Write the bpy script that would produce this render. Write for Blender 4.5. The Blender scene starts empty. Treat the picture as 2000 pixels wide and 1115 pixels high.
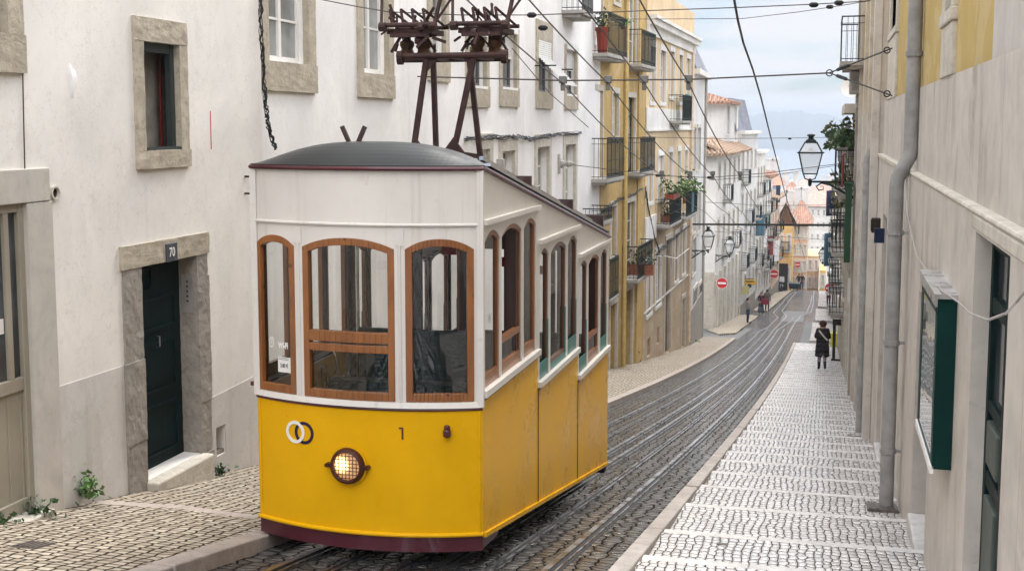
import bpy, bmesh, math, random
from mathutils import Vector as V, Matrix
R = math.radians
random.seed(7)
scene = bpy.context.scene
col = scene.collection

# ------------------------------------------------------------------ camera
FPX, VPX, VPY, PPY = 2400.0, 1616.0, 242.0, 500.0      # focal length, vanishing point, principal row (pixels of a 2000 px wide picture)
pitch = math.atan((PPY - VPY) / FPX)
yaw = math.atan((VPX - 1000) / math.hypot(FPX, PPY - VPY))
cam_d = bpy.data.cameras.new('camera')
cam = bpy.data.objects.new('camera', cam_d)
col.objects.link(cam)
cam.location = (0, 0, 0)
cam.rotation_euler = (R(90) - pitch, 0, yaw)
cam_d.sensor_width = 36.0
cam_d.lens = 36.0 * FPX / 2000.0
cam_d.shift_y = -(557.5 - PPY) / 2000.0
cam_d.clip_end = 20000
cam_d.clip_start = 0.05
scene.camera = cam

# ------------------------------------------------------------------ light
SUN_EL, SUN_AZ = R(52), R(12)
world = bpy.data.worlds.new('World')
scene.world = world
world.use_nodes = True
wn = world.node_tree.nodes; wl = world.node_tree.links
wn.clear()
def wnode(t, **k):
    n = wn.new(t)
    for a, b in k.items(): setattr(n, a, b)
    return n
w_out = wnode('ShaderNodeOutputWorld'); w_bg = wnode('ShaderNodeBackground')
w_bg.inputs['Strength'].default_value = 0.10
sky = wnode('ShaderNodeTexSky', sky_type='NISHITA', sun_disc=False, sun_elevation=SUN_EL, sun_rotation=SUN_AZ)
sky.air_density = 1.0; sky.dust_density = 1.5; sky.ozone_density = 1.2
w_tc = wnode('ShaderNodeTexCoord')
w_sep = wnode('ShaderNodeSeparateXYZ'); wl.new(w_tc.outputs['Generated'], w_sep.inputs[0])
def wmath(op, a, b=None, clamp=False):
    n = wnode('ShaderNodeMath', operation=op, use_clamp=clamp)
    for i, x in enumerate((a, b)):
        if x is None: continue
        if isinstance(x, (int, float)): n.inputs[i].default_value = x
        else: wl.new(x, n.inputs[i])
    return n.outputs[0]
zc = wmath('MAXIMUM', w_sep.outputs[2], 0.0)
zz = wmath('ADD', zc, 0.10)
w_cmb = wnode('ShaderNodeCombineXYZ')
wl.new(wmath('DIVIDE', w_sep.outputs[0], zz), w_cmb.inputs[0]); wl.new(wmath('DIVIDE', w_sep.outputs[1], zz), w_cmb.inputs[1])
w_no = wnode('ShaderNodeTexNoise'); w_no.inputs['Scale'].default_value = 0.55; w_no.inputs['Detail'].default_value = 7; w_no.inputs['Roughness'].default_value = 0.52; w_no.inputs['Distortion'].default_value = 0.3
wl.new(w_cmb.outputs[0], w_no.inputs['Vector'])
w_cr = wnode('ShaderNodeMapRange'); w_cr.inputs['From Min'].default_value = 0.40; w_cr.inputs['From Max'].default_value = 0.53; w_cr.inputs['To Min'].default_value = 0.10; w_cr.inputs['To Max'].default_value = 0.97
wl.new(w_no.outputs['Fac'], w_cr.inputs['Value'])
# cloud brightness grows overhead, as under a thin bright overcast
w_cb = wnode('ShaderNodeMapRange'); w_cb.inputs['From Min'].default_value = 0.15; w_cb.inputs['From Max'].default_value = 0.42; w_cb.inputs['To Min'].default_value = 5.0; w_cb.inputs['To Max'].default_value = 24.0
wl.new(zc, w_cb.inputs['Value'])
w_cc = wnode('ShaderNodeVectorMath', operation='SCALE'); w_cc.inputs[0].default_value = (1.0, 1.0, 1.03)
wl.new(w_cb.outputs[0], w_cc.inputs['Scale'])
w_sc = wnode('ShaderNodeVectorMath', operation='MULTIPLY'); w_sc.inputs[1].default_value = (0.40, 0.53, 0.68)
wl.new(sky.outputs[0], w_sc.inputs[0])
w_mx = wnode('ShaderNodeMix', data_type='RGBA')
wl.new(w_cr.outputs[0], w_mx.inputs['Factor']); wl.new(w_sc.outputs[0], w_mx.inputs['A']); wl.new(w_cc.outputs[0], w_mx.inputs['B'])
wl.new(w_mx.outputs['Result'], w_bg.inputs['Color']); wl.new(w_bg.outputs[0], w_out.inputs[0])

sun_d = bpy.data.lights.new('sun', 'SUN'); sun_d.energy = 1.9; sun_d.angle = R(16); sun_d.color = (1.0, 0.96, 0.90)
sun = bpy.data.objects.new('sun', sun_d); col.objects.link(sun)
sdir = V((math.sin(SUN_AZ) * math.cos(SUN_EL), math.cos(SUN_AZ) * math.cos(SUN_EL), math.sin(SUN_EL)))
sun.rotation_euler = (-sdir).to_track_quat('-Z', 'Y').to_euler()
scene.view_settings.view_transform = 'Standard'
scene.view_settings.look = 'None'
scene.view_settings.exposure = 0.93
scene.view_settings.gamma = 1.0
scene.cycles.use_denoising = True
scene.cycles.max_bounces = 8
scene.cycles.volume_bounces = 0
scene.cycles.transparent_max_bounces = 16

# ------------------------------------------------------------------ geometry of the picture: from a pixel of the photograph to a point
c_rt = V((math.cos(yaw), math.sin(yaw), 0)); c_fh = V((-math.sin(yaw), math.cos(yaw), 0)); c_up0 = V((0, 0, 1))
c_f = c_fh * math.cos(pitch) - c_up0 * math.sin(pitch); c_u = c_fh * math.sin(pitch) + c_up0 * math.cos(pitch)
def ray(u, v): return c_f + c_rt * ((u - 1000) / FPX) - c_u * ((v - PPY) / FPX)
def atX(u, v, X): d = ray(u, v); return d * (X / d.x)
def atY(u, v, Y): d = ray(u, v); return d * (Y / d.y)
def proj(P):
    P = V(P); z = P.dot(c_f)
    return 1000 + FPX * P.dot(c_rt) / z, PPY - FPX * P.dot(c_u) / z
PROF = [(64.3, -11.246), (70, -11.93), (80, -13.0), (90, -13.98), (97, -14.6), (110, -15.55), (125, -16.45), (131, -17.2), (142, -19.6), (160, -25), (200, -35), (280, -48), (420, -59), (480, -63)]
def zg(y):                                             # pavement level along the street
    if y <= 64.3: return -1.68918 - 0.179348 * y + 0.00047762 * y * y
    for (a, za), (b, zb) in zip(PROF, PROF[1:]):
        if y <= b: return za + (zb - za) * (y - a) / (b - a)
    return PROF[-1][1]
def gnd(u, v, dz=0.0):
    d = ray(u, v); d = d / d.y; y = 2.0
    while y < 300 and d.z * y > zg(y) + dz: y += 0.02
    return d * y

# ------------------------------------------------------------------ objects
def tag(o, label=None, cat=None, group=None, kind=None):
    if label: o['label'] = label
    if cat: o['category'] = cat
    if group: o['group'] = group
    if kind: o['kind'] = kind
    return o
ORG = {}
def root(name, loc, label, cat, group=None, rz=0.0):
    o = bpy.data.objects.new(name, None); col.objects.link(o)
    o.location = loc; o.rotation_euler = (0, 0, rz); o.empty_display_size = 0.2
    ORG[o.name] = V(loc)
    return tag(o, label, cat, group)
class MB:
    def __init__(s): s.v = []; s.f = []; s.m = []
    def add(s, pts, faces, mi=0):
        n = len(s.v); s.v += [V(p) for p in pts]
        for f in faces: s.f.append([i + n for i in f]); s.m.append(mi)
    def quad(s, a, b, c, d, mi=0): s.add((a, b, c, d), ((0, 1, 2, 3),), mi)
    def hexa(s, p, mi=0):                              # eight corners: bottom ring then top ring
        s.add(p, ((3, 2, 1, 0), (4, 5, 6, 7), (0, 1, 5, 4), (1, 2, 6, 5), (2, 3, 7, 6), (3, 0, 4, 7)), mi)
    def box(s, x0, y0, z0, x1, y1, z1, mi=0):
        s.hexa([(x0, y0, z0), (x1, y0, z0), (x1, y1, z0), (x0, y1, z0), (x0, y0, z1), (x1, y0, z1), (x1, y1, z1), (x0, y1, z1)], mi)
    def bar(s, a, b, w, h=None, up=(0, 0, 1), mi=0):   # rectangular bar from a to b
        a = V(a); b = V(b); h = h or w; d = (b - a)
        if d.length < 1e-6: return
        d.normalize(); up = V(up)
        if abs(d.dot(up)) > 0.98: up = V((0, 1, 0)) if abs(d.y) < 0.9 else V((1, 0, 0))
        x = d.cross(up).normalized() * (w / 2); y = x.cross(d).normalized() * (h / 2)
        s.hexa([a - x - y, a + x - y, a + x + y, a - x + y, b - x - y, b + x - y, b + x + y, b - x + y], mi)
    def tube(s, pts, r, n=8, mi=0, cap=True):
        pts = [V(p) for p in pts]; rs = r if isinstance(r, (list, tuple)) else [r] * len(pts)
        base = len(s.v); prev = None
        for i, p in enumerate(pts):
            d = (pts[min(i + 1, len(pts) - 1)] - pts[max(i - 1, 0)]).normalized()
            if prev is None:
                up = V((0, 0, 1)) if abs(d.z) < 0.9 else V((1, 0, 0))
                x = d.cross(up).normalized()
            else:
                x = (prev - d * prev.dot(d)).normalized()
            prev = x; y = d.cross(x)
            for k in range(n):
                a = 2 * math.pi * k / n
                s.v.append(p + (x * math.cos(a) + y * math.sin(a)) * rs[i])
        for i in range(len(pts) - 1):
            for k in range(n):
                s.f.append([base + i * n + k, base + i * n + (k + 1) % n, base + (i + 1) * n + (k + 1) % n, base + (i + 1) * n + k]); s.m.append(mi)
        if cap:
            s.f.append([base + k for k in range(n)][::-1]); s.m.append(mi)
            s.f.append([base + (len(pts) - 1) * n + k for k in range(n)]); s.m.append(mi)
    def lathe(s, o, axis, prof, n=16, mi=0):            # prof: (radius, distance along axis)
        o = V(o); axis = V(axis).normalized()
        s.tube([o + axis * h for _, h in prof], [max(r, 1e-4) for r, _ in prof], n, mi) if all(prof[i][1] != prof[i + 1][1] for i in range(len(prof) - 1)) else s._lathe(o, axis, prof, n, mi)
    def _lathe(s, o, axis, prof, n=16, mi=0):
        o = V(o); axis = V(axis).normalized(); up = V((0, 0, 1)) if abs(axis.z) < 0.9 else V((1, 0, 0))
        x = axis.cross(up).normalized(); y = axis.cross(x); base = len(s.v)
        for r, h in prof:
            for k in range(n):
                a = 2 * math.pi * k / n
                s.v.append(o + axis * h + (x * math.cos(a) + y * math.sin(a)) * max(r, 1e-4))
        for i in range(len(prof) - 1):
            for k in range(n):
                s.f.append([base + i * n + k, base + i * n + (k + 1) % n, base + (i + 1) * n + (k + 1) % n, base + (i + 1) * n + k]); s.m.append(mi)
    def ring(s, o, axis, r0, r1, h, n=32, mi=0):        # flat annulus with thickness h
        s._lathe(V(o), V(axis).normalized(), [(r0, 0), (r0, h), (r1, h), (r1, 0), (r0, 0)], n, mi)
    def build(s, name, mats, parent=None, smooth=False, loc=None, bevel=0.0, recalc=True):
        me = bpy.data.meshes.new(name)
        if parent is not None:
            p = parent
            while p.parent is not None: p = p.parent
            off = ORG.get(p.name, V((0, 0, 0)))
        else: off = V(loc) if loc is not None else V((0, 0, 0))
        me.from_pydata([tuple(p - off) for p in s.v], [], s.f)
        for m in (mats if isinstance(mats, (list, tuple)) else [mats]): me.materials.append(m)
        me.polygons.foreach_set('material_index', s.m)
        if recalc:
            bm = bmesh.new(); bm.from_mesh(me); bmesh.ops.recalc_face_normals(bm, faces=bm.faces); bm.to_mesh(me); bm.free()
        if smooth:
            me.polygons.foreach_set('use_smooth', [True] * len(me.polygons))
            me.set_sharp_from_angle(angle=R(38))
        me.update()
        o = bpy.data.objects.new(name, me); col.objects.link(o)
        if parent is not None: o.parent = parent
        else:
            o.location = off; ORG[o.name] = V(off)
        if bevel:
            b = o.modifiers.new('bevel', 'BEVEL'); b.width = bevel; b.segments = 2; b.limit_method = 'ANGLE'; b.angle_limit = R(40)
        return o
def kids(o): return [c for c in bpy.data.objects if c.parent == o]
def copy_tree(o, parent=None):
    c = o.copy(); col.objects.link(c)
    if parent is not None: c.parent = parent
    for ch in kids(o): copy_tree(ch, c)
    return c
def text_mesh(mb, txt, size, place, mi=0, thick=0.0):    # place(x, y) -> point; letters as flat faces
    cu = bpy.data.curves.new('lettering', 'FONT'); cu.body = txt; cu.size = size; cu.align_x = 'CENTER'; cu.align_y = 'CENTER'; cu.offset = thick
    cu.resolution_u = 3
    ob = bpy.data.objects.new('lettering', cu); col.objects.link(ob)
    dg = bpy.context.evaluated_depsgraph_get(); me = bpy.data.meshes.new_from_object(ob.evaluated_get(dg))
    mb.add([place(p.co.x, p.co.y) for p in me.vertices], [list(p.vertices) for p in me.polygons], mi)
    bpy.data.objects.remove(ob); bpy.data.curves.remove(cu); bpy.data.meshes.remove(me)

# ------------------------------------------------------------------ materials
def roughen(o, lev=4, k=0.014, size=0.10, mid=0.5):                # uneven, worn stone edges
    tx = bpy.data.textures.get('stone_wear_%d' % int(size * 1000)) or bpy.data.textures.new('stone_wear_%d' % int(size * 1000), 'CLOUDS'); tx.noise_scale = size; tx.noise_depth = 3
    o.modifiers.clear(); s_ = o.modifiers.new('dice', 'SUBSURF'); s_.subdivision_type = 'SIMPLE'; s_.levels = s_.render_levels = lev
    d = o.modifiers.new('wear', 'DISPLACE'); d.texture = tx; d.texture_coords = 'GLOBAL'; d.strength = k; d.mid_level = mid
    return o
class NT:
    def __init__(s, name):
        s.m = bpy.data.materials.new(name); s.m.use_nodes = True
        s.n = s.m.node_tree.nodes; s.l = s.m.node_tree.links
        s.b = s.n['Principled BSDF']; s.out = s.n['Material Output']
        s.pos = s.n.new('ShaderNodeNewGeometry').outputs['Position']
    def node(s, t, **k):
        n = s.n.new(t)
        for a, b in k.items(): setattr(n, a, b)
        return n
    def put(s, x, sock):
        if isinstance(x, bpy.types.NodeSocket): s.l.new(x, sock)
        elif isinstance(x, (tuple, list)): sock.default_value = tuple(x) + ((1,) if len(x) == 3 and sock.type == 'RGBA' else ())
        else: sock.default_value = x
    def vec(s, sc=(1, 1, 1), src=None, rot=(0, 0, 0)):
        n = s.node('ShaderNodeMapping'); s.l.new(src or s.pos, n.inputs[0]); n.inputs['Scale'].default_value = sc; n.inputs['Rotation'].default_value = rot
        return n.outputs[0]
    def noise(s, scale, detail=4, rough=0.55, vec=None, dist=0.0, out='Fac'):
        n = s.node('ShaderNodeTexNoise'); s.l.new(vec or s.pos, n.inputs['Vector'])
        n.inputs['Scale'].default_value = scale; n.inputs['Detail'].default_value = detail; n.inputs['Roughness'].default_value = rough; n.inputs['Distortion'].default_value = dist
        return n.outputs[out]
    def ramp(s, x, a, b, lo=0.0, hi=1.0):
        n = s.node('ShaderNodeMapRange', interpolation_type='SMOOTHSTEP'); s.put(x, n.inputs['Value'])
        for k, q in (('From Min', a), ('From Max', b), ('To Min', lo), ('To Max', hi)): n.inputs[k].default_value = q
        return n.outputs[0]
    def mix(s, f, a, b, mode='MIX'):
        n = s.node('ShaderNodeMix', data_type='RGBA', blend_type=mode); s.put(f, n.inputs['Factor']); s.put(a, n.inputs['A']); s.put(b, n.inputs['B'])
        return n.outputs['Result']
    def math(s, op, a, b=0.0):
        n = s.node('ShaderNodeMath', operation=op); s.put(a, n.inputs[0]); s.put(b, n.inputs[1]); return n.outputs[0]
    def bump(s, h, strength=0.3, dist=0.01, normal=None):
        n = s.node('ShaderNodeBump'); s.l.new(h, n.inputs['Height']); n.inputs['Strength'].default_value = strength; n.inputs['Distance'].default_value = dist
        if normal: s.l.new(normal, n.inputs['Normal'])
        s.l.new(n.outputs[0], s.b.inputs['Normal']); return n.outputs[0]
    def set(s, **k):
        for a, x in k.items(): s.put(x, s.b.inputs[a.replace('_', ' ')])
        return s.m
def plain(name, c, rough=0.6, var=0.12, scale=6.0, metal=0.0, bump=0.0, coat=0.0):
    t = NT(name); n = t.noise(scale, 5, 0.6)
    lo = tuple(x * (1 - var) for x in c); hi = tuple(min(1, x * (1 + var)) for x in c)
    t.set(Base_Color=t.mix(t.ramp(n, 0.3, 0.7), lo, hi), Roughness=t.ramp(n, 0.25, 0.75, max(0.03, rough - 0.08), min(1, rough + 0.08)), Metallic=metal, Coat_Weight=coat, Specular_IOR_Level=0.5 if metal > .4 else 0.22)
    if bump: t.bump(t.noise(scale * 8, 4), 0.4, bump)
    return t.m
def plaster(name, c, dirt=(0.33, 0.28, 0.23), amount=0.35, streak=0.3, scale=1.0, rough=0.85, patch=None):
    t = NT(name)
    big = t.noise(0.55 * scale, 6, 0.62, dist=0.4); mid = t.noise(3.1 * scale, 6, 0.65); fine = t.noise(38, 3, 0.6)
    st = t.noise(1.0, 5, 0.6, vec=t.vec((4.5, 4.5, 0.22)))
    base = t.mix(t.ramp(big, 0.32, 0.70), tuple(x * 0.87 for x in c), tuple(min(1, x * 1.06) for x in c))
    base = t.mix(t.ramp(t.noise(1.3 * scale, 5, 0.6, dist=1.4), 0.53, 0.57, 0, 0.10), base, (0.80, 0.78, 0.75))
    base = t.mix(t.ramp(t.noise(13, 5, 0.7), 0.60, 0.72, 0, 0.16), base, dirt)
    if patch: base = t.mix(t.ramp(t.noise(0.8, 4, 0.5, dist=1.2), 0.56, 0.60, 0, 0.8), base, patch)
    base = t.mix(t.ramp(st, 0.52, 0.80, 0, streak), base, dirt)
    base = t.mix(t.ramp(mid, 0.55, 0.82, 0, amount), base, dirt)
    crack = t.node('ShaderNodeTexVoronoi', feature='DISTANCE_TO_EDGE'); t.l.new(t.noise(2.2, 5, 0.6, out='Color'), crack.inputs['Vector']); crack.inputs['Scale'].default_value = 3.0
    base = t.mix(t.ramp(crack.outputs['Distance'], 0.0, 0.014, 0.34, 0.0), base, dirt)
    t.set(Base_Color=base, Roughness=rough, Specular_IOR_Level=0.2)
    h = t.math('ADD', t.math('MULTIPLY', mid, 1.6), t.math('MULTIPLY', fine, 0.25))
    t.bump(h, 0.22, 0.010)
    return t.m
def stone(name, c, dark=(0.20, 0.17, 0.13), pit=0.5, bump=0.02, scale=1.0, lich=None):
    t = NT(name)
    a = t.noise(5 * scale, 7, 0.68); b = t.noise(26 * scale, 5, 0.65); d = t.noise(1.2, 4, 0.5)
    base = t.mix(t.ramp(a, 0.28, 0.72), tuple(x * 0.80 for x in c), tuple(min(1, x * 1.12) for x in c))
    base = t.mix(t.ramp(b, 0.53, 0.66, 0, pit), base, dark)
    base = t.mix(t.ramp(d, 0.5, 0.75, 0, 0.3), base, lich or dark)
    t.set(Base_Color=base, Roughness=0.88, Specular_IOR_Level=0.2)
    t.bump(t.math('ADD', a, t.math('MULTIPLY', b, 0.5)), 0.6, bump)
    return t.m
def marble(name, c, vein, rough=0.55, joints=0):
    t = NT(name)
    st = t.noise(1.0, 6, 0.62, vec=t.vec((1.7, 1.7, 0.42)), dist=1.0); m = t.noise(2.4, 6, 0.6, dist=0.8); f = t.noise(30, 4)
    base = t.mix(t.ramp(m, 0.3, 0.7), tuple(x * 0.88 for x in c), tuple(min(1, x * 1.08) for x in c))
    base = t.mix(t.math('MULTIPLY', t.ramp(st, 0.42, 0.66, 0, 0.62), t.ramp(t.noise(0.55, 5, 0.65, dist=1.5), 0.40, 0.62)), base, vein)
    base = t.mix(t.ramp(t.noise(9, 6, 0.7), 0.56, 0.72, 0, 0.30), base, tuple(x * 0.7 for x in vein))
    base = t.mix(t.ramp(t.noise(0.9, 4, 0.6, dist=1.0), 0.52, 0.68, 0, 0.25), base, tuple(min(1, x * 1.25) for x in c))
    base = t.mix(t.ramp(t.noise(1.0, 4, 0.7, vec=t.vec((6, 6, 1.1)), dist=1.2), 0.55, 0.80, 0, 0.20), base, tuple(x * 0.6 for x in vein))
    if joints:
        sp_ = t.node('ShaderNodeSeparateXYZ'); t.l.new(t.pos, sp_.inputs[0])
        jl = t.math('ABSOLUTE', t.math('SUBTRACT', t.math('FRACT', t.math('ADD', t.math('MULTIPLY', sp_.outputs[1], 1 / joints), .23)), .5))
        base = t.mix(t.ramp(jl, .4945, .499, 0, .55), base, tuple(x * .4 for x in vein))
    t.set(Base_Color=base, Roughness=rough); t.bump(t.math('ADD', m, t.math('MULTIPLY', f, 0.2)), 0.25, 0.012)
    return t.m
def cobble(name, size, c0, c1, joint, rough=(0.3, 0.6), jitter=0.35, jw=0.09, bump=0.012, rot=0.0, stain=None, spec=0.5, wet=0.0):
    t = NT(name)
    warp = t.noise(1.7, 3, 0.5, out='Color')
    wv = t.node('ShaderNodeVectorMath', operation='MULTIPLY_ADD'); t.l.new(warp, wv.inputs[0]); wv.inputs[1].default_value = (0.10, 0.10, 0); t.l.new(t.pos, wv.inputs[2])
    vec = t.vec((1 / size[0], 1 / size[1], 1), wv.outputs[0], (0, 0, rot))
    def vor(feat):
        v = t.node('ShaderNodeTexVoronoi', feature=feat, voronoi_dimensions='2D'); t.l.new(vec, v.inputs['Vector']); v.inputs['Scale'].default_value = 1.0; v.inputs['Randomness'].default_value = jitter; return v
    ve = vor('DISTANCE_TO_EDGE'); vc = vor('F1')
    sep = t.node('ShaderNodeSeparateColor'); t.l.new(vc.outputs['Color'], sep.inputs[0])
    e = t.math('ADD', ve.outputs['Distance'], t.math('MULTIPLY', t.math('SUBTRACT', t.noise(22, 3), 0.5), 0.12))
    face = t.ramp(e, jw * 0.35, jw * 1.25)
    big = t.noise(0.7, 5, 0.6)
    cc = t.mix(sep.outputs[0], c0, c1)
    cc = t.mix(t.ramp(t.noise(18, 4, 0.6), 0.35, 0.75, 0, 0.35), cc, tuple(x * 0.7 for x in c0))
    if stain: cc = t.mix(t.ramp(big, 0.48, 0.7, 0, 0.5), cc, stain)
    t.set(Base_Color=t.mix(face, joint, cc), Specular_IOR_Level=t.math('MULTIPLY', face, spec))
    rr = t.ramp(t.math('ADD', big, t.math('MULTIPLY', sep.outputs[1], 0.35)), 0.35, 0.95, rough[0], rough[1])
    r2 = t.node('ShaderNodeMix', data_type='FLOAT'); t.l.new(face, r2.inputs['Factor']); r2.inputs['A'].default_value = 0.8; t.l.new(rr, r2.inputs['B'])
    t.l.new(r2.outputs['Result'], t.b.inputs['Roughness'])
    dome = t.ramp(e, 0.0, 0.30)
    h = t.math('ADD', dome, t.math('ADD', t.math('MULTIPLY', sep.outputs[2], 0.45), t.math('MULTIPLY', t.noise(30, 3), 0.25)))
    if wet: t.set(Coat_Weight=t.math('MULTIPLY', face, wet), Coat_Roughness=0.12)
    t.bump(h, 0.9, bump)
    return t.m
def glass(name, tint=(0.85, 0.9, 0.88), refl=0.12, rough=0.02):
    t = NT(name)
    tr = t.node('ShaderNodeBsdfTransparent'); tr.inputs[0].default_value = tint + (1,)
    gl = t.node('ShaderNodeBsdfGlossy'); gl.inputs['Roughness'].default_value = rough
    fr = t.node('ShaderNodeFresnel'); fr.inputs['IOR'].default_value = 1.5
    f = t.math('MINIMUM', t.math('ADD', fr.outputs[0], refl), 1.0)
    mx = t.node('ShaderNodeMixShader'); t.l.new(f, mx.inputs[0]); t.l.new(tr.outputs[0], mx.inputs[1]); t.l.new(gl.outputs[0], mx.inputs[2])
    t.l.new(mx.outputs[0], t.out.inputs[0])
    return t.m
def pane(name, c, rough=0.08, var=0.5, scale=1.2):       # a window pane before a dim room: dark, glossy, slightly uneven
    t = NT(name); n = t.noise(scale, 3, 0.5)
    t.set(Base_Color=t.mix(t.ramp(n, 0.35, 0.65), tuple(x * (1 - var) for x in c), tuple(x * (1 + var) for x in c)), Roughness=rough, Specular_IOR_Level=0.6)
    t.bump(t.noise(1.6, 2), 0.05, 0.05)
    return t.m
def wood(name, c, dark, rough=0.35, axis=(18, 18, 1.2), coat=0.3):
    t = NT(name); n = t.noise(1.0, 6, 0.6, vec=t.vec(axis), dist=0.8); k = t.noise(2.6, 3)
    base = t.mix(t.ramp(n, 0.30, 0.72), dark, c); base = t.mix(t.ramp(k, 0.35, 0.75, 0, 0.35), base, tuple(x * 0.55 for x in c))
    vo = t.node('ShaderNodeTexVoronoi'); t.l.new(t.pos, vo.inputs['Vector']); vo.inputs['Scale'].default_value = 5.0
    base = t.mix(t.ramp(vo.outputs['Distance'], 0.05, 0.11, 0.75, 0), base, tuple(x * 0.3 for x in dark))
    t.set(Base_Color=base, Roughness=rough, Coat_Weight=coat, Coat_Roughness=0.2); t.bump(n, 0.12, 0.004)
    return t.m
def leafmat(name, a, b):
    t = NT(name); n = t.noise(9, 2)
    oi = t.node('ShaderNodeTexWhiteNoise', noise_dimensions='3D'); sn = t.node('ShaderNodeVectorMath', operation='SNAP'); t.l.new(t.pos, sn.inputs[0]); sn.inputs[1].default_value = (0.07, 0.07, 0.07); t.l.new(sn.outputs[0], oi.inputs[0])
    t.set(Base_Color=t.mix(oi.outputs['Value'], a, b), Roughness=0.5, Subsurface_Weight=0.0); return t.m
def paint(name, c, rough=0.35, coat=0.4, var=0.06, streak=None, amt=0.3, spec=0.3):
    t = NT(name); n = t.noise(1.6, 5, 0.6); f = t.noise(60, 2)
    base = t.mix(t.ramp(n, 0.3, 0.7), tuple(x * (1 - var) for x in c), tuple(min(1, x * (1 + var)) for x in c))
    if streak:
        st = t.noise(1.0, 4, 0.62, vec=t.vec((16, 16, 0.55))); base = t.mix(t.ramp(st, 0.53, 0.75, 0, amt), base, streak)
        base = t.mix(t.ramp(t.noise(11, 4, 0.7), 0.62, 0.74, 0, amt * 0.8), base, streak)
    t.set(Base_Color=base, Roughness=t.ramp(n, 0.3, 0.7, rough * 0.8, rough * 1.25), Coat_Weight=coat, Coat_Roughness=0.12, Specular_IOR_Level=spec)
    t.bump(t.math('ADD', t.noise(2.2, 3), t.math('MULTIPLY', f, 0.04)), 0.14, 0.03)
    return t.m

M = {}
M['white1'] = plaster('lime_plaster', (0.76, 0.725, 0.672), dirt=(0.40, 0.35, 0.30), amount=0.30, streak=0.22)
M['white1low'] = plaster('damp_plaster', (0.57, 0.545, 0.51), dirt=(0.28, 0.25, 0.21), amount=0.45, streak=0.45)
M['white2'] = plaster('white_plaster', (0.78, 0.758, 0.735), dirt=(0.45, 0.40, 0.36), amount=0.16, streak=0.22)
M['ochre'] = plaster('ochre_plaster', (0.46, 0.31, 0.11), dirt=(0.24, 0.18, 0.10), amount=0.32, streak=0.4)
M['cream'] = plaster('cream_plaster', (0.60, 0.455, 0.275), dirt=(0.42, 0.34, 0.25), amount=0.22, streak=0.28)
M['tanlow'] = plaster('tan_plaster', (0.42, 0.32, 0.21), dirt=(0.25, 0.19, 0.14), amount=0.35, streak=0.3)
M['pale'] = plaster('pale_plaster', (0.66, 0.64, 0.60), dirt=(0.30, 0.27, 0.23), amount=0.4, streak=0.45)
M['pale2'] = plaster('grey_white_plaster', (0.58, 0.57, 0.55), dirt=(0.28, 0.26, 0.24), amount=0.4, streak=0.45)
M['slate'] = plaster('slate_cladding', (0.16, 0.17, 0.20), dirt=(0.10, 0.10, 0.11), amount=0.3)
M['yellowwall'] = plaster('yellow_plaster', (0.46, 0.335, 0.115), dirt=(0.40, 0.33, 0.18), amount=0.16, streak=0.15)
M['peach'] = plaster('peach_plaster', (0.70, 0.46, 0.32), amount=0.15, streak=0.15)
M['brightyellow'] = plaster('golden_plaster', (0.68, 0.46, 0.18), amount=0.15, streak=0.15)
M['sky_blue'] = plaster('pale_blue_plaster', (0.50, 0.62, 0.72), amount=0.15, streak=0.15)
M['greystone'] = marble('grey_limestone', (0.49, 0.45, 0.40), (0.20, 0.16, 0.12), joints=1.45)
M['render'] = plaster('rough_render', (0.50, 0.47, 0.43), dirt=(0.30, 0.27, 0.24), amount=0.4, streak=0.3)
M['surround'] = stone('lioz_stone', (0.42, 0.37, 0.29), dark=(0.22, 0.18, 0.13))
M['surround2'] = stone('pale_stone', (0.52, 0.48, 0.41), dark=(0.28, 0.24, 0.19), pit=0.3)
M['greyjamb'] = stone('grey_stone', (0.29, 0.265, 0.23), dark=(0.16, 0.14, 0.12), pit=0.6)
M['kerb'] = stone('kerb_stone', (0.36, 0.31, 0.27), dark=(0.18, 0.14, 0.11), pit=0.4)
M['nosing'] = stone('nosing_stone', (0.56, 0.54, 0.52), dark=(0.34, 0.31, 0.29), pit=0.3, bump=0.008); 
M['slab'] = stone('balcony_stone', (0.36, 0.34, 0.31), dark=(0.18, 0.16, 0.14), pit=0.4)
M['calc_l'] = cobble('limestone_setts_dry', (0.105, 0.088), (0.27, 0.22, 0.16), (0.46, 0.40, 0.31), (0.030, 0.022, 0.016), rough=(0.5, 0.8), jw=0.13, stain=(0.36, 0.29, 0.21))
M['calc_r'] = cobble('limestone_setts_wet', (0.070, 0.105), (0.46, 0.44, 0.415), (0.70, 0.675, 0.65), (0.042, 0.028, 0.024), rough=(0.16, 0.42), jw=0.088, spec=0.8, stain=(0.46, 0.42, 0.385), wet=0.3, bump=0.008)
M['setts'] = cobble('basalt_setts_wet', (0.13, 0.115), (0.026, 0.027, 0.029), (0.098, 0.097, 0.094), (0.009, 0.008, 0.008), rough=(0.10, 0.36), jitter=0.6, jw=0.095, bump=0.03, stain=(0.065, 0.062, 0.055), spec=0.8, wet=0.5)
M['asphalt'] = plain('asphalt', (0.09, 0.09, 0.09), 0.55, 0.3, 3.0, bump=0.01)
M['steel'] = plain('worn_steel', (0.33, 0.335, 0.36), 0.30, 0.2, 4, metal=1.0)
M['slotdark'] = plain('dark_iron', (0.016, 0.015, 0.016), 0.6, 0.3, 5)
M['concrete'] = plain('rail_concrete', (0.085, 0.085, 0.083), 0.30, 0.25, 4, bump=0.006)
M['white_paint'] = paint('white_window_paint', (0.74, 0.72, 0.68), 0.45, 0.1)
M['iron'] = plain('green_black_iron', (0.010, 0.016, 0.015), 0.6, 0.3, 12)
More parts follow.
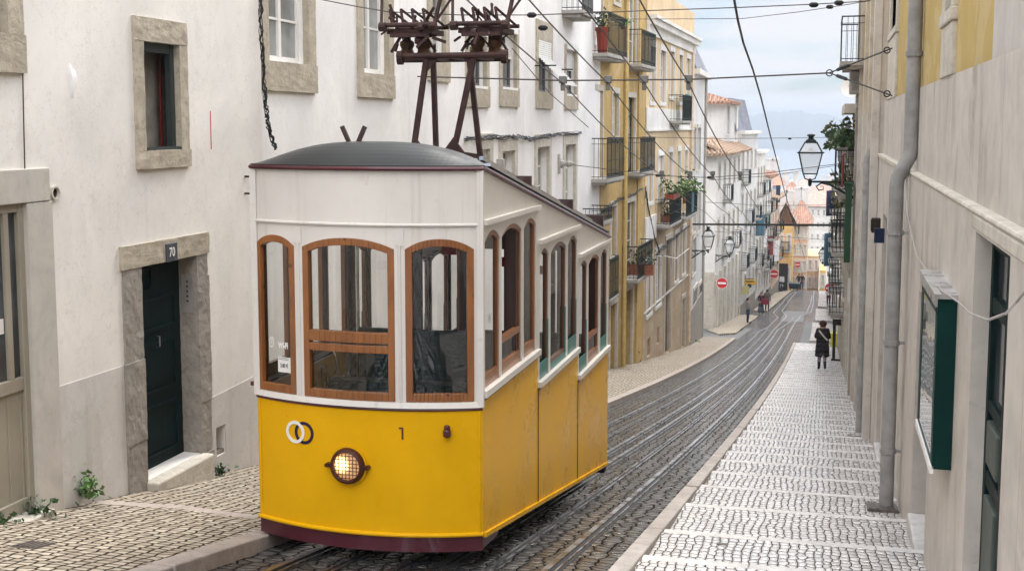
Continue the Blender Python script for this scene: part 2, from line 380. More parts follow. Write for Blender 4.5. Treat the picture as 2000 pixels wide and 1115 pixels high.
M['green_door'] = paint('dark_green_paint', (0.005, 0.014, 0.014), 0.55, 0.0, 0.3, streak=(0.05, 0.055, 0.045), amt=0.22, spec=0.08)
M['dgreen'] = paint('green_gloss_paint', (0.003, 0.026, 0.022), 0.45, 0.0, 0.15, spec=0.10)
M['brown_door'] = plain('weathered_door_wood', (0.13, 0.11, 0.095), 0.7, 0.35, 7)
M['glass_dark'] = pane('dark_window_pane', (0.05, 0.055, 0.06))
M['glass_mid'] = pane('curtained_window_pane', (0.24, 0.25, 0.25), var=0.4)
M['glass_light'] = pane('pale_curtain_pane', (0.50, 0.52, 0.52), var=0.15)  # pale pane with a whitish curtain tone
M['dark'] = plain('dim_interior', (0.025, 0.022, 0.02), 0.9, 0.3)
M['tile'] = None
# ------------------------------------------------------------------ the setting: terrain, street, pavements, rails, water
def strip(mb, ys, xa, xb, dz, mi=0, nx=1):               # sheet between two lateral lines, following the street profile
    f = lambda q, y: q(y) if callable(q) else q
    for a, b in zip(ys, ys[1:]):
        for i in range(nx):
            ta, tb = i / nx, (i + 1) / nx
            xa0, xb0, xa1, xb1 = f(xa, a), f(xb, a), f(xa, b), f(xb, b)
            mb.quad((xa0 + (xb0 - xa0) * ta, a, zg(a) + dz), (xa0 + (xb0 - xa0) * tb, a, zg(a) + dz), (xa1 + (xb1 - xa1) * tb, b, zg(b) + dz), (xa1 + (xb1 - xa1) * ta, b, zg(b) + dz), mi)
def yrange(a, b, st):
    n = max(1, int(round((b - a) / st))); return [a + (b - a) * i / n for i in range(n + 1)]
def lerp_line(pts):
    def f(y):
        if y <= pts[0][0]: return pts[0][1]
        for (a, xa), (b, xb) in zip(pts, pts[1:]):
            if y <= b: return xa + (xb - xa) * (y - a) / (b - a)
        return pts[-1][1]
    return f
ROAD = -0.10
mb = MB(); strip(mb, yrange(-40, 64, 4) + [p[0] for p in PROF[1:]] + [520], -700, 700, -0.45)
tag(mb.build('ground', plain('hill_earth', (0.16, 0.14, 0.11), 0.9, 0.3, 0.2)), kind='structure')
mb = MB(); mb.quad((-6000, 330, -60), (6000, 330, -60), (6000, 9000, -60), (-6000, 9000, -60))
tw = NT('river_water'); tw.set(Base_Color=(0.10, 0.16, 0.20), Roughness=0.22); tw.bump(tw.noise(0.05, 4, vec=tw.vec((1, 3, 1))), 0.3, 3.0)
tag(mb.build('water', tw.m), kind='structure')
# road of dark setts
mb = MB(); strip(mb, yrange(-3, 64, 1.0) + yrange(65, 131, 2.0), -16, 1.2, ROAD, nx=4)
tag(mb.build('road', M['setts']), kind='structure')
mb = MB()
KL = lerp_line([(4, -4.28), (8.5, -4.13), (16, -4.3), (26, -4.45), (50, -4.47), (66.6, -4.52)])
strip(mb, yrange(66.9, 79, 1.5), -15.5, lambda y: -4.45 + max(0, (y - 70)) * 0.02, ROAD + 0.006)
strip(mb, yrange(64.6, 88, 1.5), -1.12, 1.1, ROAD + 0.006)
strip(mb, yrange(88, 100, 2), -2.9, -1.3, ROAD + 0.007)
tag(mb.build('road_asphalt', M['asphalt']), kind='structure')
# left pavement
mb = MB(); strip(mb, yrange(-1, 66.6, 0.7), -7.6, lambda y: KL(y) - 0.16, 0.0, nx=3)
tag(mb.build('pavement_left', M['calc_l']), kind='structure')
mb = MB(); c0, c1, c2 = gnd(190, 982), gnd(352, 992), gnd(503, 1012)
for a, b in ((c0, c1), (c1, c2)): mb.bar(a + V((0, 0, -.02)), b + V((0, 0, -.02)), 0.10, 0.06)
tag(mb.build('pavement_left_band', M['kerb']), kind='structure')
def kerbstones(name, ys, x0, x1, top, mat, step=1.1):
    mb = MB(); y = ys[0]; k = 0
    while y < ys[1] - 0.05:
        L = step * random.uniform(0.8, 1.25); e = min(y + L, ys[1]); g = 0.006; j = random.uniform(-.006, .006)
        f = lambda q, yy: q(yy) if callable(q) else q
        a, b = y + g, e - g
        mb.hexa([(f(x0, a) + j, a, zg(a) - 0.35), (f(x1, a) + j, a, zg(a) - 0.35), (f(x1, b) + j, b, zg(b) - 0.35), (f(x0, b) + j, b, zg(b) - 0.35),
                 (f(x0, a) + j, a, zg(a) + top + j), (f(x1, a) + j, a, zg(a) + top + j), (f(x1, b) + j, b, zg(b) + top + j), (f(x0, b) + j, b, zg(b) + top + j)])
        y = e
    return tag(mb.build(name, mat, bevel=0.012), kind='structure')
kerbstones('kerb_left', (-1, 66.6), lambda y: KL(y) - 0.17, lambda y: KL(y) + 0.02, 0.012, M['kerb'])
kerbstones('kerb_right', (-1, 64.4), -1.42, -1.275, 0.02, stone('pale_kerb_stone', (0.38, 0.345, 0.315), dark=(0.20, 0.165, 0.14), pit=.4), 1.6)
# right pavement: long shallow steps with a pale stone nosing at the lip of each
NOSE = [3.6, 5.0, 6.4, 7.75, 9.05, 10.35, 12.05, 13.6, 15.0, 16.4, 17.6, 18.7, 19.85]
while NOSE[-1] < 63.6: NOSE.append(NOSE[-1] + random.uniform(1.05, 1.4))
NOSE[-1] = 64.35
mb = MB(); nb = MB()
XR0, XR1 = -1.28, 1.05
for k, (a, b) in enumerate(zip(NOSE, NOSE[1:])):
    za = zg(a) - 0.085; zb = zg(b) + 0.004; nw = 0.13; sk = 0.05
    zn = zb - (zb - za) * nw / (b - a)
    for i in range(3):
        xa = XR0 + (XR1 - XR0) * i / 3; xb = XR0 + (XR1 - XR0) * (i + 1) / 3
        mb.quad((xa, a, za), (xb, a, za), (xb, b - nw, zn), (xa, b - nw, zn))
    x = XR0
    while x < XR1 - 0.02:                                # each lip is several long stones
        e = min(XR1, x + random.uniform(0.55, 1.0)); j = random.uniform(-.008, .008)
        nb.hexa([(x + .004, b - nw + j, zb - 0.35), (e - .004, b - nw + j, zb - 0.35), (e - .004, b + j * .5, zb - 0.35), (x + .004, b + j * .5, zb - 0.35),
                 (x + .004, b - nw + j, zb + 0.006), (e - .004, b - nw + j, zb + 0.006), (e - .004, b + j * .5, zb + 0.004), (x + .004, b + j * .5, zb + 0.004)])
        x = e
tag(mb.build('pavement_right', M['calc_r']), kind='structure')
tag(nb.build('pavement_right_nosings', M['nosing'], bevel=0.008), kind='structure')
mb = MB()
for a, b, x in ((67.5, 86.5, -0.62), (89.5, 102.5, -0.5), (105, 124, -0.35)):
    strip(mb, yrange(a, b, 2), x, 1.1, 0.0); mb.quad((x, a, zg(a) - .2), (1.1, a, zg(a) - .2), (1.1, a, zg(a)), (x, a, zg(a)))
    for y0, y1 in zip(yrange(a, b, 2), yrange(a, b, 2)[1:]): mb.quad((x, y0, zg(y0) - .2), (x, y1, zg(y1) - .2), (x, y1, zg(y1)), (x, y0, zg(y0)))
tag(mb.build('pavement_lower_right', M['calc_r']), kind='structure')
mb = MB()
def poly_px(mb, px, dz=0.0, skirt=0.2):
    P = [gnd(u, v, dz) for u, v in px]; n = len(P)
    mb.add(P, [list(range(n))])
    for i in range(n):
        a, b = P[i], P[(i + 1) % n]; mb.quad(a, b, b - V((0, 0, skirt)), a - V((0, 0, skirt)))
poly_px(mb, [(1380, 644), (1394, 641), (1443, 614), (1482, 616), (1437, 650), (1405, 652)])
poly_px(mb, [(1470, 606), (1513, 571), (1546, 567), (1499, 607)])
tag(mb.build('pavement_lower_left', M['calc_l']), kind='structure')

# rails: each line of the track is a thing
def rail(pts, kind, label, cat, group):
    mb = MB()
    for (xa, ya), (xb, yb) in zip(pts, pts[1:]):
        n = max(1, int(abs(yb - ya) / 1.5))
        for i in range(n):
            p = [xa + (xb - xa) * i / n, ya + (yb - ya) * i / n]; q = [xa + (xb - xa) * (i + 1) / n, ya + (yb - ya) * (i + 1) / n]
            def seg(o0, o1, h, mi):
                za, zb = zg(p[1]) + ROAD, zg(q[1]) + ROAD
                mb.hexa([(p[0] + o0, p[1], za - .1), (p[0] + o1, p[1], za - .1), (q[0] + o1, q[1], zb - .1), (q[0] + o0, q[1], zb - .1),
                         (p[0] + o0, p[1], za + h), (p[0] + o1, p[1], za + h), (q[0] + o1, q[1], zb + h), (q[0] + o0, q[1], zb + h)], mi)
            if kind == 'rail':
                seg(-.028, .022, .022, 0); seg(.022, .062, .006, 1); seg(.062, .076, .016, 0); seg(.076, .10, .004, 1); seg(-.05, -.028, .004, 1)
            else:
                seg(-.036, -.016, .014, 0); seg(-.016, .016, .004, 1); seg(.016, .036, .014, 0)
    o = mb.build('tram_rail' if kind == 'rail' else 'cable_slot', [M['steel'], M['slotdark'], M['concrete']], loc=(pts[0][0], pts[0][1], zg(pts[0][1])))
    return tag(o, label, cat, group)
def far(px): return [(g.x, g.y) for g in (gnd(u, v, ROAD) for u, v in px)]
rail([(-3.73, 1), (-3.73, 76)] + far([(1500, 639), (1519, 620), (1510, 611), (1537, 580), (1553, 568)]), 'rail', 'leftmost tram rail, running under the yellow tram beside the left kerb', 'rail', 'tram rails in the street')
rail([(-2.95, 1), (-2.95, 78)] + far([(1528, 627), (1536, 617), (1527, 607), (1542, 586), (1556, 569)]), 'rail', 'second tram rail from the left kerb, under the right side of the tram', 'rail', 'tram rails in the street')
rail([(-2.70, 1), (-2.70, 78)] + far([(1543, 628), (1549, 621), (1575, 612), (1582, 595), (1586, 578)]), 'rail', 'tram rail just right of the tram, third from the left kerb', 'rail', 'tram rails in the street')
rail([(-1.93, 1), (-1.93, 76)] + far([(1553, 629), (1563, 619), (1584, 610), (1588, 595), (1593, 566)]), 'rail', 'rightmost tram rail, nearest to the stepped pavement', 'rail', 'tram rails in the street')
rail([(-3.36, 1), (-3.36, 80)], 'slot', 'steel cable slot in the middle of the left track under the tram', 'cable slot', 'cable slots between the rails')
rail([(-2.33, 1), (-2.33, 80)], 'slot', 'steel cable slot in the middle of the empty right track', 'cable slot', 'cable slots between the rails')

# far shore beyond the river: a wooded ridge
mb = MB(); rows = []
for j, (Y, k) in enumerate(((2950, 0.0), (3050, .25), (3200, .7), (3350, 1.0), (3700, .9))):
    row = []
    for i in range(121):
        u = 1380 + 320 * i / 120
        top = 226 - 9 * math.exp(-((u - 1540) / 60) ** 2) - 2.2 * math.sin(u * .11) - 1.2 * math.sin(u * .37 + 1) - .8 * math.sin(u * .9) + random.uniform(-.7, .7) - max(0, (u - 1600)) * -.10
        z0 = -62; z1 = atY(u, top, 3350).z
        x = atY(u, 260, 3350).x * Y / 3350
        row.append((x, Y, z0 + (z1 - z0) * k))
    rows.append(row)
for a, b in zip(rows, rows[1:]):
    for i in range(120): mb.quad(a[i], a[i + 1], b[i + 1], b[i])
tag(mb.build('hill', plain('far_wooded_hill', (0.03, 0.045, 0.04), 0.95, 0.35, 0.012)), kind='structure')
# ------------------------------------------------------------------ facades and their openings
class Fac:                                              # a facade plane: s runs along the street, o outwards to the street
    def __init__(s, P0, P1):
        s.p = V((P0[0], P0[1], 0)); s.d = (V((P1[0], P1[1], 0)) - s.p); s.L = s.d.length; s.d.normalize()
        n = V((s.d.y, -s.d.x, 0)); s.n = n if n.dot(-(s.p + s.d * s.L / 2)) > 0 else -n
    def pt(s, a, z, o=0.0): q = s.p + s.d * a + s.n * o; return V((q.x, q.y, z))
    def px(s, u, v, o=0.0):
        r = ray(u, v); k = ((s.p + s.n * o).dot(s.n)) / r.dot(s.n); q = r * k
        return (q - s.p).dot(s.d), q.z
    def rect(s, u0, v0, u1, v1):                        # from the pixels of its upper left and lower right corner
        a, zt = s.px(u0, v0); b, zb = s.px(u1, v1); return (a, zb, b, zt)
    def box(s, mb, a, b, z0, z1, o0, o1, mi=0):
        mb.hexa([s.pt(a, z0, o0), s.pt(b, z0, o0), s.pt(b, z0, o1), s.pt(a, z0, o1), s.pt(a, z1, o0), s.pt(b, z1, o0), s.pt(b, z1, o1), s.pt(a, z1, o1)], mi)
    def wall(s, mb, a, b, z0, z1, holes, depth=0.2, o=0.0, mi=0, seg=2.0):
        S = sorted({a, b} | {h[0] for h in holes} | {h[2] for h in holes} | {a + (b - a) * i / max(1, int((b - a) / seg)) for i in range(max(1, int((b - a) / seg)))})
        Z = sorted({z0, z1} | {h[1] for h in holes} | {h[3] for h in holes})
        S = [x for x in S if a <= x <= b]; Z = [x for x in Z if z0 <= x <= z1]
        for x0, x1 in zip(S, S[1:]):
            for y0, y1 in zip(Z, Z[1:]):
                cx, cy = (x0 + x1) / 2, (y0 + y1) / 2
                if any(h[0] < cx < h[2] and h[1] < cy < h[3] for h in holes): continue
                mb.quad(s.pt(x0, y0, o), s.pt(x1, y0, o), s.pt(x1, y1, o), s.pt(x0, y1, o), mi)
        for h in holes:
            (h0, g0, h1, g1), dep = h[:4], (h[4] if len(h) > 4 else depth)
            for p, q in (((h0, g0), (h1, g0)), ((h1, g0), (h1, g1)), ((h1, g1), (h0, g1)), ((h0, g1), (h0, g0))):
                mb.quad(s.pt(p[0], p[1], o), s.pt(q[0], q[1], o), s.pt(q[0], q[1], o - dep), s.pt(p[0], p[1], o - dep), mi)
    def body(s, mb, a, b, z0, z1, back, mi=0, o=0.0):   # the rest of the block behind the facade
        A, B, C, D = (s.pt(a, z0, o), s.pt(b, z0, o), s.pt(b, z0, -back), s.pt(a, z0, -back)); T = [V((p.x, p.y, z1)) for p in (A, B, C, D)]
        mb.quad(B, C, T[2], T[1], mi); mb.quad(C, D, T[3], T[2], mi); mb.quad(D, A, T[0], T[3], mi); mb.quad(*T, mi)
def surround(F, mb, r, w, proud=0.035, o=0.0, base=0.12):       # stone frame round an opening: left, right, top, bottom widths
    a, z0, b, z1 = r; l, q, t, d = w; i0 = o - 0.05
    if t: F.box(mb, a - l, b + q, z1, z1 + t, i0, o + proud)
    if d: F.box(mb, a - l, b + q, z0 - d, z0, i0, o + proud + .012)
    if l: F.box(mb, a - l, a + .004, z0, z1, i0, o + proud - .004)
    if q: F.box(mb, b - .004, b + q, z0, z1, i0, o + proud - .004)
def sash(F, mb, r, o, nx=2, ny=2, w=0.05, t=0.05, mid=0.07):     # frame, meeting stiles and glazing bars
    a, z0, b, z1 = r
    F.box(mb, a, a + w, z0, z1, o - t, o); F.box(mb, b - w, b, z0, z1, o - t, o)
    F.box(mb, a + w, b - w, z1 - w, z1, o - t, o - .002); F.box(mb, a + w, b - w, z0, z0 + w * 1.3, o - t, o - .002)
    for i in range(1, nx):
        c = a + (b - a) * i / nx; F.box(mb, c - mid / 2, c + mid / 2, z0 + w * 1.3, z1 - w, o - t, o + .004)
    for j in range(1, ny):
        z = z0 + (z1 - z0) * j / ny; F.box(mb, a + w, b - w, z - .014, z + .014, o - t * .8, o - .012)
def window(par, F, r, nx=2, ny=2, sur=None, smat=None, frame=None, gl=None, depth=0.12, w=0.05, name='window', blind=None, sill=None, o=0.0, label=None, proud=0.035):
    m = MB(); sash(F, m, r, o - depth, nx, ny, w); p = m.build(name, frame or M['white_paint'], par)
    m = MB(); F.box(m, r[0] + .01, r[2] - .01, r[1] + .01, r[3] - .01, o - depth - .045, o - depth - .03); m.build('pane', gl or M['glass_dark'], p)
    if sur:
        m = MB(); surround(F, m, r, sur, proud, o); so = m.build('surround', smat or M['surround2'], p)
        if F.p.y < 30 and smat is M['surround']: roughen(so, 4, .013)
    if blind:
        m = MB(); n = max(3, int(blind / 0.055))
        for i in range(n):
            z = r[3] - blind * (i + 1) / n; F.box(m, r[0] + .015, r[2] - .015, z + .006, z + blind / n, o - depth + .01, o - depth + .035)
        F.box(m, r[0] - .02, r[2] + .02, r[3] - .02, r[3] + .16, o - .02, o + .06)
        m.build('roller_blind', M['white_paint'], p)
    if sill: m = MB(); F.box(m, r[0] - .03, r[2] + .03, r[1] - .05, r[1] - .002, o - depth, o + .05); m.build('sill', sill, p)
    if label: p['label'] = label
    return p
def door(par, F, r, mat, sur=None, smat=None, depth=0.22, panels=((.08, .42), (.48, .72), (.78, .95)), cols=2, name='door', o=0.0, label=None, glassy=False):
    m = MB(); a, z0, b, z1 = r; F.box(m, a, b, z0, z1, o - depth - .05, o - depth)
    W = b - a; H = z1 - z0
    for c in range(cols):
        for p0, p1 in panels:
            x0 = a + W * (c + .14) / cols; x1 = a + W * (c + .86) / cols
            F.box(m, x0, x1, z0 + H * p0, z0 + H * p1, o - depth - .01, o - depth + .012)
            F.box(m, x0 + .03, x1 - .03, z0 + H * p0 + .03, z0 + H * p1 - .03, o - depth, o - depth + .024)
    p = m.build(name, mat, par)
    if sur: m = MB(); surround(F, m, r, sur, .035, o); m.build('surround', smat or M['surround2'], p)
    if label: p['label'] = label
    return p
def balcony(par, F, a, b, z, h=1.0, d=0.55, n=None, panel=None, slab=None, bars=.012, label=None):   # slab with an iron railing on three sides
    m = MB(); F.box(m, a, b, z - .10, z, -.02, d); F.box(m, a + .06, b - .06, z - .17, z - .10, -.02, d - .08); p = m.build('balcony', slab or M['slab'], par, bevel=0)
    m = MB(); e = .03; A, B = a + e, b - e; D = d - e
    for zz, t in ((z + .06, .02), (z + h - .16, .014), (z + h, .03)):
        m.bar(F.pt(A, zz, 0), F.pt(A, zz, D), t); m.bar(F.pt(A, zz, D), F.pt(B, zz, D), t); m.bar(F.pt(B, zz, D), F.pt(B, zz, 0), t)
    n = n or max(6, int((B - A) / .095)); k = max(3, int(D / .11))
    for i in range(n + 1):
        s_ = A + (B - A) * i / n; m.bar(F.pt(s_, z, D), F.pt(s_, z + h, D), bars)
    for i in range(k):
        for s_ in (A, B): m.bar(F.pt(s_, z, D * i / k), F.pt(s_, z + h, D * i / k), bars)
    for i in range(n):                                   # little rings and scrolls at the foot and head of the bars
        c = A + (B - A) * (i + .5) / n; rr = (B - A) / n * .42
        for zc in (z + .06 + rr * 1.2, z + h - .08):
            q = [F.pt(c + rr * math.cos(t), zc + rr * math.sin(t), D) for t in [2 * math.pi * g / 8 for g in range(9)]]
            m.tube(q, bars * .5, 4, cap=False)
    if panel:
        m.bar(F.pt(A, z + h * .45, D), F.pt(B, z + h * .45, D), .02)
    m.build('railing', M['iron'], p)
    if label: p['label'] = label
    return p
def tube_thing(name, pts, r, mat, label, cat, group=None, n=6, extra=None):
    m = MB(); m.tube(pts, r, n)
    if extra: extra(m)
    o = m.build(name, mat, smooth=True, loc=pts[0]); return tag(o, label, cat, group)
def sag(a, b, k, n=14):                                 # a hanging line
    a = V(a); b = V(b); return [a + (b - a) * (i / n) - V((0, 0, k * 4 * (i / n) * (1 - i / n))) for i in range(n + 1)]

# ---------------- house number 70: near left
F1 = Fac((-6.2, 2.0), (-6.2, 12.86))
h1 = root('house', (-6.2, 7.0, zg(7)), 'cream white plaster house with door number 70, nearest on the left', 'house')
R1w = F1.rect(275, 80, 352, 292); a, z = F1.px(272, 518); b, _ = F1.px(382, 518); _, zb = F1.px(272, 948); _, zt = F1.px(310, 513)
R70 = (a, F1.px(275, 945)[1], b, zt)
rs = F1.px(47, 393); shop = (F1.px(-140, 600)[0], F1.px(47, 1005)[1], rs[0], F1.px(30, 398)[1])
top = F1.rect(-80, -140, 11, 66)
niche = F1.rect(421, 836, 441, 882)
mb = MB(); F1.wall(mb, 0, F1.L, -4.6, 8.0, [R1w + (.05,), R70, shop + (.10,), top, niche], 0.30); F1.body(mb, 0, F1.L, -4.6, 8.0, 9)
mb.build('wall', M['white1'], h1)
# damp plinth below the ruled line, cut round the doors: 4 mm proud of the wall
mb = MB()
def slope_panel(F, mb, s0, s1, za, zb, zbot, o=.006, n=6):
    for i in range(n):
        p, q = s0 + (s1 - s0) * i / n, s0 + (s1 - s0) * (i + 1) / n
        t0, t1 = za + (zb - za) * i / n, za + (zb - za) * (i + 1) / n
        mb.quad(F.pt(p, zbot, o), F.pt(q, zbot, o), F.pt(q, t1, o), F.pt(p, t0, o))
        mb.quad(F.pt(p, t0, o), F.pt(q, t1, o), F.pt(q, t1, 0), F.pt(p, t0, 0))
pA, pB = F1.px(107, 757), F1.px(241, 714); slope_panel(F1, mb, pA[0], pB[0], pA[1], pB[1], -4.6); mb.build('plinth', M['white1low'], h1); mb = MB()
pA, pB = F1.px(410, 778), F1.px(419, 773); pB = F1.px(502, 731); zl_ = lambda s: pA[1] + (pB[1] - pA[1]) * (s - pA[0]) / (pB[0] - pA[0])
slope_panel(F1, mb, pA[0], niche[0], pA[1], zl_(niche[0]), -4.6, n=1); slope_panel(F1, mb, niche[0], niche[2], zl_(niche[0]), zl_(niche[2]), niche[3], n=1); slope_panel(F1, mb, niche[2], pB[0], zl_(niche[2]), pB[1], -4.6)
mb.quad(F1.pt(niche[0], -4.6, .006), F1.pt(niche[2], -4.6, .006), F1.pt(niche[2], niche[1], .006), F1.pt(niche[0], niche[1], .006))
mb.build('plinth', M['white1low'], h1)
# small open window
wz = MB(); w = .055; a, z0, b, z1 = R1w
F1.box(wz, a, a + .03, z0, z1, -.10, -.05); F1.box(wz, b - .075, b, z0, z1, -.10, -.04); F1.box(wz, a + .03, b - .075, z1 - .09, z1, -.10, -.045); F1.box(wz, a - .01, b + .01, z0 - .02, z0 + .03, -.12, .02)
wn1 = wz.build('window', plain('dark_grey_frame', (.035, .045, .042), .5), h1); wn1['label'] = 'small open window with dark frame and red bar inside'
m = MB(); surround(F1, m, R1w, (.155, .15, .22, .17), .03); roughen(m.build('surround', M['surround'], wn1))
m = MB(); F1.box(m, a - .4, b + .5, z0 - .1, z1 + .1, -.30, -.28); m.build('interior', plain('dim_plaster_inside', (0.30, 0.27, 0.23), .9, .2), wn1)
m = MB(); s_, _ = F1.px(314, 200, -.2); F1.box(m, s_ - .012, s_ + .012, z0 + .03, z1 - .0, -.21, -.19); m.build('pole', plain('red_painted_pole', (0.16, 0.018, 0.016), .6), wn1)
m = MB(); s_, _ = F1.px(334, 200, -.12); F1.box(m, s_ - .010, s_ + .010, z0 + .03, z1 - .0, -.14, -.12); m.build('jamb_strip', M['white_paint'], wn1)
# window of the upper left edge
w2 = window(h1, F1, top, 2, 3, (.18, .19, .2, .30), M['surround'], M['slate'], M['glass_dark'], .16)
# shop door with beige metal frame
F1s = Fac((-6.2, 2.0), (-6.2, 12.86)); F1s.p = F1.p + F1.n * .13
sd = MB(); a, z0, b, z1 = shop
for q in (a, b - .07): F1s.box(sd, q, q + .07, z0, z1, -.22, -.14)
c0 = F1.px(20, 600)[0]; zr = F1.px(20, 745)[1]; zr2 = F1.px(10, 775)[1]
F1s.box(sd, a + .07, b - .07, z1 - .07, z1, -.22, -.145); F1s.box(sd, a + .07, b - .07, zr2, zr, -.21, -.15); F1s.box(sd, a + .07, b - .07, z0, z0 + .12, -.21, -.15)
F1s.box(sd, c0 - .01, c0 + .05, zr, z1 - .07, -.21, -.15)
shopm = paint('olive_beige_metal', (0.30, 0.27, 0.21), .4, .2, .1, streak=(.2, .17, .13), amt=.3)
sdo = sd.build('shop_door', shopm, h1, bevel=.006); sdo['label'] = 'olive beige metal shop door with tall dark glass'
m = MB(); F1s.box(m, a + .07, b - .07, zr, z1 - .07, -.195, -.18); m.build('pane', M['glass_dark'], sdo)
m = MB(); F1s.box(m, a + .07, b - .07, z0 + .12, zr2, -.19, -.175)
k = a + .07
while k < b - .1: F1s.box(m, k, k + .012, z0 + .12, zr2, -.175, -.168); k += .16
m.build('panel', shopm, sdo)
m = MB(); q = F1.rect(2, 626, 17, 652); F1s.box(m, *[q[0], q[2], q[1], q[3]], -.18, -.172); m.build('notice', M['white_paint'], sdo)
m = MB(); st = F1.px(95, 327); sb = F1.px(95, 1000)
F1.box(m, a, shop[2] + .30, z1, st[1], -.1, .035); F1.box(m, shop[2] - .004, shop[2] + .33, -4.6, z1 - .004, -.1, .03); F1.box(m, shop[2] - .03, shop[2] - .004, z0, z1 - .002, -.10, -.02)
m.build('stone_frame', marble('smooth_lioz', (0.46, 0.43, 0.38), (0.33, 0.28, 0.23), .7), sdo, bevel=.008)
m = MB(); F1.box(m, a, shop[2] + .02, z0 - .4, z0 + .01, -.24, .16); m.build('threshold', M['surround2'], sdo, bevel=.015)
# door 70
a, z0, b, z1 = R70; rv = F1.px(352, 700)[0]
d7 = MB(); F1.box(d7, a, b, z0, z1, -.24, -.19); W = b - a
for p0, p1, x0, x1 in ((.05, .30, .12, .88), (.36, .60, .12, .88), (.66, .82, .12, .88), (.85, .97, .12, .48)):
    zz0, zz1 = z0 + (z1 - z0) * p0, z0 + (z1 - z0) * p1
    for (qa, qb, q0, q1) in ((a + W * x0, a + W * x1, zz0, zz0 + .03), (a + W * x0, a + W * x1, zz1 - .03, zz1), (a + W * x0, a + W * x0 + .03, zz0 + .03, zz1 - .03), (a + W * x1 - .03, a + W * x1, zz0 + .03, zz1 - .03)):
        F1.box(d7, qa, qb, q0, q1, -.20, -.165)
d7o = d7.build('door', M['green_door'], h1); d7o['label'] = 'peeling dark green panelled front door'
m = MB(); zt70 = F1.px(238, 478)[1]
sL, sR = F1.px(242, 700)[0], F1.px(408, 700)[0]
F1.box(m, sL - .02, sR + .02, z1, z1 + .215, -.22, .03)
roughen(m.build('lintel', M['surround'], d7o))
m = MB(); n = 7                                          # rough left and right jambs, built of uneven blocks
for s0, s1, o0 in ((sL, a + .004, .022), (b - .004, sR, .02)):
    m = MB(); z = -4.3
    while z < z1 - .02:
        e = min(z1 - .002, z + random.uniform(.5, .95)); j = random.uniform(-.010, .010)
        F1.box(m, s0 + (j if s0 == sL else 0), s1 + (j if s1 == sR else 0), z + .002, e, -.24, o0 + random.uniform(-.006, .006)); z = e
    roughen(m.build('jamb', M['greyjamb'], d7o), 4, .016, .08, .25)
m = MB(); F1.box(m, a - .02, b + .04, z0 - .6, z0 - .005, -.24, .14); m.build('threshold', M['surround2'], d7o, bevel=.02)
m = MB(); hq = F1.px(337, 668); m.tube([F1.pt(hq[0], hq[1] + .06, -.19), F1.pt(hq[0], hq[1] + .05, -.14), F1.pt(hq[0], hq[1] - .05, -.14), F1.pt(hq[0], hq[1] - .06, -.19)], .008, 6); m.build('handle', M['steel'], d7o)
# number plate and intercom
q = F1.rect(317, 477, 340, 508); m = MB(); F1.box(m, q[0], q[2], q[1], q[3], .031, .042); npl = m.build('number_plate', plain('slate_blue_enamel', (0.06, 0.065, 0.08), .4, .2), h1, bevel=.004)
m = MB(); cx, cz = (q[0] + q[2]) / 2, (q[1] + q[3]) / 2; text_mesh(m, '70', .125, lambda x, y: F1.pt(cx + x * .9, cz + y, .0435), thick=.002); m.build('digits', M['white_paint'], npl)
m = MB(); q = (b - .002, F1.px(365, 617)[1], F1.px(365, 541)[1]); ib = MB()
ib.hexa([F1.pt(b - .012, q[1], -.16), F1.pt(b - .002, q[1], -.16), F1.pt(b - .002, q[1], -.03), F1.pt(b - .012, q[1], -.03), F1.pt(b - .012, q[2], -.16), F1.pt(b - .002, q[2], -.16), F1.pt(b - .002, q[2], -.03), F1.pt(b - .012, q[2], -.03)])
ic = ib.build('intercom', plain('brushed_intercom_metal', (0.42, 0.40, 0.37), .4, .1, 9, metal=.5), h1)
m = MB()
for k in range(5):
    zz = q[2] - .07 - k * .05; m.lathe(F1.pt(b - .012, zz, -.095), -F1.d, [(.010, 0), (.010, .006), (.007, .009)], 8)
m.build('button', M['dark'], ic)
# niche, vent hole, iron hooks, red painted mark
a, z0, b, z1 = niche; m = MB(); F1.box(m, a - .03, b + .03, z0 - .05, z1 + .03, -.32, -.20); F1.box(m, a, b, z0, z0 + .04, -.22, -.02); m.build('meter_niche', M['greyjamb'], h1)
m = MB(); q = F1.px(104, 377); m.lathe(F1.pt(q[0], q[1], -.02), F1.n, [(.0, .024), (.045, .024)], 18); vh = m.build('vent_hole', M['dark'], h1)
m = MB(); m.ring(F1.pt(q[0], q[1], 0), F1.n, .044, .060, .03, 18); m.build('rim', M['surround2'], vh)
for v in (345, 378):
    q = F1.px(478, v); m = MB(); m.tube([F1.pt(q[0], q[1], 0), F1.pt(q[0], q[1], .12), F1.pt(q[0] + .05, q[1] - .05, .16), F1.pt(q[0] + .06, q[1], .2)], .012, 5); m.build('iron_hook', M['iron'], h1)
m = MB(); q = F1.rect(410, 217, 413, 292); F1.box(m, q[0], q[2], q[1], q[3], 0, .004); m.build('red_mark', plain('red_marking_paint', (.5, .05, .03), .7), h1)

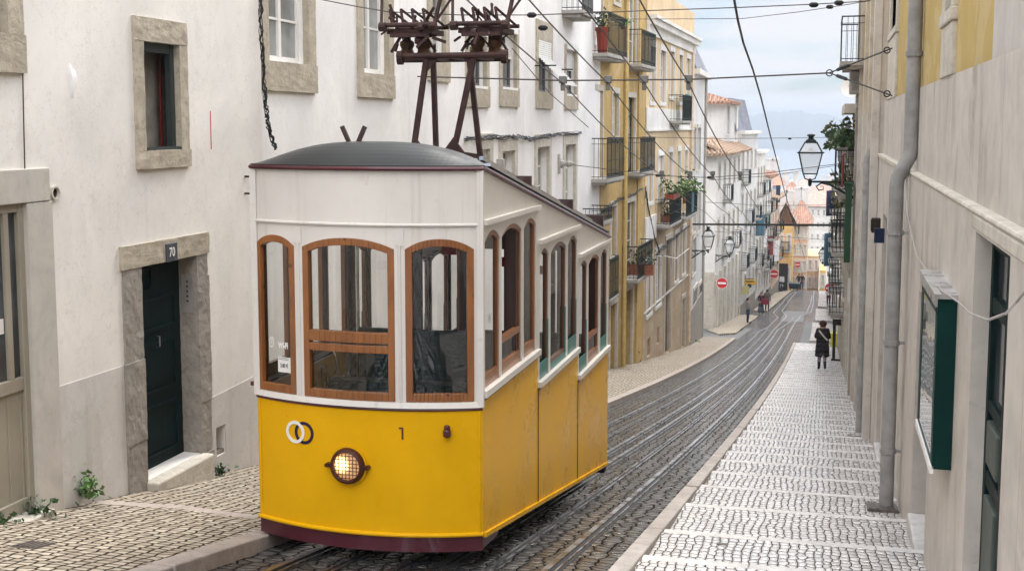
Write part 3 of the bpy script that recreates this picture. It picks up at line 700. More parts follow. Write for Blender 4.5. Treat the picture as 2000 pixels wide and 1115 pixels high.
tube_thing('cable', [F1.pt(F1.px(u, v)[0], F1.px(u, v)[1], .02 if v < 140 or v > 330 else .012) for u, v in ((38, -30), (40, 60), (42, 150), (44, 250), (46, 330), (48, 392))], .005, plain('brown_cable', (.05, .035, .025), .6), 'thin brown cable running down the wall above the shop door', 'cable')
m = MB(); q = F1.px(141, 157); n = 22; rim = []
for i in range(n):
    a_ = 2 * math.pi * i / n; k_ = 1 + .22 * math.sin(3 * a_ + 1) + random.uniform(-.10, .10); rim.append((.055 * math.cos(a_) * k_, .13 * math.sin(a_) * k_))
m.add([F1.pt(q[0] + x * 1.1, q[1] + z * 1.05, 0) for x, z in rim] + [F1.pt(q[0] + x * .85, q[1] + z * .9, .007) for x, z in rim] + [F1.pt(q[0], q[1], .009)], [(i, (i + 1) % n, n + (i + 1) % n, n + i) for i in range(n)] + [(n + i, n + (i + 1) % n, 2 * n) for i in range(n)])
m.build('plaster_patch', M['white2'], h1, smooth=True)
# ---------------- white house behind the tram
F2 = Fac((-6.24, 12.86), (-6.72, 37.2))
h2 = root('house', (-6.5, 25, zg(25)), 'long bright white house behind the tram with stone framed windows', 'house')
W2 = [  # u0 v0 u1 v1 of the opening, style
 (516, -150, 600, 128, 'sash'), (704, -140, 757, 148, 'sash'), (841, -20, 868, 122, 'sash'), (914, 62, 948, 170, 'blind'), (979, 58, 1007, 173, 'blind'), (1050, 77, 1074, 181, 'awning'), (1105, 94, 1124, 186, 'blind'),
 (938, 292, 955, 420, 'door'), (979, 296, 1004, 420, 'door'), (1048, 288, 1071, 400, 'door'), (1103, 283, 1122, 420, 'door')]
holes = [F2.rect(*w[:4]) for w in W2]
# rows share their levels
holes = [(a, z0, b, z1) for a, z0, b, z1 in holes]
mb = MB(); F2.wall(mb, 0, F2.L, -9.5, 8.2, holes, .22, seg=4); F2.body(mb, 0, F2.L, -9.5, 8.2, 9); mb.build('wall', M['white2'], h2)
for w, r in zip(W2, holes):
    st = w[4]
    if st == 'sash': p = window(h2, F2, r, 2, 3, (.22, .23, .25, .34), M['surround'], gl=M['glass_mid'], depth=.10, w=.06)
    elif st == 'blind': p = window(h2, F2, r, 2, 1, (.20, .22, .10, .40), M['surround'], plain('dark_sash_paint', (.12, .11, .11), .4) if 'dark_sash_paint' not in bpy.data.materials else bpy.data.materials['dark_sash_paint'], M['glass_dark'], .12, blind=.55 if w[0] > 1100 or w[0] == 979 else .25, sill=M['white_paint'])
    elif st == 'awning':
        p = window(h2, F2, r, 2, 1, (.22, .2, .45, .40), M['surround'], bpy.data.materials['dark_sash_paint'], M['glass_dark'], .12)
        m = MB(); a, z0, b, z1 = r; n = 22
        for i in range(n):
            t = i / n; o = .02 + max(0, t - .35) * 1.05; F2.box(m, a - .02, b + .02, z1 - 1.05 * t - .045, z1 - 1.05 * t - .006, o, o + .012)
        m.build('roller_blind', M['white_paint'], p)
        m = MB()
        for s_ in (a - .3, b + .35): m = MB(); m.bar(F2.pt(s_, z1 - .62, 0), F2.pt(s_, z1 - .62, .5), .03); m.build('bracket', M['iron'], p)
    else: p = window(h2, F2, r, 2, 3, (.25, .25, .30, .2), M['surround2'], gl=M['glass_mid'], depth=.16, w=.06)
a, z0 = F2.px(1097, 20); b, _ = F2.px(1130, 30); balcony(h2, F2, a, a + 1.7, z0, 1.0, .55)
# ---------------- ochre house
F3 = Fac((-6.70, 37.2), (-6.44, 44.9))
h3 = root('house', (-6.6, 41, zg(41)), 'ochre yellow house with iron balconies and corner pilasters', 'house')
W3 = [(1160, -50, 1176, 92, 'd'), (1199, -60, 1210, 8, 'w'), (1228, -60, 1243, 126, 'd'),
      (1157, 176, 1175, 345, 'l'), (1196, 182, 1207, 266, 'w'), (1226, 190, 1239, 335, 'd'),
      (1161, 430, 1172, 470, 'w'), (1192, 405, 1202, 497, 'w'), (1224, 397, 1238, 543, 'd'), (1191, 598, 1203, 720, 'g'), (1220, 571, 1233, 713, 'g')]
holes = [F3.rect(*w[:4]) for w in W3]
mb = MB(); F3.wall(mb, 0, F3.L, -10.5, 6.5, holes, .22, seg=4); F3.body(mb, 0, F3.L, -10.5, 6.5, 9); mb.build('wall', M['ochre'], h3)
for w, r in zip(W3, holes):
    if w[4] == 'g': door(h3, F3, r, M['brown_door'], (.14, .14, .25, 0), M['surround2'], .2, cols=1)
    else: window(h3, F3, r, 2, 4 if w[4] in 'dl' else 3, (.13, .13, .18, .12), M['surround2'], gl=M['glass_light'] if w[4] in 'l' else (M['glass_mid'] if w[0] in (1160, 1228, 1226) else M['glass_dark']), depth=.12, frame=M['white_paint'] if w[0] not in (1226,) else M['green_door'])
mb = MB()
for u0, u1 in ((1136, 1147), (1244, 1254)):
    a, b = F3.px(u0, 300)[0], F3.px(u1, 300)[0]; F3.box(mb, a, b, -10.5, 6.4, -.02, .06)
mb.build('pilaster', M['ochre'], h3)
m = MB(); a = F3.px(1217, 300)[0]; m.tube([F3.pt(a, 6.4, .09), F3.pt(a, -8.6, .09)], .07, 8)
for z in (4, 1.5, -1, -3.5, -6): m.tube([F3.pt(a, z, .09), F3.pt(a, z + .08, .09)], .085, 8)
m.build('downpipe', plain('ochre_pipe_paint', (.50, .37, .14), .5), h3, smooth=True)
def bal_px(par, F, u0, u1, vs, vt, d=.55, panel=None, at_u=None, label=None):
    a = F.px(u0, vs)[0]; z = F.px(at_u or u0, vs)[1]; b = F.px(u1, vs)[0]; h = F.px(at_u or u0, vt)[1] - z
    if b < a: a, b = b, a
    return a, b, z, balcony(par, F, a, b, z, abs(h), d, panel=panel, label=label)
bA = bal_px(h3, F3, 1153, 1193, 104, 24); bB = bal_px(h3, F3, 1222, 1252, 125, 58)
bC = bal_px(h3, F3, 1151, 1186, 350, 271, panel=True); bD = bal_px(h3, F3, 1220, 1251, 338, 270, panel=True)
bE = bal_px(h3, F3, 1215, 1246, 546, 482, panel=True); bF = bal_px(h3, F3, 1180, 1198, 585, 508, d=.2, panel=True)
bG = bal_px(h3, F3, 1128, 1152, 434, 408, d=.7)
# ---------------- cream house
F4 = Fac((-6.42, 44.9), (-6.12, 58.3))
h4 = root('house', (-6.25, 51, zg(51)), 'cream house with white cornice and tan lower storey', 'house')
W4 = []
for u, vt, vb, w in ((1270, 90, 200, 9), (1290, 98, 201, 9), (1309, 100, 190, 7), (1326, 107, 200, 6), (1341, 114, 206, 6)): W4.append((u, vt, u + w, vb, 'w'))
for u, vt, vb, w in ((1266, 322, 392, 8), (1285, 304, 385, 9), (1306, 298, 372, 6), (1323, 296, 375, 5), (1337, 294, 370, 5)): W4.append((u, vt, u + w, vb, 'b' if u == 1285 else 'w'))
for u, vt, vb, w in ((1263, 514, 608, 9), (1281, 493, 590, 9), (1318, 458, 544, 6), (1333, 449, 531, 5)): W4.append((u, vt, u + w, vb, 'w'))
W4 += [(1300, 470, 1309, 684, 'g'), (1332, 585, 1337, 675, 'g'), (1264, 664, 1270, 692, 'v'), (1283, 641, 1288, 668, 'v')]
holes = [F4.rect(*w[:4]) for w in W4]
zc = F4.px(1290, 60)[1]; zdiv = F4.px(1290, 230)[1]; zlow = F4.px(1290, 440)[1]; zd = F4.px(1290, 620)[1]
mb = MB(); F4.wall(mb, 0, F4.L, zlow, zc + 1.5, [h for h in holes if h[3] > zlow and h[1] > zlow], .2, seg=3); F4.body(mb, 0, F4.L, -12.8, zc + 1.5, 9); mb.build('wall', M['cream'], h4)
mb = MB(); F4.wall(mb, 0, F4.L, -12.8, zlow, [(h[0], h[1], h[2], min(h[3], zlow - .02)) for h in holes if h[1] < zlow], .2, seg=3); mb.build('lower_wall', M['tanlow'], h4)
for w, r in zip(W4, holes):
    if w[4] == 'g': door(h4, F4, (r[0], r[1], r[2], min(r[3], zlow - .02)), M['brown_door'], (.12, .12, .2, 0), M['surround2'], .15, cols=1)
    elif w[4] == 'v': door(h4, F4, r, M['tanlow'], None, None, .1, ((.1, .9),), 1, 'cellar_hatch')
    else: window(h4, F4, (r[0], r[1], r[2], r[3] if r[1] > zlow or r[3] < zlow else zlow - .02), 2, 3, (.10, .10, .22, .14), M['pale'], depth=.12, blind=1.2 if w[4] == 'b' else None, gl=M['glass_mid'] if w[0] % 2 else M['glass_dark'])
mb = MB(); a0, a1 = 0, F4.L
F4.box(mb, a0, a1, zc - .35, zc, -.02, .10); F4.box(mb, a0, a1 + .1, zc, zc + .22, -.02, .28); F4.box(mb, a0, a1 + .2, zc + .22, zc + .34, -.02, .38)
zb2 = zdiv; F4.box(mb, a0, a1, zb2 - .45, zb2 + .35, -.02, .05); F4.box(mb, a0, a1, zb2 - .52, zb2 - .45, -.02, .10)
z2 = F4.px(1270, 440)[1]; F4.box(mb, a0, F4.px(1280, 440)[0], z2 - .55, z2 + .35, -.02, .055)
F4.box(mb, a0, a1, F4.px(1300, 575)[1] - .03, F4.px(1300, 575)[1] + .03, -.02, .03)
mb.build('cornice', M['pale'], h4)
m = MB(); a = F4.px(1347, 300)[0]; m.tube([F4.pt(a, zc, .10), F4.pt(a, -10.2, .10)], .07, 8); m.build('downpipe', plain('pale_pipe_paint', (.62, .50, .38), .5), h4, smooth=True)
bal_px(h4, F4, 1305, 1325, 236, 186, d=.6, label=None); bH = bal_px(h4, F4, 1279, 1303, 440, 390, d=.6, panel=True); bI = bal_px(h4, F4, 1313, 1337, 424, 376, d=.6)
# ---------------- narrow corner house before the side street
F5 = Fac((-6.12, 58.3), (-6.30, 66.4))
h5 = root('house', (-6.2, 62, zg(62)), 'narrow pale corner house before the side street, with slate mansard', 'house')
W5 = [(1352, 250, 1358, 330), (1362, 250, 1367, 330), (1352, 380, 1358, 450), (1362, 378, 1367, 448), (1352, 470, 1358, 530), (1354, 570, 1360, 665), (1365, 560, 1369, 655)]
holes = [F5.rect(*w) for w in W5]; ztop5 = F5.px(1362, 148)[1]
mb = MB(); F5.wall(mb, 0, F5.L, -14, ztop5, holes, .2, seg=4); F5.body(mb, 0, F5.L, -14, ztop5, 8); mb.build('wall', M['pale2'], h5)
for r in holes[:5]: window(h5, F5, r, 2, 3, (.12, .12, .18, .12), M['surround2'])
for r in holes[5:]: door(h5, F5, r, M['brown_door'], (.16, .16, .2, 0), M['surround2'], .15, cols=1)
mb = MB(); F5.box(mb, 0, F5.L + .1, ztop5, ztop5 + .25, -8, .3); mb.build('cornice', M['pale'], h5)
mb = MB(); z9 = F5.px(1362, 80)[1]
mb.hexa([F5.pt(0, ztop5 + .25, -7), F5.pt(F5.L, ztop5 + .25, -7), F5.pt(F5.L, ztop5 + .25, .15), F5.pt(0, ztop5 + .25, .15), F5.pt(.3, z9, -6.5), F5.pt(F5.L - .7, z9, -6.5), F5.pt(F5.L - .7, z9, -.5), F5.pt(.3, z9, -.5)])
mb.build('roof', M['slate'], h5)
mb = MB(); F5.box(mb, 0, F5.L - .0, -14, -8.9, -.01, .05); F5.box(mb, F5.L - .8, F5.L, -14, ztop5, -.01, .08)
mb.build('plinth', M['greyjamb'], h5)
# ------------------------------------------------------------------ tiled roofs and the lower row of houses
def tilemat(name, c):
    t = NT(name); w = t.node('ShaderNodeTexWave', wave_type='BANDS', bands_direction='X'); t.l.new(t.pos, w.inputs['Vector']); w.inputs['Scale'].default_value = 1.6; w.inputs['Distortion'].default_value = 0.6
    n = t.noise(2.2, 5, .65); base = t.mix(t.ramp(n, .3, .7), tuple(x * .7 for x in c), tuple(min(1, x * 1.2) for x in c)); base = t.mix(t.ramp(w.outputs['Fac'], .0, .4, .5, 0), base, tuple(x * .4 for x in c))
    t.set(Base_Color=base, Roughness=.85); t.bump(w.outputs['Fac'], .6, .06); return t.m
M['tile'] = tilemat('clay_roof_tiles', (0.36, 0.20, 0.135)); M['tile_old'] = tilemat('weathered_roof_tiles', (0.36, 0.25, 0.17)); M['tile_pink'] = tilemat('pink_roof_tiles', (0.52, 0.32, 0.26))  # the distant roofs have pink clay tiles
M['laundry_r'] = plain('red_cloth', (.28, .05, .045), .9); M['laundry_w'] = plain('white_cloth', (.75, .74, .72), .9); M['laundry_b'] = plain('blue_cloth', (.06, .13, .17), .9); M['laundry_k'] = plain('navy_cloth', (.03, .035, .07), .9)
DARKS = bpy.data.materials['dark_sash_paint']
def tiled_eave(F, mb, a, b, z, out, rise, back, tiles=True):        # pitched roof with an eave of half-round tile ends
    p = [F.pt(a, z, out), F.pt(b, z, out), F.pt(b, z + rise, -back), F.pt(a, z + rise, -back)]; dz = V((0, 0, .09))
    mb.hexa([q - dz for q in p] + p)
    n = int((b - a) / .26)
    for i in range(n):
        s_ = a + (b - a) * (i + .5) / n; mb.tube([F.pt(s_, z + .02, out + .04), F.pt(s_, z + rise + .02, -back)], .085, 6)
def floors(par, F, zs, H, bays, w, hgt, sur, frame=None, gls=None, bal=(), depth=.12, balh=1.0, skip=(), nx=2, ny=3, a0=0.0, a1=None):
    rects = []; a1 = a1 or F.L
    for i, z in enumerate(zs):
        for k in range(bays):
            if (i, k) in skip: continue
            c = a0 + (a1 - a0) * (k + .5) / bays; full = (i, k) in bal
            rects.append((c - w / 2, z + (0.0 if full else H * .3), c + w / 2, z + hgt, i, k, full))
    def fit():
        for r in rects:
            g = random.choice(gls or [M['glass_dark'], M['glass_dark'], M['glass_mid']])
            window(par, F, r[:4], nx, ny, sur, M['surround2'], frame or M['white_paint'], g, depth)
            if r[6]: balcony(par, F, r[0] - .35, r[2] + .35, r[1] - .02, balh, .55, bars=.016, n=max(6, int((r[2] - r[0] + .7) / .14)), panel=random.random() < .4)
    return [r[:4] for r in rects], fit
A = gnd(1394, 640); B = gnd(1441, 616); C = gnd(1473, 600); D = gnd(1504, 579); E_ = gnd(1519, 567)
print('far left line', [tuple(round(q, 1) for q in p) for p in (A, B, C, D, E_)])
# house with the low tiled eave and set-back top storey
F6 = Fac((A.x, A.y), (B.x, B.y)); h6 = root('house', (A.x - 2, (A.y + B.y) / 2, zg(A.y)), 'white house at the far side street corner with low tiled eave and recessed top storey', 'house')
ze = atY(1394, 300, A.y).z; zb6 = zg(B.y) - 1
rr, fit = floors(h6, F6, (ze - 3.1, ze - 6.6), 3.0, 5, .85, 2.4, (.14, .14, .2, .1), bal=((1, 1), (1, 3), (0, 1)))
gr = [(F6.L * (k + .35) / 6, zg(A.y + (B.y - A.y) * k / 6) - .1, F6.L * (k + .8) / 6, zg(A.y) + 3.0 - k * .3) for k in range(6)]
mb = MB(); F6.wall(mb, 0, F6.L, zb6, ze, rr + gr, .2, seg=6); F6.body(mb, 0, F6.L, zb6, ze, 9); mb.build('wall', M['pale'], h6); fit()
for r in gr: door(h6, F6, r, M['dark'], None, None, .18, cols=1)
mb = MB()
for k in range(7):
    s_ = F6.L * (k + .08) / 6; F6.box(mb, s_ - .16, s_ + .26, zb6, zg(A.y) + 3.3, -.02, .12)
mb.build('pilaster', M['surround2'], h6)
m = MB()                                                # the end wall to the side street: ashlar base
p = A + V((0, -.03, 0))
for i in range(9):
    z = zg(A.y) - .3 + i * .42
    x = A.x
    for j in range(7):
        L = .8; o = .4 if i % 2 else 0
        m.box(x - (j + 1) * L + o - .006 * 0, A.y - .05, z, x - j * L + o - .012 if x - j * L + o - .012 <= x else x, A.y + .02, z + .41)
m.build('ashlar_base', M['surround2'], h6, bevel=0)
mb = MB(); tiled_eave(F6, mb, -.3, F6.L + .2, ze - .05, .75, .9, 1.2)
mb.hexa([V((A.x - 9, A.y - .6, ze - .15)), V((A.x + .6, A.y - .6, ze - .15)), V((A.x - .6, A.y + 1.2, ze + .75)), V((A.x - 9, A.y + 1.2, ze + .75)), V((A.x - 9, A.y - .6, ze - .05)), V((A.x + .6, A.y - .6, ze - .05)), V((A.x - .6, A.y + 1.2, ze + .85)), V((A.x - 9, A.y + 1.2, ze + .85))])
for i in range(34): x = A.x + .5 - .28 * i; mb.tube([(x, A.y - .64, ze - .03), (x - (.0 if i > 3 else .9), A.y + 1.2, ze + .87)], .085, 6)
mb.build('roof', M['tile_old'], h6)
F6b = Fac((A.x - .25, A.y + 8.5), (B.x - .25, B.y + .0)); zt6 = atY(1405, 196, A.y).z
mb = MB(); q6 = [(1.0, ze + 1.1, 2.2, ze + 3.0), (4.6, ze + .6, 5.8, ze + 3.0)]; F6b.wall(mb, 0, F6b.L, ze - .5, zt6, q6, .15, seg=8); F6b.body(mb, 0, F6b.L, ze - .5, zt6, 7); mb.build('upper_wall', M['pale2'], h6)
for r in q6: window(h6, F6b, r, 2, 3, (.12, .12, .15, .1), M['pale'])
Fend = Fac((A.x - 8.5, A.y + 8.5), (A.x - .25, A.y + 8.5)); Fend.n = V((0, -1, 0))
m = MB(); window(h6, Fend, (5.6, ze + .9, 6.9, ze + 2.6), 2, 2, (.12, .12, .15, .1), M['pale'], depth=-.06, gl=M['glass_mid'])
mb = MB(); cx0, cx1, cy0, cy1 = A.x - 9.5, A.x + .35, A.y + 7.8, B.y + .4; zt = zt6; rg = zt + 1.5
mb.hexa([(cx0, cy0, zt - .1), (cx1, cy0, zt - .1), (cx1, cy1, zt - .1), (cx0, cy1, zt - .1), (cx0, cy0, zt), (cx1, cy0, zt), (cx1, cy1, zt), (cx0, cy1, zt)])
mb.add([(cx0, cy0, zt), (cx1, cy0, zt), (cx1, cy1, zt), (cx0, cy1, zt), ((cx0 + cx1) / 2, cy0 + 3.5, rg), ((cx0 + cx1) / 2, cy1 - 3.5, rg)], [(0, 1, 4), (1, 2, 5, 4), (2, 3, 5), (3, 0, 4, 5)])
n = int((cx1 - cx0) / .28)
for i in range(n):
    x = cx0 + (cx1 - cx0) * (i + .5) / n; t = 1 - abs(x - (cx0 + cx1) / 2) / ((cx1 - cx0) / 2); mb.tube([(x, cy0 - .04, zt + .03), (x, cy0 + 3.5 * t, zt + 1.5 * t + .03)], .09, 6)
n = int((cy1 - cy0) / .28)
for i in range(n):
    y = cy0 + (cy1 - cy0) * (i + .5) / n; t = min(1, (y - cy0) / 3.5, (cy1 - y) / 3.5); mb.tube([(cx1 + .04, y, zt + .03), (cx1 - (cx1 - cx0) / 2 * t, y, zt + 1.5 * t + .03)], .09, 6)
mb.build('roof', M['tile'], h6)
# next houses down the left side
def row(P0, P1, vt, label, mat, nfl, bays, bal, w=.9, roof=None, base=M['greyjamb'], dz=0, u=None, gls=None):
    F = Fac((P0.x, P0.y), (P1.x, P1.y)); zt = atY(u or 1450, vt, P0.y).z
    h = root('house', (P0.x - 2, (P0.y + P1.y) / 2, zg(P0.y)), label, 'house'); z0 = zg(P1.y) - 1.5; g = zg(P0.y)
    H = (zt - g) / (nfl + .25)
    rr, fit = floors(h, F, [g + H * (i + .1) for i in range(nfl)], H, bays, w, H * .72, (.12, .12, .16, .1), bal=bal, gls=gls)
    mb = MB(); F.wall(mb, 0, F.L, z0, zt, rr, .18, seg=8); F.body(mb, 0, F.L, z0, zt, 8); mb.build('wall', mat, h); fit()
    mb = MB(); F.box(mb, -.05, F.L + .05, zt - .02, zt + .2, -8, .3); mb.build('cornice', M['pale'], h)
    mb = MB(); F.box(mb, 0.02, F.L - .02, z0, g - .3 + .9, -.01, .05); mb.build('plinth', base, h)
    if roof:
        mb = MB(); tiled_eave(F, mb, -.1, F.L + .1, zt + .22, .5, 1.4, 4.0); mb.build('roof', roof, h)
    return h, F, zt
h7, F7, z7 = row(B, C, 262, 'grey white house with slate clad top storey past the tiled eave', M['pale2'], 4, 4, ((1, 0), (1, 2), (2, 1), (2, 3), (3, 0)), u=1446)
mb = MB(); m0 = z7 + .2; Fm = F7
mb.hexa([Fm.pt(-1, m0, -7), Fm.pt(Fm.L * .8, m0, -7), Fm.pt(Fm.L * .8, m0, -.2), Fm.pt(-1, m0, -.2), Fm.pt(-.5, m0 + 2.4, -6), Fm.pt(Fm.L * .8 - .3, m0 + 2.4, -6), Fm.pt(Fm.L * .8 - .3, m0 + 2.4, -.8), Fm.pt(-.5, m0 + 2.4, -.8)]); mb.build('roof', M['slate'], h7)
mid = C + (D - C) * .5
h8, F8, z8 = row(C, mid, 300, 'pale narrow house with green shuttered balconies halfway down the left row', M['pale'], 4, 3, ((1, 0), (1, 2), (2, 1), (3, 0), (3, 2), (2, 2)), u=1476)
h9, F9, z9 = row(mid, D, 352, 'whitewashed house hung with laundry low in the left row', M['white2'], 4, 3, ((1, 0), (1, 1), (2, 1), (2, 2), (3, 0), (3, 2)), u=1492, roof=M['tile'])
h10, F10, z10 = row(D, E_, 395, 'last pinkish house of the left row before the golden house', M['peach'], 3, 3, ((1, 0), (1, 2), (2, 1), (2, 2)), u=1507, roof=M['tile_old'])
mb = MB(); q = atY(1497, 385, D.y + 14)
# houses across the end of the view, each a block of its own with roof and windows
def block(u0, u1, vt, vb, Y, depth, label, mat, cols, rows, roof=None, rise=2.0, wcol=None, gable=False, wsz=(.45, .6), shop=None, hip=True):
    a = atY(u0, vt, Y); b = atY(u1, vt, Y); zb = min(atY(u0, vb, Y).z, zg(Y)) - 1; zt = a.z; F = Fac((a.x, Y), (b.x, Y)); F.n = V((0, -1, 0))
    h = root('house', ((a.x + b.x) / 2, Y + depth / 2, zb), label, 'house'); L = F.L; zv = atY(u0, vb, Y).z
    rr = []
    for j in range(rows):
        for i in range(cols):
            cw = L / cols; ch = (zt - zv) / rows; cx = cw * (i + .5); cz = zv + ch * (j + .45)
            rr.append((cx - cw * wsz[0] / 2, cz - ch * wsz[1] / 2, cx + cw * wsz[0] / 2, cz + ch * wsz[1] / 2))
    mb = MB(); F.wall(mb, 0, L, zb, zt, rr, .2, seg=50); F.body(mb, 0, L, zb, zt, depth)
    if gable: mb.add([F.pt(0, zt, 0), F.pt(L, zt, 0), F.pt(L / 2, zt + rise, 0)], [(0, 1, 2)])
    mb.build('wall', mat, h)
    for r in rr: window(h, F, r, 2, 2, (.15, .15, .18, .12) if L < 30 else None, M['pale'], wcol, random.choice([M['glass_dark'], M['glass_mid']]), .12, w=.07)
    if roof:
        mb = MB(); e = .5
        A0, B0, C0, D0 = F.pt(-e, zt, e), F.pt(L + e, zt, e), F.pt(L + e, zt, -depth - e), F.pt(-e, zt, -depth - e)
        if gable: r0, r1 = F.pt(L / 2, zt + rise + .25, e), F.pt(L / 2, zt + rise + .25, -depth - e); mb.add([A0, B0, C0, D0, r0, r1], [(0, 4, 5, 3), (1, 2, 5, 4), (3, 5, 2)])
        else: k = min(depth, L) * .45 if hip else 0; r0, r1 = F.pt(k, zt + rise, -depth / 2), F.pt(L - k, zt + rise, -depth / 2); mb.add([A0, B0, C0, D0, r0, r1], [(0, 1, 5, 4), (1, 2, 5), (2, 3, 4, 5), (3, 0, 4), (0, 3, 2, 1)])
        mb.build('roof', roof, h)
        for q_ in (.22, .68):
            m = MB(); p_ = F.pt(L * q_, zt, -depth * .5); s_ = .35 + L * .012; m.box(p_.x - s_, p_.y - s_ * .7, zt + .3, p_.x + s_, p_.y + s_ * .7, zt + rise + 1.1); m.box(p_.x - s_ * 1.15, p_.y - s_ * .85, zt + rise + 1.1, p_.x + s_ * 1.15, p_.y + s_ * .85, zt + rise + 1.25)
            for dx in (-.4, .4): m.tube([(p_.x + dx * s_, p_.y, zt + rise + 1.25), (p_.x + dx * s_, p_.y, zt + rise + 1.6)], s_ * .25, 8)
            m.build('chimney', M['pale2'], h)
    return h, F, zt, L
hg, Fg, zg_, Lg = block(1520, 1549, 440, 566, E_.y + 4, 7, 'golden yellow house with brown timber gable at the bend of the rails', M['brightyellow'], 2, 2, M['tile'], 2.1, gable=True, wsz=(.36, .5))
m = MB()
for i in range(14):
    x = Lg * (i + .5) / 14; hh = (1 - abs(x - Lg / 2) / (Lg / 2)) * 2.0
    Fg.box(m, x - .09, x + .05, zg_, zg_ + max(.1, hh), .01, .05)
m.build('gable_boards', plain('brown_gable_boards', (.20, .11, .06), .7), hg)
m = MB(); zz = zg(E_.y + 4); Fg.box(m, Lg * .12, Lg * .72, zz - .5, zz + 2.6, .01, .06); m.build('shopfront', M['dark'], hg)
balcony(hg, Fg, Lg * .2, Lg * .8, zz + 3.9, 1.0, .6, bars=.02)
block(1549, 1578, 438, 566, E_.y + 9, 9, 'peach coloured house front facing up the street at the crest', M['peach'], 3, 4, M['tile'], 2.4)
block(1577, 1600, 500, 566, E_.y + 14, 8, 'small beige house with flat top beside the peach house', M['cream'], 2, 2, None)
block(1522, 1566, 392, 440, 158, 10, 'tall golden house rising behind the timber gable', M['brightyellow'], 2, 1, M['tile'], 2.2, wsz=(.25, .5))
block(1493, 1521, 362, 420, 140, 8, 'pale blue house with red hipped roof above the left row', M['sky_blue'], 2, 1, M['tile'], 1.6)
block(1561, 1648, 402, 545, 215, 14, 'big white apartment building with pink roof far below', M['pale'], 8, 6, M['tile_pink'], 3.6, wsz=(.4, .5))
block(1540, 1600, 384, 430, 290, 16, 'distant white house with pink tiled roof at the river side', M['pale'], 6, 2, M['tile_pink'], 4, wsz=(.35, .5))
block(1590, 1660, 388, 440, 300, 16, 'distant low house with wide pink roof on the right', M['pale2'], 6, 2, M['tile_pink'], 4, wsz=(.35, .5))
block(1455, 1545, 396, 450, 330, 18, 'distant white block partly hidden by the left row', M['pale'], 8, 2, M['tile_pink'], 4, wsz=(.35, .5))
block(1601, 1613, 528, 566, 133, 6, 'small yellow walled building at the end of the right pavement', M['brightyellow'], 1, 1, None)
for u, vt, r, l in ((1550, 352, 1.1, 'round pale tower standing above the distant roofs'), (1572, 356, .8, 'slim pale tower right of the round tower')):
    p = atY(u, vt, 340); q = root('tower', (p.x, 340, -50), l, 'tower'); m = MB(); m.lathe((p.x, 340, -52), (0, 0, 1), [(r * .9, 0), (r * .9, p.z + 50.6), (r * 1.1, p.z + 50.7), (r * 1.1, p.z + 51.6), (r * .7, p.z + 52)], 16); m.build('shaft', M['pale2'], q, smooth=True)
    m = MB(); m.ring((p.x, 340, p.z - 2.2), (0, 0, 1), r * .89, r * 1.04, .5, 16); m.build('cornice', M['pale'], q)

# ------------------------------------------------------------------ right side of the street
XL, XU = 0.83, 0.89
FR = Fac((XL, 1.0), (XL, 21.0)); FR.n = V((-1, 0, 0))
hr = root('house', (2.5, 11, zg(11)), 'grey stone house nearest on the right with yellow upper wall', 'house')
rp = lambda u, v, X=XL: atX(u, v, X)
zl = rp(1890, 398).z; s_ = lambda y: y - 1.0
dr = (s_(rp(1974, 494).y), zg(6) - .1, s_(rp(1906, 452).y), rp(1906, 452).z)
op2 = (s_(9.95), zg(10) - .3, s_(rp(1786, 800).y), rp(1790, 556).z)
holesR = [dr, op2] + [(s_(y), zg(y) - .3, s_(y + w), zz) for y, w, zz in ((14.3, 1.15, -1.05), (17.6, 1.2, -1.3))]
mb = MB(); FR.wall(mb, -6, FR.L, -6.5, zl - .035, holesR, .36, seg=3); mb.build('wall', M['greystone'], hr)
zy = rp(1900, 131, XU).z
wu = [(s_(rp(1861, 22, XU).y), rp(1855, 22, XU).z, s_(rp(1850, 22, XU).y), 2.4), (s_(rp(1751, 100, XU).y) + .1, rp(1745, 60, XU).z, s_(rp(1738, 100, XU).y) - .1, 3.0), (s_(5.2), 1.3, s_(6.0), 3.0)]
mb = MB(); FR.wall(mb, -6, FR.L, zl, zy, [], .2, o=-.06, seg=3); mb.build('middle_wall', M['greystone'], hr)
sr = s_(rp(1934, 120, XU).y)
mb = MB(); FR.wall(mb, sr, FR.L, zy, 4.2, wu[:2], .2, o=-.08, seg=3); mb.build('upper_wall', M['yellowwall'], hr)
mb = MB(); FR.wall(mb, -6, sr, zy, 4.2, wu[2:], .2, o=-.07, seg=3); FR.body(mb, -6, FR.L, -6.5, 4.2, 9, o=-.09); mb.build('bare_render', M['render'], hr)
mb = MB(); FR.box(mb, -6, s_(rp(1777, 339).y), zl - .035, zl + .0, -.2, .010); FR.box(mb, -6, s_(rp(1906, 452).y) + .15, dr[3] + .005, zl - .035, -.2, .006); mb.build('ledge', M['surround2'], hr, bevel=.015)
mb = MB(); FR.box(mb, s_(rp(1777, 339).y), FR.L, zl - .06, zl + .0, -.2, .02); mb.build('string_course', M['surround2'], hr, bevel=.01)
for r in wu[:2]:
    p = window(hr, FR, r, 2, 3, None, None, M['slate'], M['glass_dark'], .14, o=-.08)
    m = MB(); a, z0, b, z1 = r; FR.box(m, a - .16, a, z0 - .001, z1, -.2, -.04); FR.box(m, b, b + .28, z0 - .001, z1, -.2, -.04); FR.box(m, a - .18, b + .3, z0 - .10, z0, -.2, -.025); FR.box(m, a - .16, b + .28, zy, z0 - .10, -.2, -.044); m.build('surround', M['surround2'], p, bevel=.012)
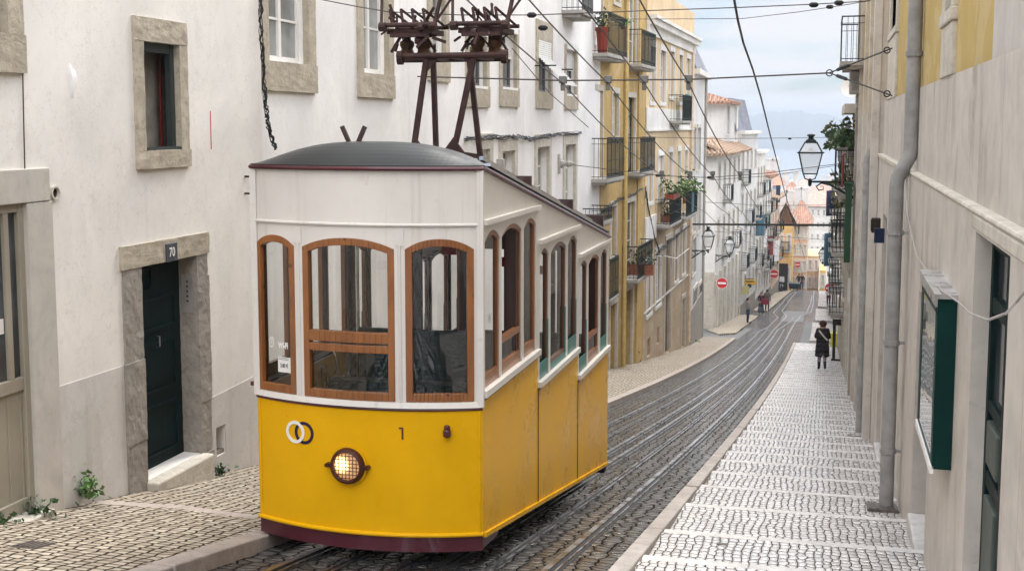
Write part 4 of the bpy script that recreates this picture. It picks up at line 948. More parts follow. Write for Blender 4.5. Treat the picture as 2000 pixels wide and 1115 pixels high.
# green glazed door near right
dd = MB(); a, z0, b, z1 = dr; o = -.09; W = b - a
for q in (a, b - .09, (a + b) / 2 - .06): FR.box(dd, q, q + (.09 if q != (a + b) / 2 - .06 else .12), z0, z1, o - .06, o)
for h0, h1_ in ((0, .1), (.36, .40), (.55, .58), (.80, .84), (.96, 1.0)): FR.box(dd, a + .09, b - .09, z0 + (z1 - z0) * h0, z0 + (z1 - z0) * h1_, o - .055, o - .004)
dro = dd.build('door', M['green_door'], hr, bevel=.006); dro['label'] = 'dark green double door with tall glass panes'
m = MB(); FR.box(m, a + .05, b - .05, z0 + (z1 - z0) * .38, z1 - .03, o - .045, o - .03); m.build('pane', M['glass_dark'], dro)
for c in range(2):
    m = MB(); x0 = a + W * (.12 + .5 * c); FR.box(m, x0, x0 + W * .30, z0 + (z1 - z0) * .12, z0 + (z1 - z0) * .34, o - .05, o + .006); FR.box(m, x0, x0 + W * .30, z0 + (z1 - z0) * .42, z0 + (z1 - z0) * .53, o - .05, o + .004)
    m.build('panel', bpy.data.materials.get('grey_green_panel') or plain('grey_green_panel', (.06, .075, .065), .5), dro, bevel=.01)
m = MB(); FR.box(m, a - .1, b + .05, z0 - .5, z0 + .03, -.36, .06); m.build('threshold', M['surround2'], dro, bevel=.015)
for r in holesR[1:]:
    p = door(hr, FR, r, M['green_door'] if r is op2 else M['brown_door'], None, None, .34, cols=2)
    m = MB(); FR.box(m, r[0], r[2], r[1] - .3, zg(r[2] + 1) + .16, -.34, .03); m.build('threshold', M['nosing'], p, bevel=.015)
# downpipes of the right house
pipem = plain('grey_cement_pipe', (.27, .265, .255), .6, .18, 5, bump=.004)
def downpipe(y, top, zbend, bottom, r, label, xu=.825, xl=.70, mat=pipem):
    m = MB(); m.tube([(xu, y, top), (xu, y, zbend + .28), (xu - .01, y, zbend + .2), (xl + .01, y, zbend - .02), (xl, y, zbend - .1), (xl, y, bottom)], r, 12)
    o = m.build('downpipe', mat, smooth=True, loc=(xl, y, bottom)); tag(o, label, 'downpipe', 'grey downpipes on the right house')
    for z in (top - 2, zbend + 1.2, zbend - .6, (zbend + bottom) / 2, bottom + .6):
        q = MB(); x = xu if z > zbend else xl; q.tube([(x, y, z), (x, y, z + .05)], r * 1.16, 12); q.box(x, y - .015, z + .01, x + .14, y + .015, z + .04); q.build('bracket', pipem, o)
    return o
yp1 = rp(1786, 90, .825).y; yp2 = rp(1715, 150, .825).y
downpipe(yp1, 4.2, zl - .05, zg(yp1) - .05, .072, 'thick grey downpipe with a bend, nearest of those on the right wall')
downpipe(yp2, 4.2, zl - .1, zg(yp2) - .05, .075, 'second grey downpipe on the right wall, beyond the thick one')
# glazed display case
cy0 = rp(1871, 580).y; cx = atY(1832, 574, cy0).x; cz1 = atY(1832, 574, cy0).z; cz0 = atY(1821, 916, cy0).z; cy1 = atX(1801, 545, cx).y
dc = root('display_case', (XL, cy0, cz0), 'dark green wall mounted display case with glass front on the right wall', 'display case')
m = MB(); m.box(cx, cy0, cz0, XL, cy0 + .03, cz1 - .03); m.box(cx, cy1 - .03, cz0, XL, cy1, cz1 - .03); m.box(cx, cy0 + .03, cz0, XL, cy1 - .03, cz0 + .05); m.box(XL - .02, cy0 + .03, cz0 + .05, XL - .002, cy1 - .03, cz1 - .03)
for y in (cy0 + .03, cy1 - .13): m.box(cx, y, cz0 + .05, cx + .02, y + .10, cz1 - .10)
m.box(cx, cy0 + .03, cz1 - .14, cx + .02, cy1 - .03, cz1 - .03)
m.build('body', M['dgreen'], dc, bevel=.004)
m = MB(); m.box(cx - .02, cy0 - .02, cz1 - .03, XL + .0, cy1 + .02, cz1 + .0); m.box(cx - .012, cy0, cz1 - .085, cx + .0, cy1, cz1 - .03); m.build('metal_top', plain('worn_aluminium', (.45, .45, .44), .3, .35, 5, metal=.9), dc)
m = MB(); m.box(cx - .012, cy0, cz0 - .03, cx + .012, cy1, cz0 + .02); m.build('bottom_trim', M['white_paint'], dc)
m = MB(); m.box(cx + .004, cy0 + .13, cz0 + .05, cx + .010, cy1 - .13, cz1 - .14); m.build('pane', pane('display_case_glass', (.05, .07, .065), .015, .2), dc)
# wall behind the near end of the case hides the opening: cables on the right wall
tube_thing('cable', [rp(1771, 345, .80), rp(1772, 420, .79), rp(1790, 500, .79), rp(1838, 575, cx + .03) + V((0, -.02, .03)), rp(1872, 590, .76), rp(1895, 612, .74), rp(1930, 625, .72), rp(1965, 612, .74), rp(1985, 590, .78), rp(2010, 560, .81)], .006, plain('grey_cable_sheath', (.33, .31, .29), .5), 'thin grey cable looping in front of the green door on the right wall', 'cable')
# houses further down on the right
def right_house(y0, y1, X, zt, label, mat, nb, zs, bal, extra=None, base=M['greystone'], zsplit=None, w=.9, hgt=2.2):
    F = Fac((X, y0), (X, y1)); F.n = V((-1, 0, 0)); h = root('house', (X + 2, (y0 + y1) / 2, zg(y0)), label, 'house'); zb = zg(y1) - 1.5
    rr, fit = floors(h, F, zs, 3.0, nb, w, hgt, (.13, .13, .18, .1), bal=bal)
    gr = []
    for k in range(nb):
        yc = y0 + (y1 - y0) * (k + .5) / nb; gr.append((yc - y0 - .5, zg(yc) - .3, yc - y0 + .5, zg(yc) + 2.35))
    zs_ = zsplit or zt
    mb = MB(); F.wall(mb, 0, F.L, zb, zs_, [r for r in rr + gr if r[3] < zs_], .25, seg=4); F.body(mb, 0, F.L, zb, zt, 8); mb.build('wall', base, h)
    if zsplit: mb = MB(); F.wall(mb, 0, F.L, zs_, zt, [r for r in rr if r[1] > zs_], .2, o=.003, seg=4); mb.build('upper_wall', mat, h)
    fit()
    for r in gr: door(h, F, r, random.choice([M['brown_door'], M['green_door']]), (.15, .15, .2, 0), M['surround2'], .2)
    mb = MB(); F.box(mb, -.05, F.L + .05, zt - .02, zt + .22, -8, .35); mb.build('cornice', M['surround2'], h)
    return h, F
hr2, FR2 = right_house(21.0, 33.5, .80, 4.4, 'second house on the right, grey below and yellow above with a white balcony', M['yellowwall'], 4, (rp(1660, 115, .8).z + .0, -3.6), (), zsplit=0.2)
mb = MB()
for y, o in ((21.15, .10), (24.3, .07), (27.5, .07), (31.0, .08), (33.2, .1)): FR2.box(mb, y - 21 - .18, y - 21 + .18, -9.5, 4.3, -.02, o)
mb.build('pilaster', M['greystone'], hr2)
yb = 30.5; zb_ = atY(1660, 122, 31).z
bw = balcony(hr2, FR2, yb - 21, yb - 21 + 2.6, zb_, 1.05, .55, bars=.012)
m = MB(); FR2.box(m, 10.4, 11.2, zb_ - .75, zb_ - .18, -.02, .30); FR2.box(m, 10.6, 11.0, zb_ - 1.1, zb_ - .75, -.02, .14); m.build('corbel', M['slab'], hr2, bevel=.04)
hr3, FR3 = right_house(33.5, 40.5, .78, .3, 'narrow house on the right with a plant filled terrace behind the near lantern', M['pale2'], 2, (-1.7, -5.2), ((0, 0), (0, 1)), base=M['pale2'], hgt=1.9)
hr6, FR6 = right_house(40.5, 64.0, .78, -1.0, 'long house on the right crowded with iron balconies', M['pale2'], 7, (-4.2, -7.2), ((0, 0), (0, 1), (0, 3), (0, 4), (0, 6), (1, 2), (1, 4), (1, 5)), base=M['pale2'])
hr4, FR4 = right_house(67.5, 87.0, .80, -4.0, 'pale house on the right below the side street', M['pale'], 6, (-7.4, -10.4), ((0, 0), (0, 2), (0, 4), (1, 1)), base=M['pale'])
hr5, FR5 = right_house(89.5, 125, .85, -8.0, 'last house on the right before the crest', M['pale2'], 9, (-11.3,), ((0, 1), (0, 3), (0, 5), (0, 7)), base=M['pale2'])
# ------------------------------------------------------------------ the yellow funicular tram
TX, THW, TYF, TYR, TBOW = -3.30, 0.90, 8.53, 13.92, 0.20
TRAD = (THW ** 2 + TBOW ** 2) / (2 * TBOW); TA = math.asin(THW / TRAD); TYC = TYF - TBOW + TRAD
tram = root('tram', (TX, 11.2, zg(11.2)), 'yellow and white funicular tram with wooden window frames and lit headlamp', 'tram')
def mf(t, z, o=0.0):                                    # front: t from -1 (left) to 1 (right)
    a = t * TA; return V((TX + (TRAD + o) * math.sin(a), TYC - (TRAD + o) * math.cos(a), z))
def t_at(u, z):
    lo, hi = -1.15, 1.15
    for _ in range(40):
        m_ = (lo + hi) / 2
        if proj(mf(m_, z))[0] < u: lo = m_
        else: hi = m_
    return (lo + hi) / 2
def z_at(u, v):                                         # height on the front surface at a pixel
    lo, hi = -4.0, 0.5
    for _ in range(40):
        m_ = (lo + hi) / 2
        if proj(mf(t_at(u, m_), m_))[1] > v: lo = m_
        else: hi = m_
    return (lo + hi) / 2
YEL = paint('tram_yellow_paint', (0.69, 0.365, 0.003), 0.30, 0.0, 0.06, streak=(.50, .26, .006), amt=.03, spec=.10)
CREAM = paint('tram_white_paint', (0.62, 0.585, 0.54), 0.35, 0.2, 0.06, streak=(.36, .31, .26), amt=.35)
INTR = plain('dark_teal_panel', (.010, .030, .028), .45, .15, 3)
MAR = paint('maroon_paint', (0.072, 0.013, 0.020), 0.35, 0.4, 0.2)
VARN = wood('varnished_wood', (0.29, 0.105, 0.026), (0.19, 0.064, 0.016), axis=(7, 7, 1.6)); VARNH = wood('varnished_rail_wood', (0.34, 0.115, 0.025), (0.17, 0.055, 0.012), axis=(1.2, 18, 18))
DBROWN = wood('dark_cabin_wood', (0.055, 0.018, 0.013), (0.022, 0.008, 0.006), .4); MBROWN = wood('mid_cabin_wood', (0.16, 0.058, 0.026), (0.09, 0.032, 0.014), .4); TEAL = paint('teal_cabin_paint', (0.03, 0.16, 0.14), .4, .2, .1)
TGL = glass('tram_glass', (.93, .94, .93), refl=0.03); ROOFM = paint('grey_roof_coating', (0.020, 0.022, 0.021), .42, .0, .3)
BRONZE = plain('chromed_metal', (.6, .6, .58), .15, .1, metal=1.0)
def arch_panel(mb, fm, s0, s1, z0, z1, wins, o=0.0, depth=.045, ds=.12, mi=0, ztf=None):
    # panel with arched openings (a, b, zbottom, zspring, rise); ztf(s): top edge
    zt = ztf or (lambda s: z1)
    cuts = sorted({s0, s1} | {w[0] for w in wins} | {w[1] for w in wins})
    S = []
    for a, b in zip(cuts, cuts[1:]):
        n = max(1, int(math.ceil((b - a) / ds))); n = max(n, 8) if any(w[0] <= (a + b) / 2 <= w[1] for w in wins) else n
        S += [a + (b - a) * i / n for i in range(n)]
    S.append(s1)
    def edge(w, s): k = (s - (w[0] + w[1]) / 2) / ((w[1] - w[0]) / 2); return w[3] + w[4] * max(0.0, 1 - abs(k) ** 2.2)
    for a, b in zip(S, S[1:]):
        c = (a + b) / 2; w = next((w for w in wins if w[0] < c < w[1]), None)
        if w is None: mb.quad(fm(a, z0, o), fm(b, z0, o), fm(b, zt(b), o), fm(a, zt(a), o), mi); continue
        mb.quad(fm(a, z0, o), fm(b, z0, o), fm(b, w[2], o), fm(a, w[2], o), mi)
        mb.quad(fm(a, edge(w, a), o), fm(b, edge(w, b), o), fm(b, zt(b), o), fm(a, zt(a), o), mi)
        mb.quad(fm(a, edge(w, a), o), fm(b, edge(w, b), o), fm(b, edge(w, b), o - depth), fm(a, edge(w, a), o - depth), mi)
        mb.quad(fm(a, w[2], o), fm(b, w[2], o), fm(b, w[2], o - depth), fm(a, w[2], o - depth), mi)
    for w in wins:
        for s in w[:2]: mb.quad(fm(s, w[2], o), fm(s, w[3], o), fm(s, w[3], o - depth), fm(s, w[2], o - depth), mi)
def arch_frame(mb, fm, w, fw, o0, o1, n=14, mi=0, rails=(), bottom=None):   # frame ring inside an arched opening + cross rails
    a, b, z0, zs, rise = w; bw = bottom or fw
    def edge(s): k = (s - (a + b) / 2) / ((b - a) / 2); return zs + rise * max(0.0, 1 - abs(k) ** 2.2)
    def blk(s0, s1, za0, za1, zb0, zb1):                # block between two s, own bottoms and tops
        mb.hexa([fm(s0, za0, o0), fm(s1, zb0, o0), fm(s1, zb0, o1), fm(s0, za0, o1), fm(s0, za1, o0), fm(s1, zb1, o0), fm(s1, zb1, o1), fm(s0, za1, o1)], mi)
    blk(a, a + fw, z0, edge(a), z0, edge(a + fw)); blk(b - fw, b, z0, edge(b - fw), z0, edge(b))
    for i in range(n):
        p = a + fw + (b - a - 2 * fw) * i / n; q = a + fw + (b - a - 2 * fw) * (i + 1) / n
        blk(p, q, edge(p) - fw * 1.0, edge(p), edge(q) - fw * 1.0, edge(q)); blk(p, q, z0, z0 + bw, z0, z0 + bw)
        for r0, r1 in rails: blk(p, q, r0, r1, r0, r1)
def arch_pane(mb, fm, w, fw, o, n=10):
    a, b, z0, zs, rise = w
    def edge(s): k = (s - (a + b) / 2) / ((b - a) / 2); return zs + rise * max(0.0, 1 - abs(k) ** 2.2)
    for i in range(n):
        p = a + fw * .6 + (b - a - 1.2 * fw) * i / n; q = a + fw * .6 + (b - a - 1.2 * fw) * (i + 1) / n
        mb.quad(fm(p, z0 + .02, o), fm(q, z0 + .02, o), fm(q, edge(q) - fw * .5, o), fm(p, edge(p) - fw * .5, o))
# levels on the front
zsk0 = -3.155; zsk1 = z_at(720, 1029); zmar = z_at(720, 793); zsill = z_at(720, 776); zbead = z_at(720, 439); zroof = z_at(720, 325)
zsk1, zmar = -3.03, -2.085
print('tram z', zsk1, zmar, zsill, zbead, zroof)
FW = []
for u0, u1, vt, vc, vb in ((503, 577, 468, 455, 752), (593, 771, 480, 464, 774), (792, 926, 478, 462, 776)):
    zb = zsill if True else 0; zs = z_at((u0 + u1) / 2, vt); zc = z_at((u0 + u1) / 2, vc)
    FW.append((t_at(u0, -1.5), t_at(u1, -1.5), zmar + .062, zbead - .175, .075))
print('front windows', FW)
# front shell
m = MB()
N = 24
for i in range(N):
    a, b = -1 + 2 * i / N, -1 + 2 * (i + 1) / N; m.quad(mf(a, zsk1), mf(b, zsk1), mf(b, zmar), mf(a, zmar))
yb = m
# side shells (both sides) with stepped compartments
Y0 = TYF; CY = [(8.53, 10.33), (10.33, 12.115), (12.115, 13.92)]; CZ = [-2.015, -2.318, -2.612]; LZ = [-.727, -1.035, -1.342]
def zbot(y): return -3.045 - .1705 * (y - 8.57)
def zedge(y): return -.325 - .1805 * (y - 8.53)
WY = [[(8.61, 8.93), (9.03, 9.70), (9.80, 10.20)], [(10.42, 10.71), (10.84, 11.44), (11.52, 11.96)], [(12.20, 12.55), (12.63, 13.22), (13.33, 13.72)]]
for i, (uu) in enumerate(((943.5, 977, 979.5, 1019.5, 1022.5, 1048), (1052.5, 1072, 1075, 1106, 1108.5, 1127.5), (1130, 1147, 1149, 1170, 1172.5, 1186))):
    ys = [atX(u, 600, TX + THW).y for u in uu]
    WY[i] = [(ys[0] + (.05 if i == 0 else .03), ys[1]), (ys[2] + .01, ys[3]), (ys[4] + .01, ys[5] - .02)]
print('side windows', WY)
for sd in (1, -1):
    fm = (lambda sgn: (lambda y, z, o=0.0: V((TX + sgn * (THW + o), y, z))))(sd)
    for k, (ya, yb_) in enumerate(CY):
        n = 6
        for i in range(n):
            p, q = ya + (yb_ - ya) * i / n, ya + (yb_ - ya) * (i + 1) / n
            yb.quad(fm(p, zbot(p)), fm(q, zbot(q)), fm(q, CZ[k] - .015), fm(p, CZ[k] - .015))
RT = TX + THW; LT = TX - THW
yb.quad((LT, TYR, zbot(TYR)), (RT, TYR, zbot(TYR)), (RT, TYR, CZ[2]), (LT, TYR, CZ[2]))
yb.build('body', YEL, tram)
m = MB()
for sg in (1, -1): m.tube([mf(sg * .975, zsk1 + .01, .002), mf(sg * .975, zmar - .01, .002)], .012, 6)
m.build('corner_strip', YEL, tram, smooth=True)
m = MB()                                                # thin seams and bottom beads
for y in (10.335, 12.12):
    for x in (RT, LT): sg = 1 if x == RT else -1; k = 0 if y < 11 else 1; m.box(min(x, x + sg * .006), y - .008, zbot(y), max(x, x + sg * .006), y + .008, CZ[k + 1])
m.build('seam', plain('dark_seam_paint', (.12, .07, .01), .6), tram)  # plain dark line along each panel seam
m = MB(); m.tube([mf(-1 + 2 * i / 24, zsk1 + .005, .004) for i in range(25)], .017, 8)
for x in (RT + .004, LT - .004): m.bar((x, 8.56, zbot(8.56)), (x, TYR, zbot(TYR)), .024, .035)
m.build('lower_bead', YEL, tram, smooth=True)
m = MB()
for i in range(N):
    a, b = -1 + 2 * i / N, -1 + 2 * (i + 1) / N
    m.hexa([mf(a, zsk0, -.05), mf(b, zsk0, -.05), mf(b, zsk0, -.004), mf(a, zsk0, -.004), mf(a, zsk1 - .004, -.05), mf(b, zsk1 - .004, -.05), mf(b, zsk1 - .004, -.004), mf(a, zsk1 - .004, -.004)])
for x0, x1 in ((RT - .06, RT - .012), (LT + .012, LT + .06)):
    m.hexa([(x0, 8.55, zsk0), (x1, 8.55, zsk0), (x1, 9.0, zbot(9) - .07), (x0, 9.0, zbot(9) - .07), (x0, 8.55, zbot(8.55) - .01), (x1, 8.55, zbot(8.55) - .01), (x1, 9.0, zbot(9) - .01), (x0, 9.0, zbot(9) - .01)])
m.build('skirt', MAR, tram)
# maroon line under the white band, white band, upper front, beads
m = MB(); m.tube([mf(-1 + 2 * i / 24, zmar + .006, .004) for i in range(25)], .012, 6)
for k, (ya, yb_) in enumerate(CY):
    for x in (RT + .003, LT - .003): m.bar((x, ya, CZ[k] + .0), (x, yb_, CZ[k] + .0), .018, .022)
m.build('maroon_line', MAR, tram)
m = MB()
arch_panel(m, mf, -1, 1, zmar + .015, zroof, FW, 0.0, .05, .06)
for sd in (1, -1):
    fm = (lambda sgn: (lambda y, z, o=0.0: V((TX + sgn * (THW + o), y, z))))(sd)
    for k, (ya, yb_) in enumerate(CY):
        wins = [(a, b, CZ[k] + .065, LZ[k] - .135, .075) for a, b in WY[k]]
        arch_panel(m, fm, ya, yb_, CZ[k] + .012, 0, wins, 0.0, .045, .3, ztf=zedge)
    for k in (1, 2):                                     # risers of the steps
        y = CY[k][0]
m.build('white_panel', CREAM, tram)
m = MB(); m.tube([mf(-1.0 + 2.0 * i / 24, zbead, .006) for i in range(25)], .013, 8)
for i in range(24):                                      # sill moulding along the front
    a, b = -1 + 2 * i / 24, -1 + 2 * (i + 1) / 24; m.hexa([mf(a, zmar + .018, -.01), mf(b, zmar + .018, -.01), mf(b, zmar + .018, .022), mf(a, zmar + .018, .022), mf(a, zmar + .062, -.01), mf(b, zmar + .062, -.01), mf(b, zmar + .055, .012), mf(a, zmar + .055, .012)])
for k, (ya, yb_) in enumerate(CY):
    for sg in (1, -1):
        x = TX + sg * (THW + .012); m.bar((x, ya + .01, LZ[k] + .015), (x, yb_ - .01, LZ[k] + .015), .045, .035); m.bar((x, ya + .01, CZ[k] + .038), (x, yb_ - .005, CZ[k] + .038), .04, .05)
for sg in (1, -1):                                       # corner posts
    m.bar(mf(sg * .985, zmar + .02, .008), mf(sg * .985, zroof, .008), .05, .03)
for a, b in zip(FW, FW[1:]):                             # posts between the windows carry little plates with screws
    tt = (a[1] + b[0]) / 2; m.hexa([mf(tt - .035, zbead - .15, 0), mf(tt + .035, zbead - .15, 0), mf(tt + .035, zbead - .15, .008), mf(tt - .035, zbead - .15, .008), mf(tt - .035, zbead - .03, 0), mf(tt + .035, zbead - .03, 0), mf(tt + .035, zbead - .03, .008), mf(tt - .035, zbead - .03, .008)])
    for dx in (-.02, .02):
        for dz in (-.13, -.05): m.lathe(mf(tt + dx, zbead + dz, .006), mf(tt, 0, 1) - mf(tt, 0, 0), [(.004, 0), (.003, .006)], 6)
    m.tube([mf(tt, zmar + .06, .002), mf(tt, zbead - .15, .002)], .012, 6)
m.build('moulding', CREAM, tram, smooth=True)
# front windows: wooden frames with panes
for i, w in enumerate(FW):
    m = MB(); fw = .042 / (TRAD * TA) * 1.05; H = .048
    rails = ((z_at(680, 682), z_at(680, 650)),) if i == 1 else ()
    if i == 1: rails = ((z_at(680, 688), z_at(680, 672) - .004), (z_at(680, 669), z_at(680, 648)))
    class _: pass
    arch_frame(m, mf, w, fw * 1.15, -.05, .006, rails=rails, bottom=.062)
    p = m.build('front_window', VARN, tram, bevel=.004); 
    m = MB(); arch_pane(m, mf, w, fw, -.028); m.build('pane', TGL, p, recalc=False)
    if i == 0:
        p['label'] = 'narrow left front window with a ticket notice'
        m = MB(); tc = t_at(547, -1.5); zc_ = z_at(550, 676)
        text_mesh(m, 'WI-FI', .060, lambda x, y: mf(tc + .006 + x * .70 / (TRAD * TA), zc_ + y, -.022), thick=.0035)
        cc = mf(t_at(527, -1.6), z_at(527, 668), -.022); nn = mf(0, 0, 1) - mf(0, 0, 0); t0 = t_at(526, -1.6); z0_ = z_at(526, 668)
        for r0, r1, c0, c1 in ((.034, .042, 0, 1.0), (.020, .026, .05, .45), (.006, .012, 0, 1.0)):
            q = 20
            for g in range(q):
                if not c0 <= g / q < c1: continue
                f0, f1 = 2 * math.pi * g / q, 2 * math.pi * (g + 1) / q
                P = lambda r, f: mf(t0 + r * .62 * math.cos(f) / (TRAD * TA), z0_ + r * math.sin(f), -.022)
                m.quad(P(r0, f0), P(r1, f0), P(r1, f1), P(r0, f1))
        m.build('wifi_lettering', M['white_paint'], p, recalc=False)
        ta, tb = t_at(539, -1.8), t_at(564, -1.8); za, zb_ = z_at(551, 728), z_at(551, 698); m = MB()
        m.quad(mf(ta, za, -.022), mf(tb, za, -.022), mf(tb, zb_, -.022), mf(ta, zb_, -.022), 0)
        text_mesh(m, '3.80 €', .042, lambda x, y: mf((ta + tb) / 2 + x * .72 / (TRAD * TA), (za + zb_) / 2 - .008 + y, -.020), 1, thick=.001)
        for zz in (.92, .82): m.quad(mf(ta + .008, za + (zb_ - za) * zz, -.020), mf(tb - .02, za + (zb_ - za) * zz, -.020), mf(tb - .02, za + (zb_ - za) * (zz + .03), -.020), mf(ta + .008, za + (zb_ - za) * (zz + .03), -.020), 1)
        m.build('price_notice', [M['white_paint'], plain('notice_ink', (.10, .10, .13), .6)], p, recalc=False)
# side windows
for sd in (1, -1):
    fm = (lambda sgn: (lambda y, z, o=0.0: V((TX + sgn * (THW + o), y, z))))(sd)
    for k in range(3):
        for j, (a, b) in enumerate(WY[k]):
            w = (a, b, CZ[k] + .065, LZ[k] - .135, .075); m = MB()
            opened = sd == 1 and (k, j) in ((0, 1), (2, 1))
            zopen = w[2] + .30
            arch_frame(m, fm, w, .036, -.05, -.012, n=8, bottom=.10, rails=((zopen - .05, zopen),) if opened else ())
            p = m.build('side_window', VARN if (k == 0 or opened) else MBROWN, tram)
            m = MB()
            if opened: m.quad(fm(a + .03, w[2] + .05, -.03), fm(b - .03, w[2] + .05, -.03), fm(b - .03, zopen - .03, -.03), fm(a + .03, zopen - .03, -.03))
            else: arch_pane(m, fm, w, .036, -.03, 6)
            m.build('pane', TGL, p, recalc=False)
            if k > 0 and not opened:
                m = MB(); tz = .15 if j != 1 else .06; m.hexa([fm(a + .002, w[2] + .002, -.012), fm(b - .002, w[2] + .002, -.012), fm(b - .002, w[2] + .002, -.006), fm(a + .002, w[2] + .002, -.006), fm(a + .002, w[2] + tz, -.012), fm(b - .002, w[2] + tz, -.012), fm(b - .002, w[2] + tz, -.006), fm(a + .002, w[2] + tz, -.006)]); m.bar(fm(b - .018, w[2] + tz, -.009), fm(b - .018, w[2] + .5, -.009), .032, .012, up=(1, 0, 0)); m.build('inner_rail', TEAL, p)
            if opened:
                m = MB(); m.bar(fm(b - .05, w[2], -.07), fm(b - .05, w[3] + .03, -.07), .09, .10); m.build('door_post', DBROWN, p)
            if sd == 1 and (k, j) == (0, 0):
                m = MB(); text_mesh(m, 'W', .10, lambda x, y: fm((a + b) / 2 + x * .9 + .0, -1.46 + y, -.024), thick=.003); m.build('lettering', plain('frosted_lettering', (.30, .30, .30), .6), p, recalc=False)
# roof: domed hood over the front, then sloping back with the street
m = MB(); NX = 44; rows = []
ys = [0, .03, .06, .10, .14, .19, .24, .30, .37, .45, .55, .66, .8, .95, 1.1, 1.3, 1.5, 1.75, 2, 2.3, 2.6, 3.0, 3.4, 3.9, 4.4, 4.9, 5.42]
for j, dy in enumerate(ys):
    row = []
    for i in range(NX + 1):
        t = -1 + 2 * i / NX; e = mf(t, 0, .022); x = TX + (e.x - TX) * 1.0
        yf = e.y + dy * (1 if dy < .9 else 1) + (0 if dy < .9 else 0)
        y = min(e.y + dy, TYR + .03) if dy < 5 else TYR + .03
        k = 1 - abs(t) ** 3.0; g = 1 - math.exp(-dy / .22)
        fade = 1 if dy < 1.2 else 1
        ze_ = -.318 - .1805 * max(0, y - 8.56)
        row.append(V((x, y, ze_ + .02 + .232 * k * g)))
    rows.append(row)
for a, b in zip(rows, rows[1:]):
    for i in range(NX): m.quad(a[i], a[i + 1], b[i + 1], b[i])
under = [[p - V((0, 0, .035)) for p in r] for r in rows]
for i in range(NX): m.quad(rows[0][i], rows[0][i + 1], under[0][i + 1], under[0][i]); m.quad(rows[-1][i], rows[-1][i + 1], under[-1][i + 1], under[-1][i])
rf = m.build('roof', ROOFM, tram, smooth=True)
m = MB()
for a, b in zip(under, under[1:]):
    for i in range(NX): m.quad(a[i] + V((0, 0, -.004)), a[i + 1] + V((0, 0, -.004)), b[i + 1] + V((0, 0, -.004)), b[i] + V((0, 0, -.004)))
m.build('ceiling', CREAM, rf)
m = MB()
edge = [rows[j][0] for j in range(len(rows))][::-1] + rows[0][1:-1] + [rows[j][NX] for j in range(len(rows))]
m.tube([p - V((0, 0, .022)) for p in edge], .017, 6); m.build('gutter', MAR, rf)
m = MB()
for sg in (1, -1):
    m.bar((TX + sg * (THW - .02), 8.75, zedge(8.75) + .065), (TX + sg * (THW - .02), TYR, zedge(TYR) + .065), .05, .022); m.bar((TX + sg * (THW - .14), 9.0, zedge(9.0) + .15), (TX + sg * (THW - .14), TYR, zedge(TYR) + .15), .03, .03)
m.build('roof_strip', plain('wet_sheen_strip', (.5, .5, .5), .12, .1, metal=.8), rf)  # roof strip in bright metal, standing in for the wet roof's white reflection
# V shaped wooden fork on the roof
zr_ = -.155; b0 = atY(690, 284, 8.72); m = MB()
m.box(b0.x - .09, 8.66, b0.z - .08, b0.x + .09, 8.78, b0.z - .005); m.bar(b0 + V((-.015, 0, -.02)), atY(668, 247, 8.72), .032, .022, up=(0, 1, 0)); m.bar(b0 + V((.02, 0, -.02)), atY(713, 247, 8.72), .032, .022, up=(0, 1, 0))
m.build('roof_fork', DBROWN, rf)
# headlamp
tl = t_at(681, -2.5); zl_ = z_at(681, 908); c = mf(tl, zl_, 0); nl = (mf(tl, zl_, 1) - c).normalized()
m = MB(); m._lathe(c, nl, [(.137, 0), (.137, .02), (.128, .05), (.112, .058), (.104, .05), (.104, .01)], 32, 0)
xd = (mf(tl + .05, zl_) - c).normalized()
for sg in (1, -1): m.bar(c + xd * sg * .125 + nl * .03, c + xd * sg * .165 + nl * .03, .03, .03); m.lathe(c + xd * sg * .16 + nl * .0, nl, [(.016, 0), (.016, .05)], 8)
hl = m.build('headlamp', plain('brown_lamp_rim', (.06, .018, .012), .4, .2), tram, smooth=True)
t = NT('lit_lamp_lens'); g_ = t.node('ShaderNodeVectorMath', operation='DISTANCE'); t.l.new(t.pos, g_.inputs[0]); hot = c + nl * .03 - xd * .038 + V((0, 0, .012)); g_.inputs[1].default_value = tuple(hot)
t.set(Base_Color=(.75, .55, .35), Roughness=.25, Emission_Color=t.mix(t.ramp(g_.outputs['Value'], .01, .10), (1.0, .80, .35), (1.0, .42, .12)), Emission_Strength=t.ramp(g_.outputs['Value'], .015, .085, 3.2, .22))
m = MB(); m._lathe(c, nl, [(.106, .030), (.085, .040), (.05, .046), (.0001, .048)], 32, 0); m.build('lens', t.m, hl, smooth=True)
m = MB()
for i in range(-3, 4):
    q = i * .028; h = math.sqrt(max(0, .105 ** 2 - q * q)); m.bar(c + nl * .056 + xd * q - V((0, 0, h)), c + nl * .056 + xd * q + V((0, 0, h)), .005); m.bar(c + nl * .057 + V((0, 0, q)) - xd * h, c + nl * .057 + V((0, 0, q)) + xd * h, .005)
m.build('grille', plain('grille_wire', (.10, .05, .03), .5, metal=.5), hl)
m = MB(); m.ring(c + nl * .001, nl, .137, .152, .012, 32); m.build('rim_ring', YEL, hl)
